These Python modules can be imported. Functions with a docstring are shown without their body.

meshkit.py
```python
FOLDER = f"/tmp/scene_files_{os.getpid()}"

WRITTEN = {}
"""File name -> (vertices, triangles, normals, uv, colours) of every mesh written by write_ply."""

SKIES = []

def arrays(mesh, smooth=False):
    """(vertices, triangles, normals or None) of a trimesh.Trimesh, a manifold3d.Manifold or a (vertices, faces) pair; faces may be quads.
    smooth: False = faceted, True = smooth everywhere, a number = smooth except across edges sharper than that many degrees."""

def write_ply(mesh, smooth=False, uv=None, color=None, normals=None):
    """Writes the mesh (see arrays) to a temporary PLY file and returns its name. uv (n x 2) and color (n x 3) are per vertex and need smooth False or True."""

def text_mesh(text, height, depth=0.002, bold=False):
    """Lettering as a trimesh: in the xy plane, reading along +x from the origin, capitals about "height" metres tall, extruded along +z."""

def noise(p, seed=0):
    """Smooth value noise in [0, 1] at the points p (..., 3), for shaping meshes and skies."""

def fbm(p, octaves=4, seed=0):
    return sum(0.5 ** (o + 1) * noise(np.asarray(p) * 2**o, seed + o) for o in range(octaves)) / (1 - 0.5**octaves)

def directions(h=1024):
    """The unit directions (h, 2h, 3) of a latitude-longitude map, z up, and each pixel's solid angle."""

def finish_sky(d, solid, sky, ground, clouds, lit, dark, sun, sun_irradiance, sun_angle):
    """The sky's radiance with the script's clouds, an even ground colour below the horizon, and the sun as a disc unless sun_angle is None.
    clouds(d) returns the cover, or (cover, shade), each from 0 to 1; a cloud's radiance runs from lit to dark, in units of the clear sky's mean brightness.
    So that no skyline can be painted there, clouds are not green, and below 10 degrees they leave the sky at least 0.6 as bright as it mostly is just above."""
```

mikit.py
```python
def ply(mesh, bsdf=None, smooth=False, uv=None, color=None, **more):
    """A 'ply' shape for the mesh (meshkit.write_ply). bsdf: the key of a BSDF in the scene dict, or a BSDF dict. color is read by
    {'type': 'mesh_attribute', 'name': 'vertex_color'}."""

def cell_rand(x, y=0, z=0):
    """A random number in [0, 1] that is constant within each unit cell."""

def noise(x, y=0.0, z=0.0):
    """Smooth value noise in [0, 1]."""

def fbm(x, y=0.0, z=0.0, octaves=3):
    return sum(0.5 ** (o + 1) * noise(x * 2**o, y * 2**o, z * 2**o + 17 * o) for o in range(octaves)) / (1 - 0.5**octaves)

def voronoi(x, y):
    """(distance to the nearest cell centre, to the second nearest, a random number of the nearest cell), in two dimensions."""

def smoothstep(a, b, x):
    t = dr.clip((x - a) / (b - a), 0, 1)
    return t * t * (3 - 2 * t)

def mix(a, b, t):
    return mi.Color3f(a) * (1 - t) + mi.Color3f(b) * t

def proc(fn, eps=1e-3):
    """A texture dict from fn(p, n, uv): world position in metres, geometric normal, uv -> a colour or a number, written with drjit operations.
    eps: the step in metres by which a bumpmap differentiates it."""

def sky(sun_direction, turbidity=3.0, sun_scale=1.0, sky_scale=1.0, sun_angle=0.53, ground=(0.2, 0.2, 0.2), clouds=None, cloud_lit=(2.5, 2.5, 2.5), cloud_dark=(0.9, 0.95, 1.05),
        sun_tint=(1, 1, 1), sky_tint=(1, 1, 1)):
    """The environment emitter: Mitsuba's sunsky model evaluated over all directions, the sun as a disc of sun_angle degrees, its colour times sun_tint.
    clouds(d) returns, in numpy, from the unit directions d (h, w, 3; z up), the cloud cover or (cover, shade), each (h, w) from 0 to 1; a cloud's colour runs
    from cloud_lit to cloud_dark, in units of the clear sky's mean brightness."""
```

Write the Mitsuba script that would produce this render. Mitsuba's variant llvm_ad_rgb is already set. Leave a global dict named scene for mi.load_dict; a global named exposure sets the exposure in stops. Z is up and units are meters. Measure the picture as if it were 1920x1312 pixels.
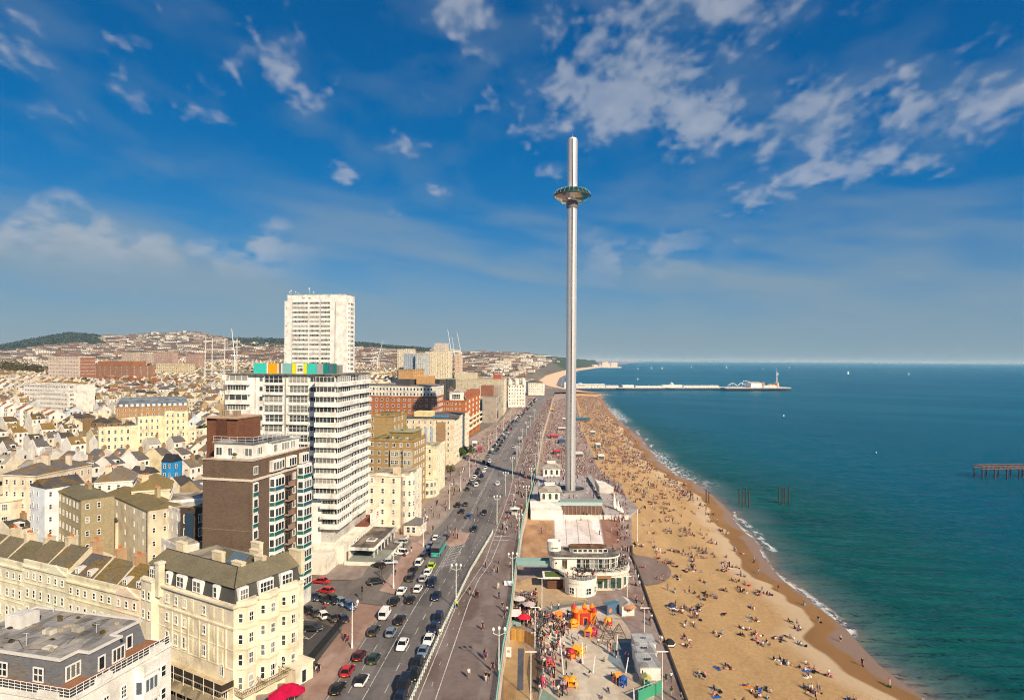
import math, random
import numpy as np, trimesh, drjit as dr, mitsuba as mi, manifold3d as m3
import mikit, meshkit
from mikit import noise, fbm, voronoi, smoothstep, mix, cell_rand, proc
from shapely.geometry import Polygon, Point
T = mi.ScalarTransform4f
scene, labels = {}, {}
PI = math.pi

# ------------------------------------------------------------------ camera, sky, exposure
EYE, FOC, ROLL, HORIZON = 55.0, 1200.0, math.radians(0.37), 674.5
scene['camera'] = {'type': 'perspective', 'fov': math.degrees(2 * math.atan(960 / FOC)), 'fov_axis': 'x', 'near_clip': 1.0, 'far_clip': 2.0e5,
                   'principal_point_offset_y': -(HORIZON - 656.0) / 1312.0,
                   'to_world': T().look_at(origin=[0, 0, EYE], target=[0, 1000, EYE], up=[-math.sin(ROLL), 0, math.cos(ROLL)])}
exposure = 2.12
SUN = (0.51, -0.86, 0.63)


def sky_clouds(d):
    az = np.degrees(np.arctan2(d[..., 0], d[..., 1])); el = np.degrees(np.arcsin(np.clip(d[..., 2], -1, 1)))
    up = np.maximum(d[..., 2], 0.03)
    q = np.stack([d[..., 0] / up, d[..., 1] / up, 0 * up], -1)
    def patch(a, e, wa, we, k=1.0):
        return k * np.exp(-((az - a) / wa) ** 2 - ((el - e) / we) ** 2)
    dens = np.maximum.reduce([patch(9, 23.5, 9.5, 5.4, 1.08), patch(16, 20, 8, 3.2, .96), patch(12, 29, 10, 4.5, .92), patch(25, 18.8, 8.5, 4.0, .95), patch(35, 18.5, 9, 3.8, .90), patch(27, 15.2, 9, 1.8, .82), patch(20.5, 13.3, 3.4, 2.4, .80), patch(19, 27, 8, 4, .86), patch(-5, 28.5, 4, 2.6, .80), patch(-3.0, 25.5, 3, 1.6, .74),
            patch(-20.5, 23.5, 4.4, 2.8, .76), patch(-17.8, 21.0, 2.4, 2.4, .72), patch(-37, 20, 2.5, 1.4, .6), patch(-32, 19.4, 4, 1.2, .60), patch(-26.2, 19.0, 3.0, 1.2, .60), patch(-10, 18.0, 3, 1.2, .76), patch(-14.5, 15.6, 2, 1.0, .76), patch(-6, 14.6, 2, 1.0, .70), patch(-10.5, 12.6, 2, .9, .74), patch(-35, 17.4, 4, .9, .68), patch(4, 16.6, 3, .9, .66), patch(14.5, 16.9, 2, .7, .70), patch(-27, 25, 12, 6, .40), patch(38, 15.4, 4, 1.2, .68)])
    inview = np.exp(-(az / 47) ** 6) * np.exp(-(el / 36) ** 8)
    far = meshkit.fbm(np.stack([d[..., 0] * 3, d[..., 1] * 3, d[..., 2] * 3], -1), 3, 5)
    dens = dens * inview + (1 - inview) * np.clip((far - .36) * 3.2, 0, .9)
    ee = 9.5 * np.log1p(np.maximum(el, 0) / 9.0)
    ce = np.stack([az * np.clip(1.25 - el / 60, .6, 1.2) / 1.9, ee / .46, 0 * az], -1)
    wv = (meshkit.fbm(ce * .8, 3, 11)[..., None] - .5) * np.array([.9, .5, 0])
    n = .60 * meshkit.fbm(ce + wv, 3, 8) + .26 * meshkit.fbm(ce * 3.1 + wv, 3, 9) + .14 * meshkit.fbm(q * 1.5, 3, 3)
    n = (n - .5) * 1.9 + .5
    puff = np.clip((n - (.97 - 0.96 * np.clip(dens, 0, 1.0))) / 0.56, 0, 1)
    puff = puff * puff * (3 - 2 * puff) * (.80 + .4 * (meshkit.fbm(ce * 1.7 + 9, 3, 14) - .5))
    mist = np.clip((dens - .35) * 1.2, 0, 1) * np.clip((meshkit.fbm(ce * .6 + 3, 4, 15) - .42) / .3, 0, 1) * .42
    puff = 1 - (1 - np.clip(puff, 0, 1)) * (1 - mist)
    # cumulus heads over the hills, low on the left and beside the mast
    c3 = np.stack([az / 2.6, el / 1.3, 0 * az], -1)
    h = meshkit.fbm(c3, 5, 21)
    top = 11.0 + 1.8 * (meshkit.fbm(np.stack([az / 5, 0 * az, 0 * az], -1), 4, 31) - .5) * 4
    band = np.clip((az + 16) / -6, 0, 1) + np.exp(-((az - 11) / 5.5) ** 2) * .7
    low = np.clip((h - .36) / .2, 0, 1) * np.clip((top - el) / 1.0, 0, 1) * np.clip((el - 6.0) / 3.0, 0, 1) * np.clip(band, 0, 1)
    # thin veil and the haze above the horizon
    v = meshkit.fbm(np.stack([az / 16, (el + .12 * az) / 3.0, 0 * az], -1), 4, 41)
    veil = np.clip((v - .42) / .3, 0, 1) * .62 * np.exp(-((el - 8.0) / 5.5) ** 2)
    haze = (.93 - .12 * np.clip(az / 30, 0, 1)) * np.exp(-(np.maximum(el, 0) / (7.6 - 1.2 * np.clip(az / 30, 0, 1))) ** 2)
    thin = np.clip((meshkit.fbm(ce * np.array([.35, .5, 1]) + 7, 5, 51) - .46) / .3, 0, 1) * .16
    soft = np.clip(1 - (1 - veil) * (1 - haze) * (1 - thin), 0, 1)
    white = np.clip(puff * .66 + low * .64, 0, .72)
    cover = 1 - (1 - soft) * (1 - white)
    shade = 1 - white * np.clip(.62 + .75 * (n - .5), .25, 1.0) / np.maximum(cover, 1e-3)
    return cover, np.clip(shade, 0, 1)


scene['sky'] = mikit.sky(SUN, turbidity=2.6, sun_scale=1.0, sky_scale=.55, clouds=sky_clouds, cloud_lit=(3.7, 3.85, 4.25), cloud_dark=(2.0, 2.56, 2.90), sky_tint=(.03, .66, 1.16), ground=(.16, .16, .15), sun_tint=(.96, 1.0, 1.07))


# ------------------------------------------------------------------ helpers
def at(u, v, z=0.0):
    """The place in the scene, at height z, that shows at that spot of a 1920 x 1312 view of it."""
    x, y = u - 960, v - HORIZON
    x, y = x * math.cos(ROLL) + y * math.sin(ROLL), -x * math.sin(ROLL) + y * math.cos(ROLL)
    Y = (EYE - z) * FOC / y
    return x / FOC * Y, Y


def enc(c):
    r, g, b = [min(max(float(x), 0.0), 1.0) for x in c]
    return math.floor(r * 1000) + .0005 + g * .998, b


def dec(uv):
    f = dr.floor(uv.x)
    return mi.Color3f(f / 1000, (uv.x - f) / .998, uv.y)


def frame(ox, oy, ang, oz=0.0):
    """Local x along the direction ang (radians from +x), y to its left."""
    c, s = math.cos(ang), math.sin(ang)
    return np.array([[c, -s, 0, ox], [s, c, 0, oy], [0, 0, 1, oz], [0, 0, 0, 1.0]])


I4 = np.eye(4)
BOXF = np.array([[0, 2, 3], [0, 3, 1], [4, 5, 7], [4, 7, 6], [0, 1, 5], [0, 5, 4], [2, 6, 7], [2, 7, 3], [0, 4, 6], [0, 6, 2], [1, 3, 7], [1, 7, 5]])


class MB:
    """Collects pieces into one mesh; every piece keeps a colour of its own."""
    def __init__(s, M=I4): s.V, s.F, s.C, s.n, s.M = [], [], [], 0, M
    def add(s, v, f, c=(.5, .5, .5), M=None):
        v = np.asarray(v, float); M = s.M if M is None else M
        v = v @ M[:3, :3].T + M[:3, 3]
        s.V.append(v); s.F.append(np.asarray(f) + s.n); s.C.append(np.tile(enc(c), (len(v), 1))); s.n += len(v)
        return s
    def box(s, x0, x1, y0, y1, z0, z1, c=(.5, .5, .5), M=None):
        v = np.array([[x, y, z] for x in (x0, x1) for y in (y0, y1) for z in (z0, z1)], float)
        return s.add(v, BOXF, c, M)
    def prism(s, poly, z0, z1, c=(.5, .5, .5), M=None, bottom=False):
        p = np.asarray(poly, float)
        if np.sum(p[:, 0] * np.roll(p[:, 1], -1) - p[:, 1] * np.roll(p[:, 0], -1)) < 0: p = p[::-1]
        n = len(p); v = np.vstack([np.c_[p, np.full(n, z0)], np.c_[p, np.full(n, z1)]])
        i = np.arange(n); j = (i + 1) % n
        f = np.vstack([np.c_[i, j, j + n], np.c_[i, j + n, i + n]])
        if n <= 4: vt, t = np.c_[p, np.full(n, z1)], np.array([[0, 1, 2], [0, 2, 3]])[:n - 2]
        else:
            vt, t = trimesh.creation.triangulate_polygon(Polygon(p), engine='earcut'); vt = np.c_[vt, np.full(len(vt), z1)]
        t = orient(vt, t)
        s.add(v, f, c, M); s.add(vt, t, c, M)
        if bottom: s.add(vt * [1, 1, 0] + [0, 0, z0], t[:, ::-1], c, M)
        return s
    def sheet(s, poly, z, c=(.5, .5, .5), M=None):
        p = np.asarray(poly, float)
        vt, t = trimesh.creation.triangulate_polygon(Polygon(p), engine='earcut')
        vt = np.c_[vt, np.full(len(vt), z)]
        return s.add(vt, orient(vt, t), c, M)
    def poly3(s, pts, c=(.5, .5, .5), M=None):
        n = len(pts)
        return s.add(pts, [[0, i, i + 1] for i in range(1, n - 1)], c, M)
    def tube(s, a, b, r0, r1=None, c=(.5, .5, .5), n=8, M=None):
        a, b = np.array(a, float), np.array(b, float); r1 = r0 if r1 is None else r1
        d = (b - a) / (np.linalg.norm(b - a) + 1e-9)
        x = np.cross(d, [0, 0, 1] if abs(d[2]) < .9 else [1, 0, 0]); x /= np.linalg.norm(x); y = np.cross(d, x)
        t = np.arange(n) * 2 * PI / n
        ring = np.cos(t)[:, None] * x + np.sin(t)[:, None] * y
        v = np.vstack([a + ring * r0, b + ring * r1, [a], [b]])
        i = np.arange(n); j = (i + 1) % n
        f = np.vstack([np.c_[i, j, j + n], np.c_[i, j + n, i + n], np.c_[j, i, i * 0 + 2 * n], np.c_[i + n, j + n, i * 0 + 2 * n + 1]])
        return s.add(v, f, c, M)
    def lathe(s, prof, c=(.5, .5, .5), n=24, at=(0, 0, 0), M=None):
        prof = np.asarray(prof, float); t = np.arange(n) * 2 * PI / n
        v = np.stack([prof[:, None, 0] * np.cos(t), prof[:, None, 0] * np.sin(t), np.repeat(prof[:, 1:2], n, 1)], -1).reshape(-1, 3) + at
        f = []
        for k in range(len(prof) - 1):
            i = np.arange(n) + k * n; j = (np.arange(n) + 1) % n + k * n
            f += [np.c_[i, j, j + n], np.c_[i, j + n, i + n]]
        return s.add(v, np.vstack(f), c, M)
    def gable(s, x0, x1, y0, y1, z, h, c, M=None, axis=0, over=.25, th=.12):
        """A pitched roof with its ridge along local x (axis 0) or y, closed below."""
        if axis:
            return s.gable(y0, y1, -x1, -x0, z, h, c, (s.M if M is None else M) @ frame(0, 0, PI / 2), 0, over)
        ym = (y0 + y1) / 2; a, b, c0, c1 = x0 - over * .3, x1 + over * .3, y0 - over, y1 + over
        v = [[a, c0, z], [b, c0, z], [b, c1, z], [a, c1, z], [a, ym, z + h], [b, ym, z + h]]
        return s.add(v, [[0, 1, 5], [0, 5, 4], [2, 3, 4], [2, 4, 5], [0, 4, 3], [1, 2, 5], [0, 3, 2], [0, 2, 1]], c, M)
    def hip(s, x0, x1, y0, y1, z, h, c, M=None, over=.25, run=None):
        x0, x1, y0, y1 = x0 - over, x1 + over, y0 - over, y1 + over
        k = min(x1 - x0, y1 - y0) / 2 if run is None else run; k2 = min(k, (x1 - x0) / 2 - .01, (y1 - y0) / 2 - .01)
        o = [[x0, y0, z], [x1, y0, z], [x1, y1, z], [x0, y1, z]]
        t = [[x0 + k2, y0 + k2, z + h], [x1 - k2, y0 + k2, z + h], [x1 - k2, y1 - k2, z + h], [x0 + k2, y1 - k2, z + h]]
        f = [[0, 3, 2], [0, 2, 1], [4, 5, 6], [4, 6, 7]]
        for i in range(4):
            j = (i + 1) % 4; f += [[i, j, j + 4], [i, j + 4, i + 4]]
        return s.add(o + t, f, c, M)
    def ply(s, bsdf, smooth=False, **k):
        v, f, uv = np.vstack(s.V), np.vstack(s.F), np.vstack(s.C)
        if not isinstance(smooth, bool): v, f, _ = meshkit.arrays((v, f), smooth); uv = np.tile(uv[0], (len(v), 1)); smooth = True
        return mikit.ply((v, f), bsdf, smooth=smooth, uv=uv, **k)


def orient(v, t):
    t = np.array(t); a, b, c = v[t[:, 0]], v[t[:, 1]], v[t[:, 2]]
    neg = np.cross(b - a, c - a)[:, 2] < 0
    t[neg] = t[neg][:, ::-1]
    return t


COUNT = {}
def key(name):
    n = COUNT.get(name, 0); COUNT[name] = n + 1
    return name if n == 0 else f'{name}_{n:03d}'


def thing(name, label, cat, group=None):
    k = key(name); labels[k] = {'label': label, 'category': cat}
    if group: labels[k]['group'] = group
    return k


def put(name, mb, bsdf, parent=None, label=None, kind=None, smooth=False, **k):
    """One entry of the scene; under parent it is a part."""
    q = key(parent + '__' + name if parent else name)
    scene[q] = mb.ply(bsdf, smooth, **k) if isinstance(mb, MB) else {**mb, **k}
    if label or kind:
        labels[q] = {}
        if label: labels[q]['label'] = label
        if kind: labels[q]['kind'] = kind
    return q


def ground(name, mb, bsdf, label=None, kind='structure', smooth=False):
    return put(name, mb, bsdf, None, label, kind, smooth)


def lin(*c):
    """A colour given as it would be printed (0-255) as a linear one."""
    return tuple(((x / 255 + .055) / 1.055) ** 2.4 if x > 10 else x / 255 / 12.92 for x in c)


# ------------------------------------------------------------------ materials
def bsdf(name, fn, rough=.7, spec=.3, **k):
    d = {'type': 'principled', 'base_color': proc(fn), 'roughness': rough, 'specular': spec, **k}
    scene[name] = {'type': 'twosided', 'bsdf': d}


def up_streaks(p): return noise(p.x * 1.3, p.y * 1.3, p.z * .12)

def m_render(p, n, uv):
    g = fbm(p.x * .35, p.y * .35, p.z * .35, 3); s = up_streaks(p)
    w = fbm(p.x * 1.1 + 7, p.y * 1.1, p.z * .5, 3); k = 1.03 - .20 * smoothstep(.42, .75, g) - .17 * smoothstep(.52, .85, s) * smoothstep(.3, .6, w) - .08 * smoothstep(.5, .7, w)
    return dec(uv) * mi.Color3f(k, k * (1 - .03 * g), k * (1 - .09 * g))
def m_brick(p, n, uv):
    h = p.x * .8 + p.y * .6 + dr.floor(p.z * 6) * .37
    c = cell_rand(dr.floor(h * 3), dr.floor(p.z * 6), 3)
    k = .80 + .34 * c * .8 + .2 * (fbm(p.x * .3, p.y * .3, p.z * .3, 3) - .5) - .12 * smoothstep(.6, .9, up_streaks(p))
    return dec(uv) * k
def m_roof(p, n, uv):
    g = fbm(p.x * .45, p.y * .45, p.z * .45, 4); t = noise(p.x * 2.4, p.y * 2.4, p.z * 7.0)
    b = dec(uv) * (.52 + .40 * g + .36 * t)
    big = noise(p.x * .021 + 9, p.y * .021, 1.0)
    li = smoothstep(.46, .62, g) * smoothstep(.40, .60, big)
    return mix(b, mi.Color3f(.21, .125, .018) * (.55 + .8 * t), .62 * li)
def m_flatroof(p, n, uv):
    g = fbm(p.x * .5, p.y * .5, 0, 4); s = noise(p.x * 2.2, p.y * 2.2, 0)
    return dec(uv) * (.58 + .62 * g + .18 * s) * (1 - .42 * smoothstep(.52, .66, fbm(p.x * .22 + 5, p.y * .22, 2, 4))) * (1 - .35 * smoothstep(.62, .70, noise(p.x * .9, p.y * .35, 6.0))) + mi.Color3f(.05, .032, .0) * smoothstep(.60, .70, fbm(p.x * .5, p.y * .5, 9.0, 3))
def m_plain(p, n, uv): return dec(uv)
bsdf('render', m_render, .75); bsdf('brick', m_brick, .85, .2); bsdf('roof', m_roof, .85, .2); bsdf('flat_roof', m_flatroof, .8, .25)
bsdf('plain', m_plain, .55, .4); bsdf('cloth', m_plain, .9, .1)
bsdf('car_paint', m_plain, .28, .5, clearcoat=1.0, clearcoat_gloss=.95)
bsdf('glass', m_plain, .16, .35)
bsdf('metal', m_plain, .42, .5, metallic=.5)
bsdf('mirror', m_plain, .10, .5, metallic=.95)
bsdf('leaf', lambda p, n, uv: dec(uv) * (.55 + .9 * noise(p.x * 1.7, p.y * 1.7, p.z * 1.7)), .8, .2)


def pw(pts):
    """A function through the points, straight between them, for numbers and for drjit values."""
    pts = sorted(pts)
    ks = [(b[1] - a[1]) / (b[0] - a[0]) for a, b in zip(pts, pts[1:])]
    def f(t):
        r = pts[0][1] + ks[0] * (t - pts[0][0]); mx = np.maximum if isinstance(t, (int, float, np.ndarray)) else dr.maximum
        for k0, k1, q in zip(ks, ks[1:], pts[1:]): r = r + (k1 - k0) * mx(t - q[0], 0)
        return r
    return f

# ------------------------------------------------------------------ the lie of the land
SEA, LOW = -7.5, -4.5
def line(z, *pts):
    return pw([at(u, v, z)[::-1] for u, v in pts])
rail = line(0, (932.5, 1312), (944, 1219), (956.4, 1159), (968, 1060), (980, 980), (992, 940), (1006, 880), (1017, 814), (1032, 764), (1041, 730))
kerb_r = line(0, (771, 1308), (831, 1174), (878.7, 1075), (920.5, 1003.6), (945, 926), (963, 882), (977, 832), (1001, 786), (1020, 752), (1029, 733))
kerb_l = line(0, (607, 1312), (681.6, 1198), (723, 1135), (759, 1087), (786, 1039), (807, 1000), (840, 965), (867, 921), (897, 873), (938.6, 815.6), (962, 786), (988, 762), (1010, 738))
prom = line(LOW, (1286.7, 1312), (1253, 1221), (1220, 1138), (1207.5, 1102), (1196, 1070), (1184.6, 1044), (1184, 957), (1166, 911), (1137, 890), (1120, 875), (1112, 852), (1090, 804), (1081, 753), (1076, 738))
water = line(SEA, (1716, 1312), (1648, 1259), (1600, 1211), (1570, 1178), (1528, 1145), (1461, 1090), (1434, 1062), (1417, 1024), (1374.6, 987), (1360, 960), (1333, 935), (1306, 910), (1260, 889), (1229, 864), (1197.5, 821),
             (1167.7, 798), (1142.5, 773), (1124, 746), (1135.6, 739), (1092, 732.5), (1052, 724), (1056, 708), (1070, 701), (1085, 695), (1120, 690))
front = pw([(60, -47), (102, -44.5), (114, -40), (140, -45), (200, -44), (260, -32), (335, -32), (443, -27), (590, -6), (770, 4), (1090, 38), (1600, 50), (2600, 150), (4500, 330)])
AZ = pw([(-1.2, 648), (-.8, 650), (-.72, 632), (-.69, 627), (-.633, 633), (-.55, 628), (-.508, 625), (-.44, 638), (-.36, 638), (-.24, 644), (-.18, 651), (-.13, 656), (-.08, 661), (0, 664), (.07, 668), (.12, 671)])
def sstep(a, b, t):
    t = np.clip((t - a) / (b - a), 0, 1); return t * t * (3 - 2 * t)
def terrain(x, y):
    x, y = np.asarray(x, float), np.asarray(y, float)
    d = np.maximum(front(y) - 22 - x, 0)
    a = x / np.maximum(y, 50)
    z = .033 * np.minimum(d, 500) + .019 * np.clip(y - 300, 0, 1300) * sstep(0, 220, d)
    hv = (674.5 + 7.8 * a - AZ(np.clip(a, -1.2, .12))) / FOC
    for r, k in ((3500.0, 1.0),):
        z = z + (EYE + hv * r - z) * sstep(1350, r, y)
    z = z + (meshkit.noise(np.stack([x / 160, y / 160, 0 * x], -1), 2) - .5) * 10 * sstep(300, 2200, y)
    z = np.where(y > 3500, z * (1 - .25 * sstep(3600, 9000, y)), z)
    c = water(np.clip(y, 60, 9000)) - x
    z = np.where(y > 1120, np.minimum(z, -8.5 + 9 * sstep(0, 62, c) + .6 * np.maximum(c - 62, 0)), z)
    return z - .03
def tz(x, y): return float(terrain(x, y))

ys = np.unique(np.r_[np.linspace(40, 600, 90), np.geomspace(600, 3500, 80), np.geomspace(3500, 14000, 24)])
cols = 190
V = []
for y in ys:
    e = rail(y) - 1.0 if y < 1125 else (rail(y) - 1 + (water(y) + 12 - rail(y) + 1) * min((y - 1125) / 50, 1) if y < 1400 else water(min(y, 6000)) + 12)
    t = np.linspace(0, 1, cols) ** 1.6
    V.append(np.c_[e - t * (1.25 * y + 60 + e), np.full(cols, y)])
V = np.array(V); Vz = terrain(V[..., 0], V[..., 1])
i = np.arange(len(ys) - 1)[:, None] * cols + np.arange(cols - 1)[None]; i = i.ravel()
F4 = np.c_[i, i + cols, i + cols + 1, i + 1]

def m_land(p, n, uv):
    c = mi.Float(0) + water(p.y) - p.x
    far = smoothstep(1500, 2600, p.y)
    g = fbm(p.x * .02, p.y * .02, 0, 4); f = fbm(p.x * .15, p.y * .15, 0, 3)
    street = mix((.115, .095, .08), (.19, .165, .14), f)
    town = mix(street, (.095, .082, .07), far)
    scrub = mix((.045, .06, .03), (.10, .10, .06), f)
    town = mix(town, scrub, smoothstep(.52, .62, g) * (.35 + .4 * far))
    a = p.x / dr.maximum(p.y, 50)
    wood = smoothstep(2300, 2700, p.y) * dr.maximum(smoothstep(-.60, -.66, a + .05 * (g - .5)), dr.maximum(smoothstep(-.46, -.40, a) * smoothstep(-.33, -.37, a), smoothstep(-.27, -.24, a) * smoothstep(-.10, -.16, a)))
    town = mix(town, mix((.022, .036, .018), (.05, .065, .03), f), dr.maximum(wood, smoothstep(3300, 3700, p.y)))
    sand = mix((.40, .27, .19), (.52, .38, .27), f)
    return mix(town, sand, smoothstep(1050, 1150, p.y) * smoothstep(64, 56, c))
bsdf('land', m_land, .9, .1)
scene['ground'] = mikit.ply((np.c_[V.reshape(-1, 2), Vz.ravel()], F4), 'land', smooth=True); labels['ground'] = {'kind': 'structure'}


def strip(mb, fa, fb, y0, y1, z, c=(.5, .5, .5), step=4.0, nx=1, skirt=0.0, zf=None):
    """A sheet between two lines running along the front, with an optional kerb face down on both sides."""
    n = max(2, int((y1 - y0) / step) + 1); y = np.linspace(y0, y1, n)
    a = np.array([fa(q) for q in y]); b = np.array([fb(q) for q in y])
    t = np.linspace(0, 1, nx + 1)
    x = a[:, None] + (b - a)[:, None] * t; yy = np.repeat(y[:, None], nx + 1, 1)
    zz = np.full_like(x, z) if zf is None else zf(x, yy, t)
    v = np.stack([x, yy, zz], -1).reshape(-1, 3)
    k = (np.arange(n - 1)[:, None] * (nx + 1) + np.arange(nx)[None]).ravel()
    f = np.c_[k, k + 1, k + nx + 2, k + nx + 1]; f = np.vstack([f[:, :3], f[:, [0, 2, 3]]])
    mb.add(v, f, c)
    if skirt:
        for xs, s in ((a, 1), (b, -1)):
            w = np.vstack([np.c_[xs, y, np.full(n, z)], np.c_[xs, y, np.full(n, z - skirt)]]); k = np.arange(n - 1)
            g = np.vstack([np.c_[k, k + 1, k + 1 + n], np.c_[k, k + 1 + n, k + n]])
            mb.add(w, g if s > 0 else g[:, ::-1], c)
    return mb


def m_asphalt(p, n, uv):
    g = fbm(p.x * .16, p.y * .03, 0, 4); s = noise(p.x * 1.6, p.y * 1.6, 0); l = noise(p.x * .55 - p.y * .04, p.y * .012, 3.0)
    t = fbm(p.x * .5 + 30, p.y * .12, 0, 3)
    pt = dr.select(cell_rand(dr.floor(p.x * .28 - p.y * .02), dr.floor(p.y * .07), 4) > .86, mi.Float(.78), mi.Float(1.0)) * dr.select(cell_rand(dr.floor(p.x * .5 - p.y * .035), dr.floor(p.y * .13), 9) > .93, mi.Float(1.14), mi.Float(1.0))
    return dec(uv) * pt * (.70 + .34 * g + .20 * s + .22 * l) * (1 - .22 * smoothstep(.50, .70, t))
def m_paving(p, n, uv):
    g = fbm(p.x * .10, p.y * .05, 0, 4); s = noise(p.x * 1.3, p.y * 1.3, 0); t = fbm(p.x * .22 + 30, p.y * .07, 0, 5)
    sl = cell_rand(dr.floor(p.x * .9), dr.floor(p.y * .9), 1); bay = cell_rand(dr.floor(p.x * .16), dr.floor(p.y * .055), 2)
    k = .74 + .34 * g + .14 * s + .12 * sl + .10 * (bay - .5)
    return dec(uv) * k * mix((1, 1, 1), (.80, .74, .71), smoothstep(.47, .68, t)) + .035 * smoothstep(.60, .75, noise(p.x * .45, p.y * .18, 8.0))
bsdf('asphalt', m_asphalt, .85, .25); bsdf('paving', m_paving, .8, .25)
bsdf('line_paint', lambda p, n, uv: dec(uv) * (.62 + .5 * noise(p.x * 2.5, p.y * 1.2, 0)), .6, .3)

ROADC, LEFTC, ESPC, LOWC = (.150, .137, .135), (.25, .20, .175), (.195, .150, .135), (.27, .205, .18)
mb = MB(); strip(mb, kerb_l, kerb_r, 60, 1000, .004, ROADC)
ground('road', mb, 'asphalt')
mb = MB(); strip(mb, lambda y: max(front(y), kerb_l(y) - 22) - 3, kerb_l, 60, 139, .13, LEFTC, skirt=.13)
strip(mb, lambda y: front(y) - 3, kerb_l, 159, 960, .13, LEFTC, skirt=.13)
ground('pavement', mb, 'paving')
mb = MB(); strip(mb, kerb_r, rail, 60, 960, .13, ESPC, skirt=.13)
ground('esplanade', mb, 'paving')
mb = MB(); strip(mb, rail, lambda y: prom(y), 60, 1178, LOW, LOWC)
ground('lower_promenade', mb, 'paving')

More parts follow.
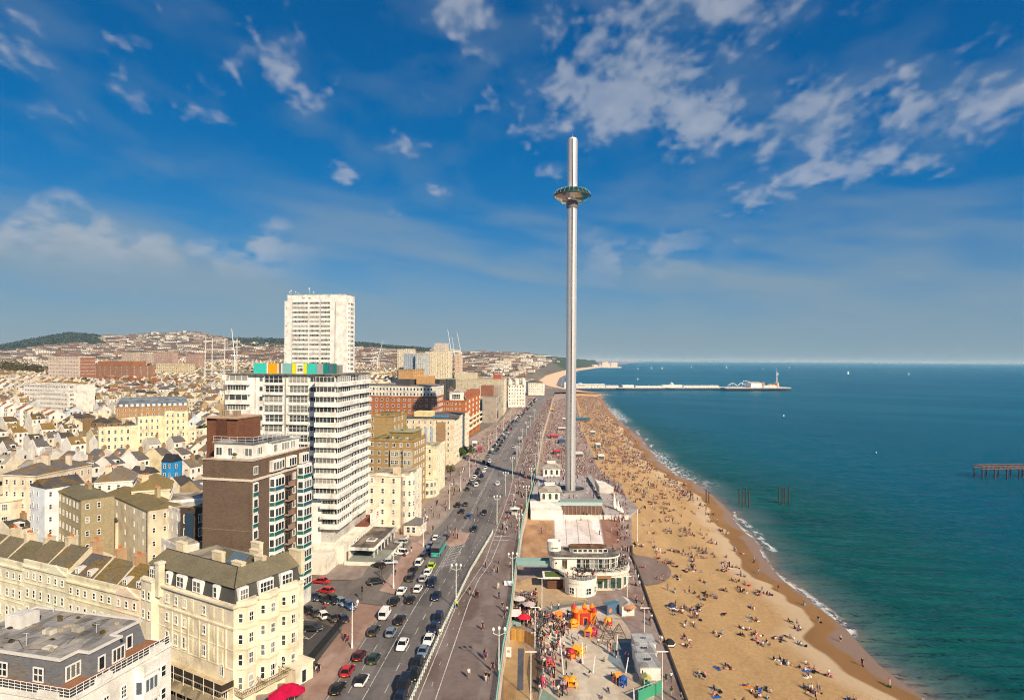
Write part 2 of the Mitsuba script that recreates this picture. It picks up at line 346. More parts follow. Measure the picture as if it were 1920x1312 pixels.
# sand and shingle
def beach_z(x, y, t):
    e = np.concatenate([[0], np.linspace(.02, 1, len(t) - 1)])
    z = LOW - .05 - (3.6) * np.clip(t, 0, 1) ** 1.35
    wob = .35 * (meshkit.fbm(np.stack([x / 9, y / 9, 0 * x], -1), 3, 4) - .5) * np.clip(t * 4, 0, 1) * np.clip((1 - t) * 6, 0, 1)
    return z + wob
mb = MB(); strip(mb, lambda y: prom(y) - 2, lambda y: water(y) + 9, 60, 1180, 0, (.5, .33, .16), step=2.2, nx=46, zf=beach_z)
def m_sand(p, n, uv):
    cusp = 4.4 * (noise(p.y * .085, 2.0, 0) - .5) + 1.6 * (noise(p.y * .23, 5.0, 0) - .5)
    c = water(p.y) - p.x + cusp * 1.6
    g = fbm(p.x * .12, p.y * .06, 0, 4); s = noise(p.x * 2.2, p.y * 2.2, 0); r = noise(p.x * .5, p.y * .12, 4.0)
    b = mix((.385, .238, .108), (.50, .332, .162), g) * (.78 + .26 * s + .14 * r + .10 * (noise(c * .30 + 3 * noise(p.y * .03, 1, 1), p.y * .02, 2.0) - .3))
    b = mix(b, (.52, .40, .27), smoothstep(16, 9, c) * smoothstep(4.5, 6, c) * .75)
    b = mix(b, mi.Color3f(.24, .13, .052) * (.8 + .4 * g), smoothstep(7.5, 6.2, c))
    return mix(b, (.24, .165, .13), smoothstep(2.2, .5, c))
bsdf('sand', m_sand, .8, .2)
scene['beach'] = mb.ply('sand', True); labels['beach'] = {'kind': 'structure'}

# the sea
def m_sea(p, n, uv):
    c = p.x - water(p.y) - 2.2 * (noise(p.y * .085, 2.0, 0) - .5)
    big = fbm(p.x * .006 + p.y * .002, p.y * .0035, 0, 4); st = fbm(p.x * .010, p.y * .10 + p.x * .03, 1.0, 3)
    deep = mix((.0002, .064, .120), (.0006, .096, .142), big)
    deep = mix(deep, (.005, .105, .155), smoothstep(.52, .70, fbm(p.x * .003 + p.y * .006, p.y * .0011 - p.x * .0022, 3.0, 4)) * .6)
    fine = noise(p.x * .035, p.y * .42 + p.x * .05, 7.0); teal = mix((.0005, .046, .050), (.006, .100, .090), dr.clip(st * .7 + .45 * (fine - .2), 0, 1))
    b = mix(teal, deep, smoothstep(25, 120, c + 50 * (big - .5) + (p.y - 250) * .10))
    b = mix((.075, .125, .120), b, smoothstep(2, 22, c + 9 * (st - .5)))
    b = mix((.20, .155, .135), b, smoothstep(0, 8, c + 4 * (st - .5)))
    fo = noise(p.x * .9, p.y * .35, 0) * .6 + noise(p.x * 2.6, p.y * 1.2, 4) * .4
    w1 = smoothstep(1.9, .1, dr.abs(c - 1.0 - 3.0 * (noise(p.y * .06, 9, 0) - .5))) * smoothstep(.30, .55, fo) * smoothstep(.30, .5, noise(p.y * .045, 1, 7))
    w2 = smoothstep(2.0, .1, dr.abs(c - 6.0 - 5.0 * (noise(p.y * .05, 3, 0) - .5))) * smoothstep(.42, .62, fo) * smoothstep(.47, .62, noise(p.y * .055, 5, 2))
    w3 = smoothstep(16, 2, c) * smoothstep(300, 360, p.y) * smoothstep(470, 400, p.y) * smoothstep(.50, .66, fo)
    w4 = smoothstep(18, 4, c) * smoothstep(640, 700, p.y) * smoothstep(860, 800, p.y) * smoothstep(.36, .56, fo)
    return mix(b, (.62, .64, .64), dr.clip(dr.maximum(dr.maximum(w1, w2), dr.maximum(w3, w4)), 0, .9))
def b_sea(p, n, uv):
    fade = 1 / (1 + dr.square(p.y / 700))
    a = noise(p.x * .10 + p.y * .05, p.y * .42, 0) * .6 + noise(p.x * .35, p.y * 1.1 + p.x * .1, 2.0) * .22 + noise(p.x * 1.4, p.y * 2.4, 5.0) * .06
    return a * (.35 + .65 * fade)
scene['sea_body'] = {'type': 'principled', 'base_color': proc(m_sea), 'roughness': .25, 'specular': .09}
scene['sea_skin'] = {'type': 'bumpmap', 'arbitrary': proc(b_sea, .12), 'scale': 1.7, 'bsdf': {'type': 'ref', 'id': 'sea_body'}}
yy = np.unique(np.r_[np.linspace(20, 1200, 60), np.geomspace(1200, 90000, 30)]); cc = 40
Vs = np.array([np.c_[(water(min(y, 6000)) - 14 if y < 5200 else -.6 * y) + np.linspace(0, 1, cc) ** 2 * (1.7 * y + 600), np.full(cc, y), np.full(cc, SEA)] for y in yy])
i = (np.arange(len(yy) - 1)[:, None] * cc + np.arange(cc - 1)[None]).ravel()
q = Vs.reshape(-1, 3)
scene['sea'] = mikit.ply((q, np.c_[i, i + 1, i + cc + 1, i + cc]), 'sea_skin', uv=q[:, :2]); labels['sea'] = {'kind': 'structure'}

# ------------------------------------------------------------------ building kit
def to(M): return T(np.asarray(M, float))
def trans(x, y, z): m = np.eye(4); m[:3, 3] = x, y, z; return m
def scl(x, y, z): return np.diag([x, y, z, 1.0])
def rotz(a): return frame(0, 0, a)
UNIT = {}
GL = [(.018, .022, .028), (.03, .035, .04), (.055, .06, .065), (.16, .16, .15), (.30, .29, .26)]
def win_unit(nx, nz, fc, pc, bar=.07, dep=.11):
    """A window one wide and one high: frame, glazing bars and pane."""
    k = (nx, nz, fc, pc, bar)
    if k not in UNIT:
        f, g = MB(), MB()
        bz = bar * .7; bx = bar / max(1, nx) ** .6
        f.box(0, 1, -dep, .02, 0, bz, fc); f.box(0, 1, -dep, .02, 1 - bz, 1, fc); f.box(0, bx, -dep + .01, .02, bz, 1 - bz, fc); f.box(1 - bx, 1, -dep + .01, .02, bz, 1 - bz, fc)
        for i in range(1, nx): f.box(i / nx - bx * .4, i / nx + bx * .4, -dep + .02, .02, bz, 1 - bz, fc)
        for i in range(1, nz): f.box(bx, 1 - bx, -dep + .03, .02, i / nz - bz * .4, i / nz + bz * .4, fc)
        g.box(.01, .99, -.025, .015, .01, .99, pc)
        a = MB(); a.V, a.F, a.C = f.V + g.V, f.F + [q + f.n for q in g.F], f.C + g.C
        UNIT[k] = (f, g, f.ply('plain'), g.ply('glass'), a.ply('plain'))
    return UNIT[k]
RW = random.Random(5)
WHITE, CREAM = (.78, .77, .74), (.70, .62, .45)


def windows(parent, M, xs, zs, w, h, nx=1, nz=2, fc=WHITE, pane=None, bar=.09, skip=(), merge=None, sub=True, name='window', wts=(4, 3, 2, 1.2, .6), sill=None):
    """Windows at the places xs, zs (lower left corners) on the wall plane y = 0 of the frame M. Merged into the MB given as merge when they are too small to tell apart."""
    for j, z in enumerate(zs):
        for i, x in enumerate(xs):
            if (i, j) in skip: continue
            pc = pane or GL[RW.choices(range(5), wts)[0]]
            f, g, fp, gp, ap = win_unit(nx, nz, fc, pc, bar)
            W = M @ trans(x, 0, z) @ scl(w, 1, h)
            if merge is not None:
                v, q = np.vstack(f.V), np.vstack(f.F); merge.add(v, q, fc, W); merge.add(np.vstack(g.V), np.vstack(g.F), pc, W)
            else:
                p = put(name, fp if sub else ap, None, parent, to_world=to(W))
                if sub: put('pane', gp, None, p, to_world=to(W))
                if sill:
                    b = MB(W); b.box(-.12, 1.12, -.22, .02, -.07, 0, sill); put('sill', b, 'plain', p)


FOOT = []   # ground already built on
class Block:
    """A building with a face along x at y = 0 towards the viewer (0..L) and a sea face at x = L (0..D)."""
    def __init__(s, name, label, cat, cx, cy, ang, L, D, group=None):
        a = math.radians(ang); s.L, s.D = L, D
        s.k = thing(name, label, cat, group)
        s.M = frame(cx - math.cos(a) * L, cy + math.sin(a) * L, -a)
        s.F = s.M @ trans(L, 0, 0) @ rotz(PI / 2); FOOT.append((s.M, L, D, s.k))
        s.zg = tz(cx - math.cos(a) * L * .7, cy) - 1.5
    def mb(s, F=False): return MB(s.F if F else s.M)
    def put(s, n, mb, b, **k): return put(n, mb, b, s.k, **k)
def corner(u, v, z): return at(u, v, z)
def along(cx, cy, ang, u):
    """How far along the face at that corner and angle one gets to the column u: (towards the viewer's left, along the sea face)."""
    a = math.radians(ang); r = (u - 960 + 0.0065 * 0) / FOC
    return (cx - r * cy) / (math.cos(a) + r * math.sin(a)), (r * cy - cx) / (math.sin(a) - r * math.cos(a))


def chimney(b, x, y, z, w=1.0, d=.6, h=1.8, pots=3, c=(.62, .52, .36), pc=(.42, .16, .06), parent=None, M=None):
    m = MB(b.M if M is None else M); m.box(x - w / 2, x + w / 2, y - d / 2, y + d / 2, z - 2.2, z + h, c); m.box(x - w / 2 - .08, x + w / 2 + .08, y - d / 2 - .08, y + d / 2 + .08, z + h, z + h + .18, c)
    q = put('chimney', m, 'render', parent or b.k)
    if pots:
        m = MB(b.M if M is None else M)
        for i in range(pots):
            px = x + (i - (pots - 1) / 2) * (w * .8 / max(pots - 1, 1)); m.tube((px, y, z + h + .18), (px, y, z + h + .18 + .55), .14, .11, pc, 7)
        put('chimney_pot', m, 'plain', q, kind='stuff')
    return q
def railing(mb, pts, h=1.0, gap=.9, r=.025, c=(.75, .75, .72), bars=2, M=None):
    for a, b in zip(pts, pts[1:]):
        a, b = np.array(a, float), np.array(b, float); n = max(1, int(np.linalg.norm(b - a) / gap))
        for i in range(n + 1):
            p = a + (b - a) * i / n; mb.tube(p, p + [0, 0, h], r, r, c, 4, M)
        for k in range(bars):
            z = h * (1 - k / bars); mb.tube(a + [0, 0, z], b + [0, 0, z], r * 1.2, r * 1.2, c, 4, M)


# ------------------------------------------------------------------ the observation mast
cx, cy = at(1069.3, 918, .2)
R = 18.9 / 2 * cy / FOC
Ztop = 148.0
k = thing('observation_tower', 'very tall slender silver mast with a glass ring pod near its top', 'tower')
m = MB(); m.lathe([(R, .1), (R, Ztop), (R * .97, Ztop + .25), (0, Ztop + .25)], (.66, .64, .63), 64, (cx, cy, 0)); put('shaft', m, 'metal', k, smooth=40)
for s in (-1, 1):
    a = math.atan2(-cy, -cx) + (0.04 if s > 0 else PI)
    m = MB(frame(cx, cy, a)); m.box(R - .05, R + .10, -.24, .24, .5, Ztop, (.10, .09, .09)); m.box(R - .05, R + .22, -.33, -.22, .5, Ztop, (.45, .43, .41)); m.box(R - .05, R + .22, .22, .33, .5, Ztop, (.45, .43, .41))
    put('cable_channel', m, 'plain', k, label='dark cable slot up the face of the mast')
for i, z in enumerate(np.arange(8.5, Ztop - 2, 8.83)):
    m = MB(); m.lathe([(R, z - .07), (R + .012, z - .05), (R + .012, z + .05), (R, z + .07)], (.60, .58, .57), 48, (cx, cy, 0)); put('joint_ring', m, 'metal', k, smooth=40)
m = MB(); m.lathe([(R * .8, Ztop + .25), (R * .8, Ztop + .8), (0, Ztop + .8)], (.55, .55, .55), 24, (cx, cy, 0)); m.tube((cx, cy, Ztop + .8), (cx, cy, Ztop + 2.6), .05, .03, (.8, .8, .8)); put('cap', m, 'plain', k)
Zp = EYE + (674.5 - 368) / FOC * cy; PR = 34.8 * cy / FOC
pod = k + '__pod'
prof = lambda t: (PR * (abs(math.cos(t)) ** .62), (1.0 if t > 0 else 1.0) * math.sin(t))
up = [(PR * .985 * max(math.cos(t), 0) ** .55 + .0, Zp + .25 + 3.1 * math.sin(t)) for t in np.linspace(.08, 1.18, 7)] + [(R + .25, Zp + 3.35)]
lo = [(R + .42, Zp - 2.75), (R + 2.6, Zp - 2.3), (PR * .66, Zp - 1.55), (PR * .86, Zp - .85), (PR * .97, Zp - .12)]
m = MB(); m.lathe(lo, (.74, .70, .66), 28, (cx, cy, 0)); pod = put('pod', m, 'mirror', k, smooth=False, label='mirrored underside of the ring pod')
m = MB(); m.lathe(up[:-1], (.010, .050, .048), 36, (cx, cy, 0)); put('glass_shell', m, 'glass', pod, label='green tinted glass upper shell of the pod')
m = MB(); m.lathe([up[-2], up[-1], (R + .2, Zp + 3.6)], (.62, .62, .62), 36, (cx, cy, 0)); put('pod_roof', m, 'metal', pod)
m = MB(); m.lathe([(PR * .97, Zp - .14), (PR * 1.0, Zp - .05), (PR * 1.005, Zp + .25), (PR * .985, Zp + .45)], (.05, .06, .06), 48, (cx, cy, 0)); put('rim', m, 'plain', pod)
for i in range(24):
    a = i * PI / 12; m = MB()
    for (r0, z0), (r1, z1) in zip(up[:-2], up[1:-1]):
        m.tube((cx + (r0 + .03) * math.cos(a), cy + (r0 + .03) * math.sin(a), z0), (cx + (r1 + .03) * math.cos(a), cy + (r1 + .03) * math.sin(a), z1), .05, .05, (.55, .60, .60), 4)
    put('glazing_bar', m, 'plain', pod)
m = MB(); m.lathe([(R + .10, Zp - 5.2), (R + .25, Zp - 5.0), (R + .42, Zp - 2.7)], (.17, .15, .16), 40, (cx, cy, 0)); put('collar', m, 'plain', pod, smooth=30)

# ------------------------------------------------------------------ cream corner hotel
CRM = (.77, .70, .545)
A, B, C = corner(438, 1136.6, 16), at(270, 1085, 16), at(537, 1086, 16)
aw = math.degrees(math.atan2(B[1] - A[1], A[0] - B[0])); Lw = math.dist(A, B); Lf = math.dist(A, C)
b = Block('corner_hotel', 'cream stucco corner hotel with grey mansard roof, bay windows and flags over its door', 'hotel', A[0], A[1], aw, Lw, Lf + 1.0)
D = b.D
m = b.mb(); m.box(0, Lw, 0, D, -2, 16, CRM); b.put('wall', m, 'render')
m = b.mb()
for z0, z1, o in ((15.75, 16.05, .45), (12.35, 12.6, .22), (12.15, 12.35, .12), (8.95, 9.1, .1), (5.9, 6.05, .1)):
    m.box(-.1, Lw + o, -o, 0, z0, z1, CRM); m.box(Lw, Lw + o, 0, D, z0, z1, CRM)
b.put('cornice', m, 'render')
ms = (.085, .082, .078)
m = b.mb(); i0, i1 = .9, 1.35
o = [[.0, i0 - .3, 16.05], [Lw - i0 + .3, i0 - .3, 16.05], [Lw - i0 + .3, D - .2, 16.05], [0, D - .2, 16.05]]
t = [[.1, i1 - .2, 18.5], [Lw - i1 + .2, i1 - .2, 18.5], [Lw - i1 + .2, D - .4, 18.5], [.1, D - .4, 18.5]]
m.add(o + t, [[0, 1, 5], [0, 5, 4], [1, 2, 6], [1, 6, 5], [2, 3, 7], [2, 7, 6], [3, 0, 4], [3, 4, 7]], ms); b.put('mansard', m, 'roof', label='slate clad mansard storey')
rc = (.20, .175, .115)
m = b.mb(); rz = 20.6
m.add([[-.1, .6, 18.5], [Lw - .7, .6, 18.5], [.8, 3.6, rz], [Lw - 3.9, 3.6, rz], [.8, 6.4, 18.7], [Lw - 6.8, 6.4, 18.7], [Lw - .7, D, 18.5], [Lw - 3.9, D - .3, rz], [Lw - 6.8, D, 18.7], [-.1, 6.4, 18.7]],
      [[0, 1, 3], [0, 3, 2], [2, 3, 5], [2, 5, 4], [1, 6, 7], [1, 7, 3], [3, 7, 8], [3, 8, 5], [0, 2, 4], [0, 4, 9], [6, 8, 7]], rc)
rf = b.put('roof', m, 'roof', label='weathered brown roof slopes with a patch of ochre lichen')
m = b.mb(); m.tube((Lw - 3.9, 3.6, rz + .03), (Lw - .7, .6, 18.55), .09, .09, (.04, .035, .03), 6); m.tube((.8, 3.6, rz + .03), (Lw - 3.9, 3.6, rz + .03), .08, .08, (.06, .05, .04), 6); put('ridge_tile', m, 'plain', rf)
m = b.mb(); m.box(.2, Lw - 6.0, 6.3, D, 16, 18.6, (.30, .27, .22)); b.put('roof_deck', m, 'flat_roof')
m = b.mb(); m.gable(Lw - 15, Lw - 7.5, 7.0, 11.5, 18.6, 1.9, (.13, .115, .08)); q = b.put('rear_roof', m, 'roof')
m = b.mb()
for i in range(6): m.poly3([[Lw - 12 + i * .7, 7.2, 19.1], [Lw - 11.4 + i * .7, 7.2, 19.1], [Lw - 11.4 + i * .7, 9.0, 20.5], [Lw - 12 + i * .7, 9.0, 20.5]], (.10, .16, .22))
put('skylight', m, 'glass', q)
for x, y, w, pots in ((.6, 6.6, 2.2, 4), (Lw - 12.8, 6.4, 2.6, 5), (Lw - 8.2, 10.5, 2.4, 5), (Lw - 5.0, 4.6, 2.6, 6), (Lw - 4.6, 8.6, 2.2, 4), (Lw - 2.0, D + .2, 3.2, 6), (Lw - 12, D - .3, 2.4, 4)):
    chimney(b, x, y, 19.2, w, .8, 1.7, 0, (.72, .63, .46))
MW = b.M @ trans(0, 0, 0)
for x, w, nx in ((1.2, 1.6, 3), (6.0, .9, 1), (9.0, 2.0, 2), (13.4, 2.2, 2), (18.8, 1.0, 1)):
    m = b.mb(); m.box(x - .12, x + w + .12, .35, 2.2, 16.1, 18.3, WHITE); dq = b.put('dormer', m, 'plain'); windows(dq, b.M @ trans(0, .35, 0), [x], [16.25], w, 1.85, nx, 2, bar=.1, sub=False)
FW = b.F
for x, w, nx in ((1.4, 1.5, 3), (5.2, 2.6, 4), (9.6, 2.2, 3)):
    m = MB(FW); m.box(x - .12, x + w + .12, .35, 2.2, 16.1, 18.3, WHITE); dq = b.put('dormer', m, 'plain'); windows(dq, FW @ trans(0, .35, 0), [x], [16.25], w, 1.85, nx, 2, bar=.1, sub=False)
for (z, h) in ((13.3, 1.45), (10.1, 1.45), (6.5, 1.95)):
    windows(b.k, b.M, [6.6, 9.0, 16.6], [z], .85, h, 2, 2, sill=CRM, bar=.1, wts=(4, 2, 1, .4, .2)); windows(b.k, b.M, [11.4], [z], .85, h, 2, 2, pane=(.42, .36, .24) if z > 7 else GL[1], sill=CRM, bar=.1)
    m = b.mb()
    for x in (13.2, 18.6, 20.8): m.box(x, x + 1.1, -.05, 0, z - .3, z + h + .35, CRM); m.box(x + .14, x + .96, -.10, -.05, z, z + h, (.76, .68, .51))
    b.put('blind_window', m, 'render')
m = b.mb()
for x in (8.2, 10.7, 12.7, 15.6, 18.0, 20.3, 22.4): m.box(x, x + .35, -.16, 0, 6.1, 12.1, CRM)
b.put('pilaster', m, 'render')
m = b.mb(); m.prism([(.3, 0), (.9, -1.0), (3.9, -1.0), (4.5, 0)], -2, 16.4, CRM); m.prism([(.1, 0), (.8, -1.2), (4.0, -1.2), (4.7, 0)], 16.4, 16.7, CRM); m.box(4.5, 5.5, -.7, .4, 14, 19.6, CRM); m.box(4.35, 5.65, -.85, .55, 19.6, 19.9, CRM); b.put('corner_bay', m, 'render')
windows(b.k, b.M @ trans(0, -1.0, 0), [1.2, 2.9], [13.2, 9.9], .75, 1.5, 1, 2, sill=CRM, bar=.12)
# front bays
for i, t0 in enumerate((.5, 4.7, 8.9)):
    m = MB(FW); P = [(t0, 0), (t0 + .85, -1.15), (t0 + 2.85, -1.15), (t0 + 3.7, 0)]; E_ = [(t0 - .2, 0), (t0 + .75, -1.4), (t0 + 2.95, -1.4), (t0 + 3.9, 0)]
    m.prism(P, -2, 16.25, CRM)
    for z in (15.75, 12.3, 8.95, 5.85): m.prism(E_, z, z + .22, CRM, bottom=True)
    m.prism(P, 16.25, 16.6, CRM)
    q = b.put('bay', m, 'render'); Mb = FW @ trans(t0 + .85, -1.15, 0); ML = FW @ frame(t0, 0, math.atan2(-1.15, .85)); MR = FW @ frame(t0 + 2.85, -1.15, math.atan2(1.15, .85))
    for z, h in ((13.2, 1.6), (9.8, 1.7), (6.4, 2.0), (2.6, 2.2)):
        windows(q, Mb, [.6], [z], .8, h, 2, 2, bar=.12, sub=False, wts=(4, 2, 1, .3, .2)); windows(q, ML, [.35], [z], .7, h, 1, 2, bar=.12, sub=False); windows(q, MR, [.35], [z], .7, h, 1, 2, bar=.12, sub=False)
# balconies, scaffold like verandah on the near side
m = b.mb()
for z in (.9, 3.4): m.box(4.5, Lw + .3, -2.2, 0, z, z + .22, (.55, .47, .33)); 
b.put('balcony_floor', m, 'render')
m = b.mb(); m.box(4.5, Lw + .3, -2.25, -2.17, 3.62, 4.6, (.045, .033, .025)); m.box(Lw + .22, Lw + .3, -2.17, -.1, 3.62, 4.6, (.045, .033, .025)); b.put('balcony_rail', m, 'plain', label='dark brown panelled balcony rail')
m = b.mb(); m.poly3([[4.5, -3.6, 1.7], [Lw + .6, -3.6, 1.7], [Lw + .6, -2.1, 2.3], [4.5, -2.1, 2.3]], (.30, .25, .17)); b.put('verandah_roof', m, 'flat_roof')
m = b.mb()
for x in np.arange(4.7, Lw + .3, 2.6): m.tube((x, -2.3, -1.5), (x, -2.3, 4.7), .05, .05, (.8, .78, .7), 5); m.tube((x, -3.5, -1.5), (x, -3.5, 1.7), .05, .05, (.6, .5, .35), 5)
b.put('verandah_post', m, 'plain', kind='stuff')
windows(b.k, b.M, list(np.arange(5.6, Lw - 1, 2.3)), [.95], 1.5, 2.0, 3, 1, bar=.14, sub=False, pane=(.03, .028, .025))
windows(b.k, b.M, [21.2], [4.3], .9, 2.1, 2, 1, bar=.15, sub=False, wts=(1, 1, 1, 3, 3))
for t0 in (.2, 4.4, 8.6):
    m = MB(FW); m.box(t0, t0 + 4.3, -2.2, 0, 2.1, 2.3, (.55, .47, .33)); q = b.put('front_balcony', m, 'render'); m = MB(FW); railing(m, [(t0, -.1, 2.3), (t0, -2.15, 2.3), (t0 + 4.3, -2.15, 2.3)], .9, .35, .03, (.05, .045, .04), 2); put('balcony_rail', m, 'plain', q)
m = MB(FW); m.box(9.4, 13.2, -3.4, 0, -2, 3.0, CRM); m.box(9.2, 13.4, -3.6, 0, 3.0, 3.3, CRM); b.put('porch', m, 'render')
windows(b.k, FW @ trans(0, -3.4, 0), [10.6], [.1], 1.1, 2.4, 1, 1, bar=.1, sub=False, pane=GL[0])

# ------------------------------------------------------------------ white building with slate mansard and roof terrace, nearest on the left
WW = (.80, .78, .74)
b = Block('apartment_house', 'white block with slate mansard, flat grey roof and railed roof terrace', 'apartment building', -49.2, 71.5, 14, 22, 15)
L, D = b.L, b.D
m = b.mb(); m.box(0, L, 0, D, -2, 16.8, WW); b.put('wall', m, 'render')
m = b.mb(); m.box(0, L, -.25, 0, 16.4, 16.8, WW); m.box(L, L + .25, -.25, D, 16.4, 16.8, WW)
for y in (3.2, 11.2): m.box(L, L + .35, y, y + 2.2, 16.8, 17.5, WW)
m.box(L - 4.2, L - 1.4, -.35, 0, 16.8, 17.4, WW); b.put('parapet', m, 'render')
m = b.mb(); m.box(.4, L - .25, .25, D - .2, 16.8, 16.83, (.27, .13, .075)); b.put('terrace_floor', m, 'paving', label='terracotta tiled roof terrace')
m = b.mb(); railing(m, [(0, .1, 16.8), (L - .1, .1, 16.8), (L - .1, D - .2, 16.8)], 1.05, .85, .03, (.82, .82, .8), 3); q = b.put('terrace_railing', m, 'plain', label='white metal rail around the roof terrace')
m = b.mb(); m.box(0, L - .15, .12, .14, 16.9, 17.7, (.05, .05, .05)); m.box(L - .14, L - .12, .15, D - .2, 16.9, 17.7, (.05, .05, .05)); put('mesh_infill', m, 'plain', q)
x0, x1, y0, y1 = .2, L - 3.6, 1.9, D - .6
sl = (.165, .17, .19)
m = b.mb(); s_ = .55
def mans(x0, x1, y0, y1, z0, z1, s_):
    o = [[x0, y0, z0], [x1, y0, z0], [x1, y1, z0], [x0, y1, z0]]; t = [[x0 + s_, y0 + s_, z1], [x1 - s_, y0 + s_, z1], [x1 - s_, y1 - s_, z1], [x0 + s_, y1 - s_, z1]]
    m.add(o + t, [[0, 1, 5], [0, 5, 4], [1, 2, 6], [1, 6, 5], [2, 3, 7], [2, 7, 6], [3, 0, 4], [3, 4, 7]], sl)
mans(x0, x1, y0, y1, 16.82, 19.5, s_); mans(x1 - 4, x1 + 1.5, 4.5, 9.5, 16.82, 19.5, .4); b.put('mansard', m, 'roof', label='blue grey slate mansard storey')
rp = [(x0, y0 + .4), (x1 - .4, y0 + .4), (x1 - .4, 4.7), (x1 + 1.2, 4.7), (x1 + 1.2, 9.3), (x1 - .4, 9.3), (x1 - .4, y1 - .3), (x0, y1 - .3)]
m = b.mb(); m.prism(rp, 19.42, 19.62, (.30, .285, .27)); b.put('roof', m, 'flat_roof', label='weathered grey flat roof with puddle stains')
m = b.mb()
for (ax, ay), (bx, by) in zip(rp, rp[1:] + rp[:1]):
    m.box(min(ax, bx) - .12, max(ax, bx) + .12, min(ay, by) - .12, max(ay, by) + .12, 19.5, 19.8, (.66, .63, .58))
b.put('roof_edge', m, 'plain')
def rb(x, y, w, d, h, c, n, lab=None): m = b.mb(); m.box(x, x + w, y, y + d, 19.62, 19.62 + h, c); m.box(x + w * .15, x + w * .85, y + d * .15, y + d * .85, 19.62 + h, 19.62 + h + .06, tuple(q * .8 for q in c)); return b.put(n, m, 'flat_roof', label=lab)
rb(2.6, 7.8, 2.6, 2.6, 1.5, (.70, .67, .62), 'stair_housing', 'white stair housing on the flat roof'); rb(9.2, 7.4, 1.4, .9, .5, (.62, .58, .48), 'roof_vent'); rb(13.2, 4.0, 1.3, 1.0, .16, (.75, .73, .68), 'roof_light'); rb(12.2, 8.9, 1.2, .8, .5, (.66, .6, .5), 'roof_vent')
rr = random.Random(3)
m = b.mb()
for y in np.arange(y0 + 1.4, y1 - .8, 1.55): m.box(x0, x1 - .6, y, y + .05, 19.62, 19.632, (.20, .19, .18))
for x in np.arange(x0 + 3, x1 - 1, 4.2): m.box(x, x + .05, y0 + .6, y1 - .5, 19.633, 19.642, (.20, .19, .18))
b.put('roof_seam', m, 'flat_roof', kind='stuff')
m = b.mb()
for i in range(9): xx, yy2 = rr.uniform(2, x1 - 2), rr.uniform(y0 + 1, y1 - 1.5); m.tube((xx, yy2, 19.66), (xx + rr.uniform(-3, 3), yy2 + rr.uniform(-2.5, 2.5), 19.66), .035, .035, (.04, .04, .04), 4)
b.put('roof_cable', m, 'plain', kind='stuff')
m = b.mb()
for xx, yy2, hh in ((4, y1 - 1, 2.4), (10.5, y0 + 2.4, 1.6), (15.5, 9.5, 1.2)): m.tube((xx, yy2, 19.6), (xx, yy2, 19.6 + hh), .04, .03, (.6, .6, .6), 5); m.box(xx - .5, xx + .5, yy2 - .02, yy2 + .02, 19.5 + hh, 19.54 + hh, (.6, .6, .6))
b.put('aerial', m, 'plain', kind='stuff')
for i in range(16): rb(rr.uniform(1.5, x1 - 2), rr.uniform(y0 + 1, y1 - 2), rr.uniform(.3, .8), rr.uniform(.25, .5), rr.uniform(.06, .35), rr.choice([(.05, .045, .04), (.45, .38, .27), (.12, .09, .05)]), 'roof_vent')
for x, w in ((5.0, 1.6), (9.2, 1.5), (14.6, 1.5)): windows(b.k, b.M @ trans(0, y0 - .02, 0) @ frame(0, 0, 0), [x], [16.95], w, 1.75, 2, 2, bar=.12)
for y, w in ((y0 + .7, 2.0), (5.6, 1.0), (7.6, 1.9), (11.2, 1.0)):
    xo = x1 + 1.5 if 4.5 < y < 9.5 else x1
    windows(b.k, b.M @ trans(xo + .02, 0, 0) @ rotz(PI / 2), [y], [16.95], w, 1.8, 3 if w > 1.5 else 1, 1, bar=.13)
for z in (12.9, 9.6, 6.3): windows(b.k, b.M, [L - 17.6, L - 14.3, L - 9.8, L - 6.2], [z], 1.6, 1.7, 3, 2, bar=.12, sill=WW)
for z in (13.2, 10.2, 7.2, 4.2, 1.2):
    windows(b.k, b.F, [.9, 4.4, 6.9], [z], .8, 1.6, 2, 3, bar=.12, sill=WW)
m = MB(b.F); P = [(9.0, 0), (9.5, -.9), (11.9, -.9), (12.4, 0)]; m.prism(P, -2, 16.2, WW)
for z in (2.4, 5.4, 8.4, 11.4, 14.9): m.prism([(8.9, 0), (9.4, -1.05), (12.0, -1.05), (12.5, 0)], z, z + .2, WW, bottom=True)
q = b.put('bay', m, 'render')
for z in (12.6, 9.6, 6.6, 3.6): windows(q, b.F @ trans(9.5, -.9, 0), [.15], [z], 2.1, 1.8, 3, 1, bar=.1, sub=False, pane=(.10, .13, .16)); windows(q, b.F @ frame(9.0, 0, math.atan2(-.9, .5)), [.1], [z], .8, 1.8, 1, 1, bar=.1, sub=False, pane=(.07, .09, .11)); windows(q, b.F @ frame(11.9, -.9, math.atan2(.9, .5)), [.1], [z], .8, 1.8, 1, 1, bar=.1, sub=False, pane=(.07, .09, .11))
windows(b.k, b.F, [13.2], [12.8, 9.8, 6.8], .9, 1.6, 1, 2, bar=.12)

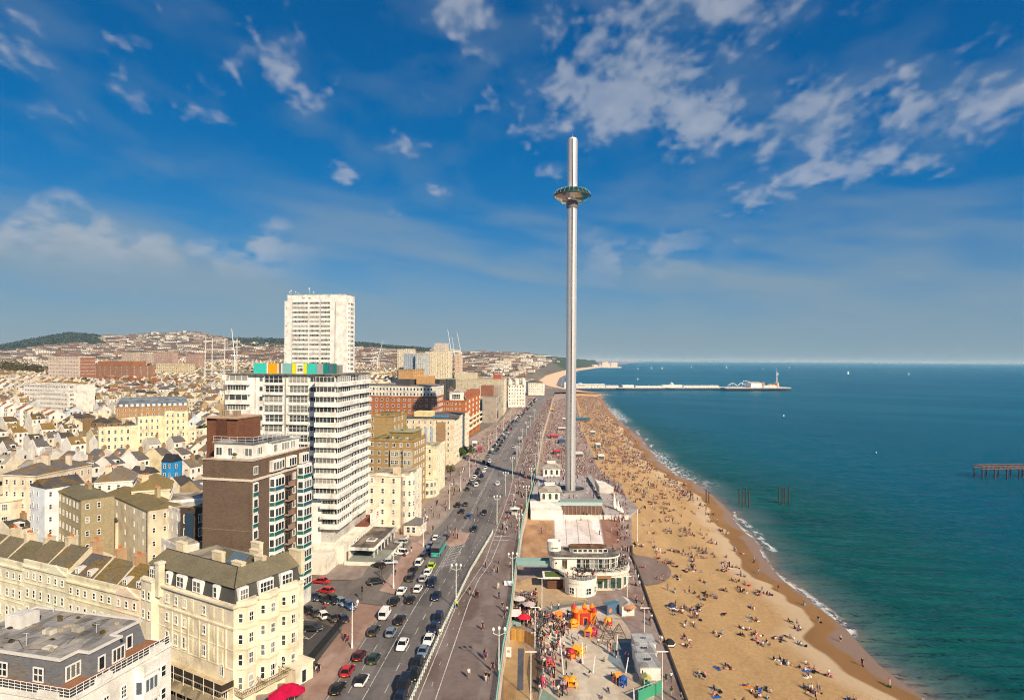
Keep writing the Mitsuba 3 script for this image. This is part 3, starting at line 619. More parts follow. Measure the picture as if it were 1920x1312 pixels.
# ------------------------------------------------------------------ cream terrace beside the hotel
A = at(262, 1107, 14); Bq = at(0, 1045, 14); taw = math.degrees(math.atan2(Bq[1] - A[1], A[0] - Bq[0])); TL = math.dist(A, Bq)
tn = 8; hw = TL / 6.2
tnames = ['end house nearest the hotel', 'second house from the hotel', 'third house from the hotel', 'fourth house from the hotel', 'fifth house from the hotel', 'sixth house from the hotel', 'seventh house from the hotel', 'far left house']
rcs = [(.20, .155, .075), (.19, .155, .095), (.12, .115, .115), (.17, .145, .10), (.19, .155, .095), (.17, .145, .085), (.18, .15, .10), (.17, .14, .085)]
ca, sa = math.cos(math.radians(taw)), math.sin(math.radians(taw))
for i in range(tn):
    ox, oy = A[0] - ca * hw * i, A[1] + sa * hw * i
    b = Block('terraced_house', f'cream stucco terraced house with parapet and brown roof, {tnames[i]}', 'house', ox, oy, taw, hw, 11, 'houses of the cream terrace')
    cz = 14 + (.9 if i in (3, 4) else 0)
    c = tuple(x * rr.uniform(.95, 1.03) for x in (.76, .69, .53))
    m = b.mb(); m.box(0, hw, 0, 10, -1, cz - .5, c); b.put('wall', m, 'render')
    m = b.mb(); m.box(0, hw, -.3, 0, cz - 1.5, cz - 1.2, c); m.box(0, hw, -.08, .25, cz - .5, cz, c); m.box(0, hw, -.14, 0, cz - 4.6, cz - 4.4, c); m.box(0, hw, -.12, 0, cz - 8.3, cz - 8.1, c)
    if i in (0, 3): b.put('cornice', m, 'render', kind='stuff'); m = b.mb(); m.add([[.6, -.3, cz - 1.2], [hw - .6, -.3, cz - 1.2], [hw / 2, -.3, cz + .2], [.6, .1, cz - 1.2], [hw - .6, .1, cz - 1.2], [hw / 2, .1, cz + .2]], [[0, 1, 2], [0, 2, 5], [0, 5, 3], [1, 4, 5], [1, 5, 2]], c)
    b.put('pediment' if i in (0, 3) else 'cornice', m, 'render', kind=None if i in (0, 3) else 'stuff')
    m = b.mb(); m.add([[0.15, .3, cz - .4], [hw - .15, .3, cz - .4], [hw - .15, 4.6, cz + 2.7], [.15, 4.6, cz + 2.7], [hw - .15, 9.6, cz - .4], [.15, 9.6, cz - .4]], [[0, 1, 2], [0, 2, 3], [3, 2, 4], [3, 4, 5]], rcs[i]); rf = b.put('roof', m, 'roof')
    m = b.mb(); m.add([[hw - .2, .2, cz - .5], [hw + .12, .2, cz - .5], [hw + .12, 4.6, cz + 3.0], [hw - .2, 4.6, cz + 3.0], [hw + .12, 9.8, cz - .5], [hw - .2, 9.8, cz - .5], [hw - .2, 4.6, cz - 1], [hw + .12, 4.6, cz - 1]], [[0, 1, 2], [0, 2, 3], [3, 2, 4], [3, 4, 5], [0, 3, 6], [3, 5, 6], [1, 7, 2], [2, 7, 4]], (.60, .53, .40)); b.put('party_wall', m, 'render')
    terra = i in (1, 2, 3)
    chimney(b, hw - .1, 5.2 + rr.uniform(-.6, .9), cz + 1.6, 1.0, 2.0, 2.3, 4 if i != 1 else 6, (.66, .58, .43) if not terra else (.50, .33, .20), (.50, .15, .05))
    if i in (2, 0): 
        for x in (1.0, hw - 2.2):
            m = b.mb(); m.box(x, x + 1.2, .9, 2.8, cz - .3, cz + 1.1, (.62, .60, .55)); dq = put('dormer', m, 'plain', b.k); windows(dq, b.M @ trans(0, .9, 0), [x + .1], [cz - .1], 1.0, 1.05, 2, 2, bar=.1, sub=False)
    for z, h in ((cz - 3.6, 1.25), (cz - 7.3, 1.7), (cz - 11.2, 2.0)):
        windows(b.k, b.M, [hw * .12, hw * .43, hw * .74], [z], .85, h, 1, 2, bar=.14, sub=False, wts=(3, 2, 2, 1, .8), sill=c)

# ------------------------------------------------------------------ brown brick tower of flats
BRN = (.155, .108, .078)
A = at(472, 865, 34.7); Cc = at(579.6, 838, 34.7); ang = math.degrees(math.atan2(Cc[0] - A[0], Cc[1] - A[1])); D = math.dist(A, Cc); L = along(A[0], A[1], ang, 381.7)[0]
b = Block('brick_tower', 'brown brick tower of flats with teal panelled bay windows and white penthouse', 'apartment building', A[0], A[1], ang, L, D)
Zt = 34.7
m = b.mb(); m.box(0, L, 0, D, -2, Zt, BRN); b.put('wall', m, 'brick')
m = b.mb(); m.box(-.15, L + .15, -.15, 0, 30.7, 31.15, (.66, .58, .47)); m.box(L, L + .25, -.15, D, 30.7, 31.15, (.66, .58, .47)); m.box(-.1, L, -.03, 0, 20.9, 21.0, (.26, .18, .13)); b.put('string_course', m, 'plain', label='pale stone band around the brown tower')
m = b.mb()
for x0, x1, y0, y1 in ((-.15, L + .15, -.15, .25), (L - .25, L + .15, .25, D)): m.box(x0, x1, y0, y1, Zt, Zt + .25, (.55, .45, .36))
b.put('parapet', m, 'render')
m = b.mb(); m.box(.4, L - .4, .4, D - .3, Zt, Zt + .1, (.55, .50, .45)); b.put('terrace_floor', m, 'flat_roof')
m = b.mb(); m.box(.6, L - 1.6, 2.6, D - 6, Zt, Zt + 3.0, WW); m.box(2.0, L - .8, 8, D - 3, Zt, Zt + 2.6, WW); q = b.put('penthouse', m, 'render', label='white rendered penthouse on the brown tower')
m = b.mb(); m.box(.3, L - 1.3, 2.3, D - 5.8, Zt + 3.0, Zt + 3.25, (.24, .25, .25)); m.box(1.8, L - .5, 7.8, D - 2.8, Zt + 2.6, Zt + 2.85, (.52, .52, .5)); put('roof', m, 'flat_roof', q)
m = b.mb(); m.box(4.5, L - 2.2, 4.0, 10, Zt + 3.25, Zt + 3.5, (.04, .045, .07)); put('solar_panel', m, 'glass', q)
m = b.mb(); railing(m, [(.4, 2.5, Zt + 3.25), (L - 1.4, 2.5, Zt + 3.25), (L - 1.4, D - 6, Zt + 3.25)], 1.1, 1.6, .035, (.6, .6, .6), 2); put('roof_rail', m, 'plain', q)
for x, w, nx in ((1.0, 1.5, 2), (3.8, 1.0, 2), (7.6, 1.8, 2)): windows(q, b.M @ trans(0, 2.6, 0), [x], [Zt + .5], w, 1.7, nx, 1, bar=.1, sub=False)
for y, w in ((4.0, 1.8), (8.6, 1.4), (11.5, 3.2), (15.0, 2.0)): windows(q, b.M @ trans(L - (1.6 if y < 8 else .8), 0, 0) @ rotz(PI / 2), [y], [Zt + .6], w, 1.6, 3, 1, bar=.1, sub=False)
pot = MB(b.M); pot.tube((6.1, 1.4, Zt + .1), (6.1, 1.4, Zt + .6), .3, .4, (.35, .3, .25)); pk = b.put('planter', pot, 'plain'); pot = MB(b.M)
for i in range(50):
    a, e = rr.uniform(0, 2 * PI), rr.uniform(.2, 1.4); p = np.array([6.1, 1.4, Zt + .7]); d = np.array([math.cos(a) * math.cos(e), math.sin(a) * math.cos(e), math.sin(e)]) * rr.uniform(.5, .9)
    pot.poly3([p, p + d * .6 + [.08, .05, 0], p + d, p + d * .6 - [.08, .05, 0]], (.13, .15, .03))
put('foliage', pot, 'leaf', pk, kind='stuff')
m = b.mb(); m.box(-4.0, 3.5, 6.2, 14, 0, Zt + 7.6, (.19, .082, .048)); m.box(-1.2, .9, 5.7, 6.2, Zt - 4, Zt + 7.6, (.12, .05, .03)); q = b.put('plant_room', m, 'brick', label='red brown brick plant room on top')
m = b.mb(); m.box(-4.2, 3.7, 5.6, 14.2, Zt + 7.6, Zt + 7.9, (.40, .28, .20)); put('coping', m, 'render', q)
for x in (-2.0, .8): m = b.mb(); [m.box(x + dx, x + dx + .25, 8, 9.2, Zt + 7.9, Zt + 9.2, (.33, .26, .18)) for dx in (0, .5, 1.0)]; put('roof_vent', m, 'plain', q)
TEAL = (.012, .115, .105); TB = (.02, .10, .15)
fl = [27.6 - 3.1 * i for i in range(9)]
def teal_bay(y0, y1, o, zt, floors, nx):
    m = MB(b.F); P = [(y0, 0), (y0 + .5, -o), (y1 - .5, -o), (y1, 0)] if o > .3 else [(y0, 0), (y0, -o), (y1, -o), (y1, 0)]
    m.prism(P, -1, zt, (.70, .70, .68)); q = b.put('bay', m, 'render')
    for j, z in enumerate(floors):
        a0, a1 = (y0 + .5, y1 - .5) if o > .3 else (y0, y1)
        pc = TB if rr.random() < .2 else TEAL
        m = MB(b.F); m.box(a0 + .05, a1 - .05, -o - .06, -o, z + .05, z + .75, pc); 
        put('spandrel_panel', m, 'plain', q, label='teal panel below the bay window' if j == 0 else None)
        windows(q, b.F @ trans(0, -o, 0), [a0], [z + .85], a1 - a0, 1.75, nx, 1, bar=.10, sub=False, wts=(3, 3, 2, 1, .3))
        if o > .3:
            for Ms in (b.F @ frame(y0, 0, math.atan2(-o, .5)), b.F @ frame(y1 - .5, -o, math.atan2(o, .5))):
                w = math.hypot(o, .5); windows(q, Ms, [.05], [z + .85], w - .1, 1.75, 1, 1, bar=.12, sub=False); m = MB(Ms); m.box(.05, w - .05, -.05, 0, z + .05, z + .75, pc); put('spandrel_panel', m, 'plain', q)
teal_bay(.4, 2.0, .12, 30.4, fl, 1); teal_bay(6.0, 10.4, 1.0, 30.5, fl, 3); teal_bay(16.6, 21.0, 1.3, 31.4, [28.3 - 3.1 * i for i in range(9)], 3)
for z in fl:
    m = MB(b.F); m.box(11.6, 14.2, -.9, 0, z - .1, z + .1, (.40, .30, .24)); m.box(11.6, 14.2, -.95, -.88, z + .1, z + 1.05, (.30, .20, .15)); q = b.put('balcony', m, 'render'); windows(q, b.F, [11.8], [z + .1], 2.2, 2.1, 2, 1, fc=(.12, .08, .06), pane=(.02, .018, .016), bar=.08, sub=False)
    windows(b.k, b.F, [14.7], [z + .9], 1.2, 1.5, 2, 1, bar=.12, sub=False)
windows(b.k, b.F, [.6], [31.9], 1.4, 1.7, 2, 1, bar=.12, sub=False)
for y, w in ((6.0, 3.6), (10.2, 1.2), (12.0, 3.2), (17.2, 3.0)):
    m = MB(b.F); m.box(y, y + w, -.7 if w > 2 else -.1, 0, 31.6, 33.9, (.72, .71, .68)); q = b.put('oriel', m, 'render'); windows(q, b.F @ trans(0, -.7 if w > 2 else -.1, 0), [y + .1], [31.8], w - .2, 1.8, 3 if w > 2 else 1, 1, bar=.1, sub=False)

# ------------------------------------------------------------------ white high-rise hotel
HW = (.82, .80, .77)
A = at(632, 705, 50.3); ang = 5.0
b = Block('white_hotel', 'white high-rise hotel with banded balconies and coloured panels on its roof', 'hotel', A[0], A[1], ang, 34, 28.4)
L, D, Zt = 34, 28.4, 50.3
x5 = L - along(A[0], A[1], ang, 590)[0]; fh = 2.75; nf = 15
m = b.mb(); m.box(x5 + .6, L - .6, .8, D, 16.5, Zt, HW); m.box(x5 + 1.6, L - .9, 1.2, D, -1, 16.5, (.46, .45, .43)); m.box(0, x5 + .6, 6, D - 4, -1, Zt, HW); m.box(x5 - 6.2, x5 + 1.6, 1.0, 7, -1, 15.6, HW); b.put('wall', m, 'render')
m = b.mb(); m.box(-.3, x5, 5.0, D - 3, Zt, Zt + .35, (.17, .16, .14)); m.box(x5 - .1, L + .2, .3, D + .3, Zt - .1, Zt + .4, (.17, .16, .14)); b.put('roof', m, 'flat_roof')
for j in range(nf):
    z = Zt - fh * (j + 1)
    hi = z > 15
    if hi:
        m = b.mb()
        m.box(x5, L, -.15 if j else .3, .8, z - .15, z + 1.05, HW); m.box(x5 + .05, L - .05, .3, .8, z + 1.05, z + 1.12, (.5, .5, .48)); q = b.put('balcony_band', m, 'render')
        windows(q, b.M @ trans(0, .3 + .3 * (j % 2), 0), [x5 + .2], [z + 1.1], L - x5 - .9, 1.5, 5, 1, bar=.07, fc=(.70, .70, .68), sub=False, wts=(1.2, 2, 3.4, 4, 1.2))
    else:
        m = b.mb(); m.box(x5 + 1.8, L, -.4, .9, z - .1, z + .95, HW); b.put('balcony_band', m, 'render')
        windows(b.k, b.M @ trans(0, 1.1, 0), [x5 + 2.0], [z + .95], L - x5 - 3.2, 1.6, 4, 1, bar=.08, fc=(.3, .3, .3), sub=False, pane=GL[1])
    for (t0, t1, o, n) in ((.0, 10.5, .35, 6), (11.0, 18.2, .05, 5), (18.4, 27.8, .3, 6)):
        m = MB(b.F); m.box(t0, t1, -o - .5, .6, z - .15, z + 1.0, HW); q = b.put('balcony_band', m, 'render')
        m2 = b.F @ trans(0, .25 - o, 0)
        windows(q, m2, [t0 + .2], [z + 1.0], t1 - t0 - .3, 1.65, n, 1 if j % 3 else 2, bar=.07, fc=(.72, .72, .70), sub=False, wts=(1.2, 2, 3.4, 4, 1.2))
    # the wing set back on the left
    MWg = b.M @ trans(0, 6, 0)
    m = b.mb(); m.box(-.4, 6.6, 5.0, 6.1, z - .1, z + 1.05, HW); q = b.put('balcony_band', m, 'render')
    windows(q, b.M @ trans(0, 5.35 + .3 * (j % 2), 0), [0 if j % 2 else .6], [z + 1.05], 5.6, 1.6, 7 if j % 2 else 3, 1, bar=.07, fc=(.74, .74, .72), sub=False, wts=(1.2, 2, 3.4, 4, 1.2))
    for x, w, n in ((9.2, 1.1, 1), (10.9, 5.4, 4), (18.0, 5.6, 5), (24.0, 2.2, 2)):
        bal = w > 5 and j % 3 == 1
        if w > 5: m = b.mb(); m.box(x - .2, x + w + .2, 5.0 if bal else 5.6, 6, z - .1, z + .55, HW); q = b.put('balcony_band', m, 'render')
        else: q = b.k
        windows(q, b.M @ trans(0, 6.0 - .35 * (w > 5 and not bal), 0), [x], [z + .55 if w > 5 else z + .9], w, 2.0 if w > 5 else 1.3, n, 2 if w > 5 else 1, bar=.07, fc=(.74, .74, .72), sub=False, wts=(1.2, 2, 3.4, 4, 1.2))
m = b.mb(); m.box(16.9, 17.1, 5.55, 6, -1, Zt, (.30, .30, .30)); m.box(8.0, 8.1, 5.8, 6, 10, Zt, (.35, .35, .35)); b.put('drainpipe', m, 'plain', kind='stuff')
# coloured rooftop screen
cols_ = [((.04, .50, .43), 3.9), ((.74, .74, .72), .4), ((.90, .33, .005), 2.8), ((.78, .74, .66), .4), ((.20, .15, .11), .7), ((.78, .74, .66), .4), ((.20, .42, .42), 2.8), ((.78, .63, .02), 1.2), ((.74, .72, .66), 2.2), ((.78, .63, .02), 1.0), ((.04, .50, .43), 2.8), ((.30, .33, .33), 2.0), ((.005, .20, .17), 1.6), ((.07, .13, .19), 1.5), ((.01, .17, .10), .8)]
x = 6.4; sk = b.k
for c, w in cols_:
    m = b.mb(); m.box(x + .03, x + w - .03, 8.0, 8.25, Zt + .3, Zt + 3.3, c)
    if w == 2.2:
        m.box(x + .5, x + 1.9, 7.93, 8.0, Zt + 2.3, Zt + 2.65, (.01, .20, .22)); m.box(x + .5, x + .85, 7.93, 8.0, Zt + 1.0, Zt + 1.9, (.06, .05, .06)); m.box(x + 1.05, x + 1.95, 7.93, 8.0, Zt + 1.1, Zt + 1.9, (.10, .08, .10))
    put('roof_panel', m, 'plain', b.k, label='turquoise panel of the rooftop screen, at its left end' if x < 7 else ('orange panel of the rooftop screen' if c[0] == .90 else None)); x += w
m = b.mb(); m.box(6.4, x, 8.3, 13, Zt + .3, Zt + 2.9, (.33, .32, .3)); b.put('plant_room', m, 'flat_roof')
# podium
m = MB(b.F); m.box(-1.5, 32, -2.8, 6, -1.5, 5.0, (.74, .70, .62)); m.box(-10, -1.5, -1.2, 5, -1.5, 4.2, (.72, .68, .60)); m.box(18, 32, -2.9, 4, 5.0, 5.25, (.2, .07, .05)); b.put('podium', m, 'render')
m = MB(b.F); m.box(21, 32.3, -3.1, -2.8, 4.7, 8.2, (.80, .77, .73)); m.box(32.0, 32.3, -2.8, 3, 4.7, 8.2, (.80, .77, .73)); q = b.put('sign_wall', m, 'render', label='white sign wall with a red emblem')
m = MB(b.F @ trans(26.6, -3.12, 5.4))
for p in ([(0, 0), (.45, 0), (.85, 2.0), (.4, 2.0)], [(.7, 1.55), (1.9, 1.55), (2.0, 2.0), (.8, 2.0)], [(.55, .85), (1.5, .85), (1.6, 1.25), (.65, 1.25)], [(1.45, 1.2), (1.85, 1.2), (2.1, .1), (1.7, .1)]):
    m.prism([(x_, 0) for x_, _ in p][:1] + [], 0, 0) if False else m.poly3([[x_, 0, z_] for x_, z_ in p], (.75, .02, .02)); m.poly3([[x_, 0, z_] for x_, z_ in p][::-1], (.75, .02, .02))
put('emblem', m, 'plain', q, label='red emblem on the white sign wall')
m = MB(b.F @ trans(13.2, -2.84, 2.6))
for i in range(14):
    a0, a1 = 2.2 + i * .3, 2.2 + (i + 1) * .3; m.poly3([[.7 * math.cos(a0), 0, .8 + .7 * math.sin(a0)], [.7 * math.cos(a1), 0, .8 + .7 * math.sin(a1)], [.5 * math.cos(a1), 0, .8 + .5 * math.sin(a1)], [.5 * math.cos(a0), 0, .8 + .5 * math.sin(a0)]][::-1], (.02, .30, .10))
for i, h in enumerate((.5, .7, .45, .5, .65)): m.poly3([[1.1 + i * .5, 0, .4], [1.4 + i * .5, 0, .4], [1.4 + i * .5, 0, .4 + h], [1.1 + i * .5, 0, .4 + h]], (.02, .30, .10))
b.put('sign', m, 'plain', label='small green sign on the podium')
m = MB(b.F); m.box(3, 25, -9.5, -2.8, 3.0, 3.35, (.16, .135, .12)); m.box(2.7, 25.3, -9.8, -9.5, 2.6, 3.4, (.78, .77, .74)); m.box(2.7, 3, -9.5, -2.8, 2.6, 3.4, (.78, .77, .74)); m.box(9, 12, -8, -5.4, 3.35, 3.6, (.7, .7, .66)); m.box(9.3, 11.7, -7.7, -5.7, 3.6, 3.63, (.2, .18, .16))
for i in range(7): m.box(3, 25, -9 + i * .95, -8.95 + i * .95, 3.35, 3.4, (.26, .22, .2))
b.put('canopy_roof', m, 'flat_roof', label='dark flat canopy roof with white edge')
m = MB(b.F); m.box(12, 25, -9.2, -2.8, -.5, 2.6, (.05, .05, .05)); 
for i in range(7): m.box(4 + i * 3.4, 4.2 + i * 3.4, -9.4, -9.2, -.5, 2.6, (.7, .69, .66))
b.put('canopy_front', m, 'glass')
m = MB(b.F); m.box(-2, 12, -13.5, -2.8, -.5, .35, (.25, .27, .25)); m.box(-2, 26, -13.7, -13.5, -.5, 1.1, (.66, .68, .60)); m.box(-2.2, -2, -13.5, -3, -.5, 1.1, (.66, .68, .60))
for i in range(9): m.tube((.2 + i * 2.9, -13.72, .55), (.2 + i * 2.9, -13.74, .55), .33, .33, (.10, .38, .14), 12)
b.put('terrace_wall', m, 'render', label='low terrace wall with green discs')
windows(b.k, MB(b.F).M @ trans(0, -2.8, 0), [.3], [0.2], 1.3, 2.6, 2, 3, fc=(.2, .12, .09), pane=(.16, .09, .06), bar=.1, sub=False)
windows(b.k, b.F @ trans(0, -2.84, 0), [5.5, 8.5], [3.4], 1.8, .9, 3, 1, bar=.1, sub=False)

# ------------------------------------------------------------------ white tower block far behind it
ty = 395.0; txx = (647 - 960 + .8) / FOC * ty; ang = 9.0
Ls, Ds = along(txx, ty, ang, 533)[0], 14.0
b = Block('residential_tower', 'tall white residential tower block rising above the whole town', 'apartment tower', txx, ty, ang, Ls, Ds)
Dr = 9.0; Zs = EYE + (673 - 564) / FOC * ty; Zm = EYE + (673 - 552.5) / FOC * ty
m = b.mb(); m.box(0, Ls, 0, Ds, 0, Zs, HW); m.box(1.6, Ls - .2, .6, Ds, Zs, Zm, HW); m.box(Ls - 6.6, Ls + 1.6, 3, Dr, 0, Zs - .6, HW); m.box(Ls - 6.2, Ls, -1.2, 0, 0, Zs, HW); b.put('wall', m, 'render')
m = b.mb(); m.box(1.4, Ls, .4, Ds, Zm, Zm + .3, (.6, .6, .58)); b.put('roof', m, 'flat_roof')
for j in range(24):
    z = Zs - 2.87 * (j + 1)
    if z < 30: break
    for x, w, n in ((5.2, 11, 12), (16.6, 7.0, 8), (24.2, 6.4, 7)):
        windows(b.k, b.M, [x], [z + .75], w * .98, 1.45, n, 1, bar=.10, fc=(.74, .74, .72), sub=False, wts=(4, 3, 3, 2.5, 2.5))
    if j % 2: windows(b.k, b.M, [.9], [z + .8], .5, 1.3, 1, 1, sub=False, pane=GL[0])
    Mr = b.M @ trans(Ls + 1.6, 0, 0) @ rotz(PI / 2)
    windows(b.k, Mr, [3.4], [z + .2], 4.6, 1.5, 4, 1, bar=.10, fc=(.70, .70, .68), sub=False)
    windows(b.k, b.M @ trans(0, 3, 0), [Ls + .2], [z + .5], 1.2, 1.3, 2, 1, bar=.14, sub=False)
m = b.mb(); m.box(5.0, 5.25, -.15, 0, 10, Zs, (.35, .35, .35)); m.box(23.7, 24.0, -.15, 0, 10, Zs, (.35, .35, .35)); b.put('drainpipe', m, 'plain', kind='stuff')
m = b.mb()
for x, h in ((2.2, 2.5), (3.2, 3.4), (6.4, 2.6), (15.4, 4.8), (18.4, 2.2), (8.0, 1.4)): m.tube((x, 2, Zm), (x, 2, Zm + h), .09, .05, (.75, .75, .75), 5); m.box(x - .25, x + .25, 1.9, 2.1, Zm + h * .7, Zm + h * .95, (.8, .8, .8))
b.put('aerial', m, 'plain', kind='stuff')
windows(b.k, b.M @ trans(0, .6, 0), [11.5, 15.5], [Zs + 1.3], 1.8, .9, 3, 1, bar=.14, sub=False, pane=GL[1])

# ------------------------------------------------------------------ the rest of the seafront and the larger buildings of the town

def blk(name, label, cat, uL, uC, uR, v, Y, ang=6.0, group=None, D=None):
    cx = (uC - 960 + (v - HORIZON) * .0065) / FOC * Y
    zt = EYE - ((v - HORIZON) - .0065 * (uC - 960)) / FOC * Y
    L = max(abs(along(cx, Y, ang, uL)[0]), 3.0)
    D = D or min(max(abs(along(cx, Y, ang, uR)[1]), 6.0), 60)
    b = Block(name, label, cat, cx, Y, ang, L, D, group); b.zt = zt
    return b
def dress(b, c, bs='render', zt=None, fh=3.1, w=1.0, h=1.6, gw=2.5, gf=2.6, roof='flat', rc=(.16, .13, .10), rh=2.4, z0=None, fl=None, nx=1, cor=True, frame_c=WHITE, wts=(3, 3, 2, .8, .4), top=1.0, x0=0, x1=None, y1=None, inset=.9):
    zt = zt or b.zt; L, D = x1 or b.L, y1 or b.D; z0 = b.zg if z0 is None else z0
    m = b.mb(); m.box(x0, L, 0, D, z0, zt, c); b.put('wall', m, bs)
    if cor:
        m = b.mb()
        for q, o in ((zt - .35, .3), (zt - fh - .2, .12)): m.box(x0, L + o, -o, 0, q, q + .3, tuple(min(1, k * 1.08) for k in c)); m.box(L, L + o, 0, D, q, q + .3, tuple(min(1, k * 1.08) for k in c))
        b.put('cornice', m, 'render', kind='stuff')
    m = b.mb()
    if roof == 'flat': m.box(x0 + .2, L - .2, .2, D - .2, zt, zt + .12, rc); m.box(x0, L, -.05, .2, zt, zt + .6, c); m.box(L - .2, L + .05, .2, D, zt, zt + .6, c); b.put('roof', m, 'flat_roof')
    elif roof == 'hip': m.hip(x0, L, 0, D, zt, rh, rc, over=.35); b.put('roof', m, 'roof')
    else: m.gable(x0, L, 0, D, zt, rh, rc, axis=0 if L > D else 1, over=.3); b.put('roof', m, 'roof')
    m = MB(); n = fl or int((zt - max(z0, 0) - .8) / fh); zs = [zt - top - h - fh * i + .1 for i in range(n)]
    xs = list(np.arange(x0 + inset, L - inset - w + .01, gw)); ys_ = list(np.arange(inset, D - inset - w + .01, gf))
    big = w * FOC / b.M[1, 3] > 8
    for M_, q in ((b.M, xs), (b.F if x1 is None else b.M @ trans(L, 0, 0) @ rotz(PI / 2), ys_)):
        if q: windows(b.k, M_, q, zs, w, h, nx, 2 if nx == 1 else 1, bar=.12, merge=None if big else m, fc=frame_c, wts=wts, sub=False)
    if m.n: b.put('glazing', m, 'plain', kind='stuff')
    return zs


BR = (.30, .19, .065); RB = (.36, .13, .055)
# white corner hotel by the road, with its porch
b = blk('seafront_hotel', 'pale cream seafront hotel with bowed corner, beside the white high-rise', 'hotel', 691, 767, 792, 892, 203, 8)
dress(b, (.76, .68, .56), gw=3.6, gf=3.0, fh=3.3, w=1.0, h=1.7, rc=(.4, .34, .26))
m = b.mb(); m.lathe([(2.2, -1), (2.2, b.zt), (0, b.zt)], (.77, .70, .58), 20, (b.L - .4, .6, 0)); m.box(8, 10, 1, 3, b.zt, b.zt + 2.2, (.6, .5, .36)); q = b.put('corner_bow', m, 'render')
for j in range(4): 
    for a in (-1.9, -1.1, -.4): windows(q, b.M @ frame(b.L - .4 + 2.2 * math.cos(a), .6 + 2.2 * math.sin(a), a + PI / 2) @ trans(-.4, 0, 0), [0], [b.zt - 2.8 - 3.3 * j], .8, 1.7, 1, 2, sub=False, bar=.12)
tm = [meshkit.text_mesh(ch, .62, .05, True) for ch in 'HOTEL']
m = MB(b.F)
for i, g in enumerate(tm):
    v = np.array(g.vertices); v = np.c_[v[:, 0] - v[:, 0].mean() + 6.2, -.03 - v[:, 2], v[:, 1] + 9.6 - i * .85]; m.add(v, g.faces, (.05, .04, .04))
b.put('sign', m, 'plain', label='dark upright lettering reading HOTEL')
b = blk('entrance_pavilion', 'small cream porch building with grey hipped roof at the road corner', 'pavilion', 759, 788, 797, 982, 199, 8, D=7)
b.zt = 3.4; dress(b, (.75, .68, .57), roof='hip', rc=(.17, .165, .16), rh=1.5, h=2.0, w=1.2, gw=1.7, fl=1, cor=False, top=.6, z0=0)
b = blk('seafront_house', 'tall cream house with bow front and pale roof garden, right of the yellow brick mansions', 'house', 783, 818, 826, 838, 262, 7, D=16)
dress(b, (.76, .69, .50), gw=4.0, gf=3.6, rc=(.42, .36, .27))
m = b.mb(); m.lathe([(4.2, -1), (4.2, 7.2), (4.6, 7.3), (4.6, 7.7), (0, 7.7)], (.75, .68, .50), 22, (b.L - 2.8, -5, 0)); m.box(b.L - 7, b.L + 1.4, -5, 0, -1, 7.2, (.75, .68, .5)); q = b.put('bow_front', m, 'render')
m = MB(); 
for a in np.arange(-2.9, .5, .42): windows(q, b.M @ frame(b.L - 2.8 + 4.22 * math.cos(a), -5 + 4.22 * math.sin(a), a + PI / 2) @ trans(-.55, 0, 0), [0], [1.2, 4.3], 1.1, 1.9, 2, 1, bar=.1, merge=m)
put('glazing', m, 'plain', q, kind='stuff')
m = b.mb(); m.box(b.L - 9, b.L - 6.8, -3, 0, -1, 10.5, (.33, .10, .055)); b.put('side_wall', m, 'brick', label='red brown rendered side wall')
# yellow brick mansions
b = blk('mansion_block', 'tall plain yellow brick block of flats, left of the stepped mansion block', 'apartment building', 692, 738, 742, 779, 252, 7, D=18)
dress(b, (.38, .265, .12), 'brick', gw=9, gf=5, rc=(.2, .16, .07), inset=1.2)
b = blk('mansion_block', 'stepped yellow and grey brick mansion block with crowded roof terrace', 'apartment building', 692, 776, 788, 826, 232, 8, D=16)
dress(b, (.37, .255, .12), 'brick', gw=2.7, gf=2.9, fh=3.0, w=1.15, nx=2, rc=(.22, .19, .09))
m = b.mb()
for x in (b.L - 8.6, b.L - 3.8): m.box(x, x + 3.4, -1.0, 0, -1, b.zt - 3.4, (.46, .40, .28))
q = b.put('bay', m, 'render'); m = MB()
for x in (b.L - 8.6, b.L - 3.8): windows(q, b.M @ trans(0, -1.0, 0), [x + .3, x + 1.8], [b.zt - 5.6 - 3 * j for j in range(6)], 1.3, 1.6, 2, 2, bar=.12, merge=m)
put('glazing', m, 'plain', q, kind='stuff')
m = b.mb(); m.box(b.L - 9.5, b.L - .6, 1, 12, b.zt, b.zt + 2.8, (.27, .20, .07)); m.box(b.L - 9.9, b.L - .3, .6, 12.4, b.zt + 2.8, b.zt + 3.1, (.28, .27, .18)); m.box(b.L - 5, b.L - 4, 3, 4.2, b.zt + 2.8, b.zt + 5.5, (.32, .24, .1)); b.put('attic', m, 'brick')
m = b.mb()
for i in range(26): x, y = rr.uniform(b.L - 10, b.L - .5), rr.uniform(.3, 1.2); m.box(x, x + .35, y, y + .35, b.zt + .1, b.zt + rr.uniform(.5, 1.5), rr.choice([(.7, .7, .66), (.1, .16, .1), (.3, .3, .3), (.15, .25, .28)]))
b.put('roof_furniture', m, 'plain', kind='stuff')
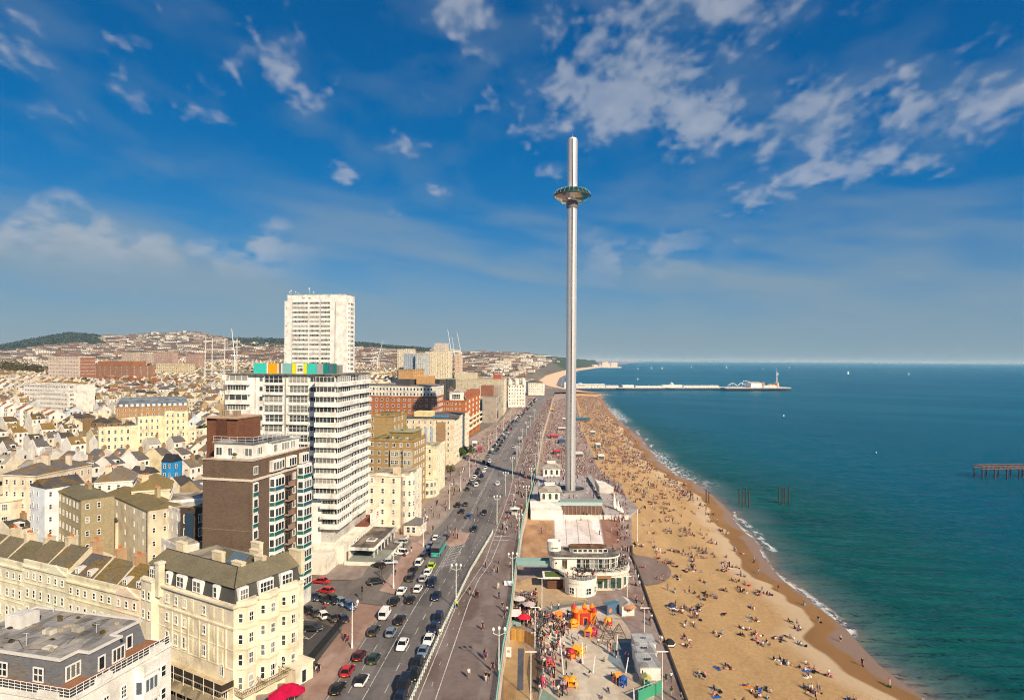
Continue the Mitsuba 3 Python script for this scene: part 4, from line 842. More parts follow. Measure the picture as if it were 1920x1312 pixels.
# beige hotel with tan panels
b = blk('seafront_hotel', 'beige hotel with tan panels, blue window strips and dark flat roof', 'hotel', 760, 852, 876, 786, 332, 6, D=44)
dress(b, (.70, .61, .45), gw=3.1, gf=2.7, fh=2.9, rc=(.10, .10, .10), wts=(2, 2, 2, 2, 1))
m = b.mb(); m.box(b.L - 9.5, b.L - 4.6, -.2, 0, 0, b.zt - 1.5, (.34, .22, .125)); m.box(6, 8.2, -.2, 0, 0, b.zt - 4, (.34, .22, .125)); b.put('brick_panel', m, 'brick', kind='stuff')
m = b.mb(); [m.box(x, x + 1.3, -.25, -.2, 3, b.zt - 4.5, (.30, .42, .55)) for x in (b.L - 15.6, b.L - 12.5)]; b.put('blue_panel', m, 'plain', kind='stuff')
m = b.mb(); m.box(4.0, b.L - 13, 3, 12, b.zt, b.zt + 3.4, (.68, .56, .30)); m.box(-1, b.L + 1.5, -1, 10, b.zt + .6, b.zt + .95, (.10, .10, .10)); b.put('penthouse', m, 'render')
m = b.mb(); [m.box(b.L - 12 + i, b.L - 11.3 + i, 1, 8, b.zt + .96, b.zt + 1.3, (.06, .22, .42)) for i in range(8)]; b.put('roof_light', m, 'plain', kind='stuff')
# grand red brick hotel, rear block then front block
b = blk('grand_hotel', 'long red brick hotel with two white attic storeys, behind the yellow brick mansions', 'hotel', 640, 816, 830, 745, 402, 6, D=26)
dress(b, RB, 'brick', gw=3.6, gf=3.4, w=1.5, h=1.9, nx=2, fh=3.6, rc=(.16, .15, .14))
m = b.mb(); m.box(0, b.L, .6, b.D, b.zt, b.zt + 7.0, (.62, .60, .55)); q = b.put('attic', m, 'render', label='white attic storeys of the red brick hotel'); m = MB(); windows(q, b.M @ trans(0, .6, 0), list(np.arange(3, b.L - 2, 2.2)), [b.zt + .9, b.zt + 4.1], 1.3, 1.8, 1, 1, bar=.1, merge=m); windows(q, b.M @ trans(b.L, 0, 0) @ rotz(PI / 2), list(np.arange(2, b.D - 2, 2.6)), [b.zt + .9, b.zt + 4.1], 1.3, 1.8, 1, 1, merge=m); put('glazing', m, 'plain', q, kind='stuff')
m = b.mb(); m.box(-.5, b.L + .3, .3, b.D + .3, b.zt + 7.0, b.zt + 7.4, (.15, .15, .15)); m.box(b.L - 26, b.L - 16, 5, 15, b.zt + 7.4, b.zt + 11, (.055, .055, .06)); put('roof', m, 'flat_roof', q)
b = blk('grand_hotel', 'orange red brick seafront hotel with white glazed attic and cream balconies', 'hotel', 828, 872, 905, 752, 442, 5, D=70)
dress(b, (.40, .14, .05), 'brick', gw=2.9, gf=3.8, w=1.3, h=1.9, fh=3.7, rc=(.14, .12, .12))
m = b.mb(); m.box(5, b.L - 2, 4, 16, b.zt, b.zt + 6.5, (.78, .75, .70)); q = b.put('attic', m, 'render', label='white attic pavilion with big arched window'); windows(q, b.M @ trans(0, 4, 0), [b.L - 10], [b.zt + 1], 6, 3.6, 4, 2, sub=False, bar=.1, pane=GL[1])
m = b.mb(); m.hip(4.6, b.L - 1.6, 3.6, 16.4, b.zt + 6.5, 1.6, (.5, .48, .46)); m.hip(3, 8, 4, 9, b.zt + 6.5, 4.0, (.10, .09, .11)); put('roof', m, 'roof', q)
for t0 in (6, 24, 42, 58):
    m = MB(b.F); m.box(t0, t0 + 6, -1.6, 0, -1, b.zt + 2.5, (.42, .15, .055)); m.gable(t0, t0 + 6, -1.6, 6, b.zt + 2.5, 3.4, (.30, .11, .06), axis=1); q = b.put('gable_bay', m, 'brick'); m = MB(); windows(q, b.F @ trans(0, -1.6, 0), [t0 + .7, t0 + 2.6, t0 + 4.4], [b.zt - 1.5 - 3.7 * j for j in range(6)], 1.1, 2.0, 1, 2, merge=m); put('glazing', m, 'plain', q, kind='stuff')
for z in (5.5, 9.5, 13.0):
    m = MB(b.F); m.box(0, 68, -3.0, -1.7, z, z + 1.1, (.72, .62, .45)); b.put('balcony', m, 'render')
# conference hall, white grand hotel and their neighbours
b = blk('conference_hall', 'low grey brown concrete conference hall with dark stepped windows', 'hall', 905, 931, 955, 744, 560, 3, D=90)
dress(b, (.36, .31, .26), gw=40, gf=60, rc=(.22, .19, .17), cor=False)
m = b.mb(); m.box(-2, b.L - 4, 6, 22, b.zt, b.zt + 9.5, (.27, .12, .08)); m.box(b.L - 9, b.L, 20, 60, b.zt, b.zt + 8, (.33, .28, .23)); b.put('upper_hall', m, 'brick')
m = MB(b.F)
for t0, z, w, h in ((4, 13, 20, 4), (30, 16, 30, 4), (8, 6, 12, 3.5), (66, 8, 16, 6)): m.box(t0, t0 + w, -.3, .1, z, z + h, (.05, .045, .045))
for i in range(5): m.box(6 + i * 3, 7.4 + i * 3, -.4, .1, 3, 8, (.06, .05, .05))
b.put('glazing', m, 'glass', kind='stuff')
b = blk('victorian_hotel', 'white victorian grand hotel with turrets facing the sea', 'hotel', 953, 985, 990, 722, 745, 0, D=46)
dress(b, (.82, .79, .72), gw=3.2, gf=3.2, w=1.4, h=2.2, fh=3.9, rc=(.2, .19, .18))
m = b.mb()
for x, y in ((2, 1), (b.L - 2, 1), (b.L - 2, 22), (b.L / 2, 1), (b.L - 2, 44)): m.lathe([(2.6, b.zt), (2.6, b.zt + 4.5), (2.9, b.zt + 4.6), (0, b.zt + 8.5)], (.74, .70, .62), 10, (x, y, 0))
b.put('turret', m, 'render', kind='stuff')
b = blk('victorian_hotel', 'white seafront hotel with dark mansard roof, beyond the turreted hotel', 'hotel', 991, 1021, 1024, 718, 1020, -2, D=60)
dress(b, (.80, .75, .66), gw=3.4, gf=3.4, w=1.5, h=2.2, fh=3.9, roof='hip', rc=(.10, .10, .11), rh=4)
b = blk('shopping_centre', 'long low grey green roofed complex with red brick end, beyond the red brick hotel', 'shopping centre', 830, 945, 955, 712, 640, 2, D=60)
dress(b, (.50, .44, .33), gw=6, gf=8, rc=(.30, .29, .22)); m = b.mb(); m.box(b.L - 11, b.L - 3, 2, 12, b.zt, b.zt + 5, (.38, .11, .07)); m.box(10, b.L - 30, 20, 40, b.zt, b.zt + 6, (.52, .46, .34)); b.put('roof_block', m, 'brick')
b = blk('office_block', 'stepped orange tan office block with dark roof boxes', 'office building', 747, 775, 792, 694, 560, 6, D=40)
dress(b, (.50, .29, .12), 'brick', gw=6, gf=7, rc=(.30, .2, .12)); m = b.mb(); m.box(b.L, b.L + 14, 3, 24, b.zg, b.zt - 5, (.52, .31, .14)); b.put('lower_wing', m, 'brick')
m = b.mb(); m.box(b.L - 15, b.L + 28, 30, 50, b.zg, b.zt - 9, (.06, .065, .075)); b.put('dark_wing', m, 'flat_roof')
TWR = [(745, 772, 655, 900, (.70, .62, .50), 'cream slab tower at the left of the tower cluster'), (757, 777, 664, 860, (.36, .43, .52), 'blue grey glass tower in front of the cream slab'), (779, 797, 663, 850, (.52, .55, .54), 'pale green grey glazed tower in the tower cluster'),
       (797, 812, 660, 930, (.68, .60, .46), 'narrow cream tower between glass tower and wide tower'), (812, 843, 658, 960, (.72, .64, .48), 'wide cream tower at the right of the tower cluster'), (814, 837, 644, 1150, (.62, .55, .50), 'tall mauve topped tower rising behind the tower cluster'), (853, 862, 664, 1150, (.66, .48, .36), 'small salmon block right of the tower cluster')]
for uL, uC, v, Y, c, lab in TWR:
    b = blk('tower_block', lab, 'tower block', uL, uC, uC + 2, v, Y, 10, D=16)
    dress(b, c, gw=2.6, gf=3, w=1.5, h=1.5, fh=3.0, rc=(.3, .28, .26), wts=(1, 2, 3, 3, 2), frame_c=c)
FB = [(228, 250, 661, 1150, (.52, .40, .30), 'tan slab block, leftmost of the four inland slab blocks'), (254, 276, 664, 1180, (.50, .38, .30), 'tan slab block, second from left of the inland slab blocks'), (288, 322, 661, 1120, (.46, .29, .22), 'red brown slab block, third of the four inland slab blocks'), (348, 370, 664, 1050, (.42, .24, .17), 'red brick slab block, rightmost of the inland slab blocks')]
for uL, uC, v, Y, c, lab in FB:
    b = blk('slab_block', lab, 'tower block', uL, uC, uC + 3, v, Y, 20, D=14); dress(b, c, 'brick', gw=3, gf=3, w=1.6, h=1.3, fh=2.9, rc=(.3, .26, .22))
b = blk('police_station', 'long white framed office slab with red brick end wall', 'office building', 90.5, 149.6, 165, 669, 720, 22, D=18)
dress(b, (.66, .54, .46), gw=2.6, gf=90, w=1.9, h=2.0, fh=3.9, rc=(.4, .34, .3), frame_c=(.70, .62, .56), wts=(1, 2, 4, 3, 2), inset=.5)
m = b.mb(); m.box(b.L, b.L + .3, .4, b.D - .4, b.zg, b.zt - .5, (.34, .165, .115)); [m.box(b.L, b.L + .5, 0, b.D, b.zt - 3.9 * j - .4, b.zt - 3.9 * j, (.70, .6, .52)) for j in range(7)]; b.put('end_wall', m, 'brick', label='red brick end wall with pale floor bands')
b = blk('law_court', 'low red brown brick court building beside the white framed office slab', 'court', 166, 250, 262, 686, 760, 20, D=30)
dress(b, (.34, .185, .115), 'brick', gw=9, gf=9, rc=(.33, .16, .08)); m = b.mb(); m.box(8, b.L - 8, 6, 24, b.zt, b.zt + 5.5, (.36, .16, .075)); b.put('upper_hall', m, 'brick')
b = blk('school_building', 'cream and tan long low building with white square windowed wing', 'school', 293, 345, 352, 683, 850, 14, D=20); dress(b, (.66, .55, .34), gw=3.4, gf=4, w=2.0, h=1.8, fh=3.8, rc=(.3, .28, .24))
b = blk('modern_block', 'white modernist flat roofed block with long window bands', 'office building', 46, 128, 151, 722, 480, 24, D=20); dress(b, (.80, .77, .72), gw=3.2, gf=30, w=2.6, h=1.3, nx=2, fh=3.2, rc=(.55, .54, .52))
b = blk('modern_block', 'white four storey block with blank gable wall and band windows', 'apartment building', 75, 128, 150, 736, 430, 24, D=14); dress(b, (.80, .76, .70), gw=3.3, gf=60, w=2.7, h=1.4, nx=3, fh=3.1, rc=(.5, .48, .44))
b = blk('arched_roof_building', 'brown brick building with long curved blue grey glass roof', 'building', 192, 217, 296, 764, 400, 62, D=40); dress(b, (.40, .24, .12), 'brick', gw=3, gf=3.2, rc=(.2, .2, .2))
m = b.mb()
t = np.linspace(0, PI, 9)
for a0, a1 in zip(t[:-1], t[1:]):
    xa, za, xb, zb = b.L / 2 - b.L / 2 * math.cos(a0), 3.2 * math.sin(a0), b.L / 2 - b.L / 2 * math.cos(a1), 3.2 * math.sin(a1); m.poly3([[xa, .3, b.zt + za], [xb, .3, b.zt + zb], [xb, b.D, b.zt + zb], [xa, b.D, b.zt + za]][::-1], (.17, .20, .23))
b.put('curved_roof', m, 'flat_roof'); m = MB(b.F); [m.box(2 + i * 3, 3.6 + i * 3, -.1, .4, b.zt + .4, b.zt + 1.9, (.75, .75, .73)) for i in range(13)]; b.put('dormer', m, 'plain', kind='stuff')
YC = (.72, .655, .45)
for i, (uL, uC, v, Y) in enumerate(((259, 309, 781, 335), (309, 353, 771, 345), (186, 258, 800, 300))):
    b = blk('long_terrace', ['yellow cream terrace with columns, left half of the yellow pair', 'yellow cream terrace with columns, right half of the yellow pair', 'cream four storey terrace left of the yellow pair'][i], 'terrace', uL, uC, uC + 8, v, Y, -35, D=10); dress(b, YC if i < 2 else CREAM, gw=2.5, gf=3, w=1.1, h=1.9, fh=3.4, rc=(.33, .28, .2))
    m = b.mb(); [m.box(x, x + .4, -.5, 0, b.zg, b.zt - .6, c_) for x, c_ in [(x, tuple(k * 1.08 for k in YC)) for x in np.arange(.2, b.L, 2.5)]]; b.put('pilaster', m, 'render', kind='stuff')
# nearer town
b = blk('villa', 'large cream villa with slate hipped roofs and moulded cornice, at the left edge', 'house', 7, 67, 152, 891, 189, 8, D=21)
dress(b, (.74, .64, .50), gw=2.7, gf=2.6, fh=3.5, w=.9, h=1.6, roof='hip', rc=(.15, .14, .145), rh=2.6, top=1.5)
chimney(b, b.L * .6, 8, b.zt + 2.6, 2.4, .9, 1.8, 5, (.66, .58, .46)); chimney(b, b.L - 2, 14, b.zt + 2.0, 1.6, .9, 1.6, 4, (.66, .58, .46))
m = b.mb(); m.lathe([(4.2, -1), (4.2, b.zt - 7.2), (4.6, b.zt - 7.1), (4.6, b.zt - 6.7), (0, b.zt - 6.4)], (.76, .66, .52), 24, (b.L * .22, -1.2, 0)); q = b.put('bow', m, 'render')
for a in (-2.3, -1.57, -.85): windows(q, b.M @ frame(b.L * .22 + 4.2 * math.cos(a), -1.2 + 4.2 * math.sin(a), a + PI / 2) @ trans(-.7, 0, 0), [0], [b.zt - 9.6, b.zt - 13.2], 1.4, 1.9, 3, 2, sub=False, bar=.1)
b = blk('town_house', 'pale blue white house with slate roof, beside the cream villa', 'house', 59, 84, 97, 916, 158, 30, D=9); dress(b, (.72, .77, .84), gw=2.4, gf=3.0, fh=3.1, w=.7, h=1.3, roof='gable', rc=(.09, .085, .09), rh=2.0, cor=False)
b = blk('town_house', 'tall ochre brown rear wing with pipes and sash windows', 'house', 112, 152, 162, 938, 150, 40, D=7); dress(b, (.37, .31, .19), 'brick', gw=2.6, gf=2.4, fh=3.2, w=.8, h=1.4, roof='gable', rc=(.16, .14, .09), rh=1.2, cor=False); chimney(b, b.L * .5, 4, b.zt + .6, 2.6, .8, 1.5, 4, (.30, .25, .15))
b = blk('town_house', 'pale cream blank rear wall with lean-to and drainpipes', 'house', 203, 278, 305, 958, 152, 42, D=8); dress(b, (.62, .56, .44), gw=6.5, gf=2.4, fh=3.2, w=.7, h=1.3, roof='gable', rc=(.18, .145, .075), rh=1.3, cor=False)
for x in (3.4, 7.4):
    m = b.mb(); m.box(x, x + 1.5, -1.6, 0, b.zg, b.zt - 6.5, (.62, .57, .47)); m.poly3([[x - .2, -1.9, b.zt - 6.6], [x + 1.7, -1.9, b.zt - 6.6], [x + 1.7, 0, b.zt - 5.8], [x - .2, 0, b.zt - 5.8]], (.09, .085, .08)); b.put('lean_to', m, 'render')
m = b.mb(); [m.tube((x, -.15, b.zg), (x, -.15, b.zt - .3), .09, .09, (.1, .09, .08), 5) for x in (5.4, 5.9, b.L - .6)]; b.put('drainpipe', m, 'plain', kind='stuff')
for x, w in ((b.L * .62, 2.0), (b.L * .2, 2.6)): chimney(b, x, 6, b.zt + 1.6, w, .8, 1.6, 5, (.44, .36, .22))
b = blk('town_house', 'white house with small windows and flat white annexe, left of the brown tower', 'house', 305, 340, 352, 962, 150, 42, D=9); dress(b, (.74, .71, .66), gw=2.8, gf=2.6, fh=3.1, w=.7, h=1.2, rc=(.4, .36, .3), cor=False)
b = blk('flat_roof_annexe', 'small white flat roofed annexe with door, behind the hotel roof', 'annexe', 305, 337, 354, 1030, 131, 42, D=5); dress(b, (.70, .67, .62), fl=1, gw=20, gf=20, rc=(.36, .33, .27), cor=False); windows(b.k, b.M, [1.4], [b.zt - 2.6], .8, 2.0, 1, 1, pane=(.7, .7, .68), sub=False)
b = blk('brick_block', 'dark brown brick block with blue glazed stair, left of the brown tower', 'apartment building', 340, 366, 382, 958, 143, 14, D=8); dress(b, (.09, .062, .045), 'brick', gw=20, gf=3, fh=3.1, w=1.8, h=2.0, nx=2, rc=(.14, .11, .07), cor=False); m = b.mb(); m.box(b.L - 2.4, b.L - .4, -.3, 0, 0, b.zt - .5, (.03, .06, .10)); b.put('glazed_stair', m, 'glass')
b = blk('town_house', 'bright blue painted gable end house with dark slate roof', 'house', 304, 325, 333, 866, 232, 12, D=4.5); dress(b, (.03, .27, .62), gw=20, gf=20, rc=(.035, .035, .045), roof='gable', rh=2.6, cor=False); windows(b.k, b.M, [b.L * .62], [b.zt - 2.2, b.zt - 5.5], .8, 1.4, 2, 2, sub=False)
for i, (uL, uC, v, Y, c, rc) in enumerate(((178, 248, 900, 178, (.80, .76, .70), (.22, .19, .16)), (248, 318, 916, 170, (.76, .69, .54), (.24, .18, .08)), (318, 381, 938, 163, (.78, .76, .76), (.33, .30, .27)))):
    b = blk('town_house', ['white stucco house with brown pitched roofs, left of three in a row', 'cream stucco house with lichen stained roof, middle of three in a row', 'white flat roofed house with wide windows, right of three in a row'][i], 'house', uL, uC, uC + 10, v, Y, -24, D=12)
    dress(b, c, gw=2.2, gf=3, fh=3.2, w=.8 if i < 2 else 1.6, h=1.4, nx=1 if i < 2 else 3, roof='gable' if i < 2 else 'flat', rc=rc, rh=2.6); chimney(b, b.L * .3, 5, b.zt + 1.5, 1.6, .7, 1.6, 4, (.60, .52, .38)) if i < 2 else None
# tower cranes and gasholder guide frames
for i, (u, v0, v1, Y, tip) in enumerate(((847, 618, 670, 1300, -4), (853, 632, 668, 1500, -3), (866, 622, 672, 1350, -5), (708, 640, 668, 1250, 5), (440, 619, 690, 900, -3))):
    k = thing('tower_crane', ['pale luffing tower crane left of three', 'pale luffing tower crane, middle and faintest of three', 'pale luffing tower crane right of three', 'leaning crane jib left of the tower cluster', 'tall crane mast behind the gasholder frame'][i], 'crane', 'construction cranes over the town')
    x = (u - 960) / FOC * Y; zb, zt = tz(x, Y), EYE + (674 - v0) / FOC * Y; zm = zb + (zt - zb) * .45
    m = MB(); m.tube((x, Y, zb), (x, Y, zm), 1.0, .9, (.72, .74, .75), 4); put('mast', m, 'plain', k); m = MB(); m.tube((x, Y, zm), (x + tip / FOC * Y * 2, Y, zt), .8, .4, (.72, .74, .75), 4); m.tube((x, Y, zm), (x - tip / FOC * Y * .8, Y, zm + 3), .9, .9, (.6, .6, .6), 4); put('jib', m, 'plain', k)
k = thing('gasholder_frame', 'row of tall pale lattice guide columns of an old gasholder', 'gasholder')
for u in (384, 397, 420, 443):
    x, Y = (u - 960) / FOC * 800, 800; zb = tz(x, Y); m = MB(); zt = EYE + (671 - 634) / FOC * Y
    for dx in (-.6, .6): m.tube((x + dx, Y, zb), (x + dx * .6 + 1.0, Y, zt), .32, .22, (.66, .63, .60), 4)
    for q in range(10): z = zb + (zt - zb) * q / 10; m.tube((x - .6, Y, z), (x + .9, Y, z + (zt - zb) / 10), .16, .16, (.66, .63, .60), 4)
    put('column', m, 'plain', k)
for z in (.35, .6, .85):
    m = MB(); xa, xb = (384 - 960) / FOC * 800, (443 - 960) / FOC * 800; zz = tz(xa, 800) + 50 * z; m.box(xa, xb, 799.8, 800.2, zz, zz + .5, (.6, .57, .54)); put('ring_girder', m, 'plain', k)

# ------------------------------------------------------------------ the town: houses in rows
HR = random.Random(11)
nq = {'slate_grey': (.14, .132, .135), 'dark_grey': (.075, .07, .073), 'brown': (.215, .17, .115), 'ochre_brown': (.27, .18, .07), 'red_tiled': (.27, .125, .07), 'pale_grey': (.36, .34, .31)}
WC = {'white': (.80, .78, .75), 'cream': (.75, .68, .55), 'pale_yellow': (.72, .64, .43), 'off_white': (.73, .70, .64), 'brown_brick': (.26, .17, .09), 'red_brick': (.36, .14, .07), 'grey': (.45, .44, .42), 'pink': (.68, .50, .42), 'pale_blue': (.55, .64, .72), 'tan': (.48, .36, .21)}
GRID, G0, GS = np.zeros((700, 700), bool), (-1150.0, 100.0), 2.5
def gidx(x, y): return ((np.asarray(x) - G0[0]) / GS).astype(int), ((np.asarray(y) - G0[1]) / GS).astype(int)
def mark(M, x0, x1, y0, y1, test=False, pad=.5):
    X, Y = np.meshgrid(np.arange(x0 - pad, x1 + pad + .1, 1.6), np.arange(y0 - pad, y1 + pad + .1, 1.6)); P = np.stack([X.ravel(), Y.ravel()], -1) @ M[:2, :2].T + M[:2, 3]
    i, j = gidx(P[:, 0], P[:, 1]); ok = (i >= 0) & (j >= 0) & (i < 700) & (j < 700)
    if test: return bool(GRID[i[ok], j[ok]].any())
    GRID[i[ok], j[ok]] = True
OCC = []
for M, L, D, k in FOOT:
    mark(M, 0, L, 0, D, pad=2.0)
    c = [(M @ np.array([x, y, 0, 1]))[:2] for x in (0, L) for y in (0, D)]
    zt = max((meshkit.WRITTEN[scene[q]['filename']][0][:, 2].max() for q in scene if q.startswith(k + '__wall') and 'to_world' not in scene[q]), default=0)
    us = [p[0] / p[1] for p in c]; OCC.append((min(us), max(us), min(p[1] for p in c), max((zt - EYE) / p[1] for p in c)))
def hidden(x, y, z):
    u, t = x / y, (z - EYE) / y
    return any(a + 2.5 / y < u < b - 2.5 / y and d < y and t < h for a, b, d, h in OCC) or u < -.86 or u > .2
HOUSES = []
cells = [(gx * 105 + HR.uniform(-30, 30), gy * 105 + HR.uniform(-30, 30), HR.choice([-8, -14, 78, -35, 55, -20, 70, -28])) for gx in range(-11, 2) for gy in range(1, 15)]
CX = np.array([c[:2] for c in cells])
wcs, rcs_ = list(WC), list(nq)
for ci, (px, py, an) in enumerate(cells):
    M0 = frame(px, py, math.radians(an)); y = -90
    while y < 90:
        dep = HR.uniform(7.5, 10.5); x = -90 + HR.uniform(0, 8); wc = HR.choices(wcs, (11, 11, 2, 7, 1.8, .8, .7, .5, .5, 1.6))[0]; rc = HR.choices(rcs_, (6, 4.5, 6, 2.6, .9, 2))[0]; ht = HR.uniform(6.5, 10.0); wd = HR.uniform(5.0, 7.0); rt = HR.choices(['gable', 'hip', 'flat', 'cross'], (6, 1.2, 1.8, 2))[0]
        while x < 90:
            w = wd * HR.uniform(.9, 1.12)
            p = M0 @ np.array([x + w / 2, y + dep / 2, 0, 1]); X, Y = p[:2]
            if Y > 128 and np.argmin(((CX - p[:2]) ** 2).sum(1)) == ci and X < front(Y) - 15 and X < (-64 if Y < 215 else -34 if Y < 440 else -2 + (Y - 440) * .05 - 40) and X > -1.0 * Y - 30 and Y < 1480:
                M = M0 @ trans(x, y, 0)
                if not mark(M, 0, w, 0, dep, True) and HR.random() > .06:
                    mark(M, .6, w - .6, 0, dep, pad=0); z = tz(X, Y) - .6; h = ht + HR.uniform(-.5, .7) + (1.5 if Y < 420 else 0) - (2.0 if Y < 175 else 0)
                    if not hidden(X, Y, z + h + 2.5):
                        HOUSES.append(dict(M=M, w=w, d=dep, z=z, h=h, wc=wc if HR.random() > .22 else HR.choice(wcs[:4]), rc=rc if HR.random() > .3 else HR.choice(rcs_), rt=rt if HR.random() > .2 else 'gable', X=X, Y=Y, r=HR.random()))
            x += w + (HR.uniform(3, 9) if HR.random() < .1 else 0)
        y += dep + HR.choice([6, 7, 9, 13])
HOUSES.sort(key=lambda a: a['Y'])


def house_meshes(a, W, R, C, G, P, detail):
    M = a['M'] @ trans(0, 0, a['z']); w, d, h = a['w'], a['d'], a['h']; c = WC[a['wc']]; k = .9 + .2 * a['r']; c = tuple(q * k for q in c); r = nq[a['rc']]; rt = a['rt']; rr_ = random.Random(int(a['r'] * 1e6))
    W.box(0, w - .03, 0, d, 0, h, c, M)
    rh = 2.0 + a['r'] * 1.2
    if rt == 'gable':
        R.gable(.12, w - .15, 0, d, h, rh, r, M); W.poly3([[.0, 0, h], [.0, d, h], [.0, d / 2, h + rh + .25]], c, M); W.poly3([[w - .03, 0, h], [w - .03, d / 2, h + rh + .25], [w - .03, d, h]][::-1], c, M)
        W.poly3([[.0, 0, h], [.0, d / 2, h + rh + .25], [.14, d / 2, h + rh + .25], [.14, 0, h]], c, M); W.poly3([[w - .17, 0, h], [w - .17, d / 2, h + rh + .25], [w - .03, d / 2, h + rh + .25], [w - .03, 0, h]], c, M)
    elif rt == 'hip': R.hip(0, w - .03, 0, d, h, rh, r, M, over=.25)
    elif rt == 'cross': R.gable(.05, w - .08, 0, d, h, rh, r, M, axis=1, over=.15); W.poly3([[.1, -.02, h], [w - .1, -.02, h], [w / 2, -.02, h + rh]], c, M)
    else: R.box(.25, w - .28, .25, d - .25, h - .3, h - .1, r, M); W.box(0, w - .03, 0, .25, h, h + .5, c, M); W.box(w - .28, w - .03, .25, d, h, h + .5, c, M); W.box(0, .25, .25, d, h, h + .5, c, M)
    if rt in ('gable', 'cross', 'hip'):
        cc = tuple(q * .8 for q in c) if rr_.random() < .5 else (.34, .24, .14)
        cx_ = w - .5 if rt == 'gable' else w * .3; cz = h + (rh if rt != 'hip' else rh * .7)
        C.box(cx_ - .38, cx_ + .38, d * .36, d * .36 + 1.7, h, cz + 1.3, cc, M)
        if detail:
            for i in range(3): C.box(cx_ - .12, cx_ + .12, d * .36 + .2 + i * .5, d * .36 + .45 + i * .5, cz + 1.3, cz + 1.85, (.42, .15, .06), M)
    if detail or a['Y'] < 800:
        n = 2 if w < 6.4 else 3
        for j in range(int(h / 3.0)):
            for i in range(n):
                if rr_.random() < .1: continue
                x = w * (i + .5) / n - .45; z = h - 2.2 - j * 2.9; pc = GL[rr_.choice([0, 0, 1, 1, 2, 3])]
                if detail: G.box(x - .1, x + 1.0, -.07, 0, z - .1, z + 1.5, WHITE, M)
                G.box(x, x + .9, -.10, -.02, z, z + 1.4, pc, M)
            for i in range(2):
                if rr_.random() < .45: continue
                y = d * (i + .5) / 2 - .45; z = h - 2.2 - j * 2.9
                G.box(w - .05, w + .04, y, y + .9, z, z + 1.4, GL[rr_.choice([0, 0, 1, 2])], M)
        if detail and rt == 'gable' and rr_.random() < .45:
            x = w / 2 - .8; W.box(x, x + 1.6, .5, d * .4, h - .2, h + 1.5, WHITE, M); G.box(x + .2, x + 1.4, .44, .5, h + .2, h + 1.3, GL[0], M)


NH = 285
def near_name(a):
    marks = [('the blue gable house', (302 - 960) / FOC * 232, 232), ('the brown brick tower', -58, 140), ('the cream villa', -128, 180), ('the yellow cream terrace', -190, 340), ('the white modernist block', -330, 470), ('the curved glass roof', -240, 400), ('the white high-rise hotel', -75, 190), ('the white framed office slab', -490, 720), ('the residential tower', -120, 400), ('the row of three stucco houses', -110, 190)]
    return min(marks, key=lambda m: (m[1] - a['X']) ** 2 + (m[2] - a['Y']) ** 2)
def ordn(i):
    w = 'first second third fourth fifth sixth seventh eighth ninth tenth eleventh twelfth thirteenth fourteenth fifteenth sixteenth'.split(); n = i + 1
    return w[i] if i < 16 else f"{n}{'th' if 10 < n % 100 < 14 else {1: 'st', 2: 'nd', 3: 'rd'}.get(n % 10, 'th')}"
RTN = {'gable': 'pitched', 'hip': 'hipped', 'flat': 'flat', 'cross': 'gable-fronted'}
bucket = {}
for a in HOUSES[:NH]:
    m_ = near_name(a); a['lm'] = m_[0]; a['ld'] = math.hypot(m_[1] - a['X'], m_[2] - a['Y']); bucket.setdefault((a['wc'], a['rc'], a['rt'], m_[0]), []).append(a)
for (wc, rc, rt, lm), v in bucket.items():
    for i, a in enumerate(sorted(v, key=lambda a: a['ld'])): a['label'] = f"{wc.replace('_', ' ')} house, {rc.replace('_', ' ')} {RTN[rt]} roof, " + (f"{ordn(i)} nearest such to {lm}" if len(v) > 1 else f"near {lm}")
for a in HOUSES[:NH]:
    k = thing('town_house', a['label'], 'house', 'houses of the old town')
    W, R, C, G, P = MB(), MB(), MB(), MB(), MB(); house_meshes(a, W, R, C, G, P, True)
    put('wall', W, 'brick' if 'brick' in a['wc'] else 'render', k); put('roof', R, 'flat_roof' if a['rt'] == 'flat' else 'roof', k)
    if C.n: put('chimney', C, 'render', k)
    if G.n: put('window_glazing', G, 'plain', k, kind='stuff')
W, R, C, G, P = MB(), MB(), MB(), MB(), MB()
for a in HOUSES[NH:]: house_meshes(a, W, R, C, G, P, False)
# hillside and far town, row upon row
def far_rows():
    fr = random.Random(21)
    for _ in range(3300):
        Y = math.exp(fr.uniform(math.log(1330), math.log(3900))); a = fr.uniform(-.86, .10); X = a * Y
        if X > water(Y) - 120: continue
        if Y > 2350 and (a < -.62 - .03 * fr.random() or (-.45 < a < -.34 and Y > 2700) or (-.26 < a < -.13 and Y > 2500)): continue
        an = fr.choice([0, 0, 0, 90, 20, -25]); n = fr.randint(2, 7); M0 = frame(X, Y, math.radians(an + fr.uniform(-8, 8)))
        wc = fr.choices([(.74, .71, .67), (.60, .54, .46), (.32, .20, .145), (.42, .36, .31)], (4, 2.5, 2.5, 3))[0]; rc = fr.choices([(.17, .10, .075), (.10, .09, .085), (.13, .105, .09)], (4, 4, 3))[0]; h = fr.uniform(6, 9) + (6 if fr.random() < .06 else 0)
        z = tz(X, Y) - 1.5; w = n * 6.5
        M = M0 @ trans(0, 0, z); W.box(0, w, 0, 9, 0, h, wc, M)
        if h > 10 or fr.random() < .1: R.box(-.3, w + .3, -.3, 9.3, h, h + .4, (.45, .42, .38), M)
        else: R.gable(0, w, 0, 9, h, 2.8, rc, M)
        for j in range(2):
            for i in range(n): G.box(i * 6.5 + 2, i * 6.5 + 4.4, -.15, .1, h - 2.6 - 3 * j, h - 1.0 - 3 * j, (.10, .09, .09), M)
far_rows()
fr = random.Random(5); Y = 1110.0
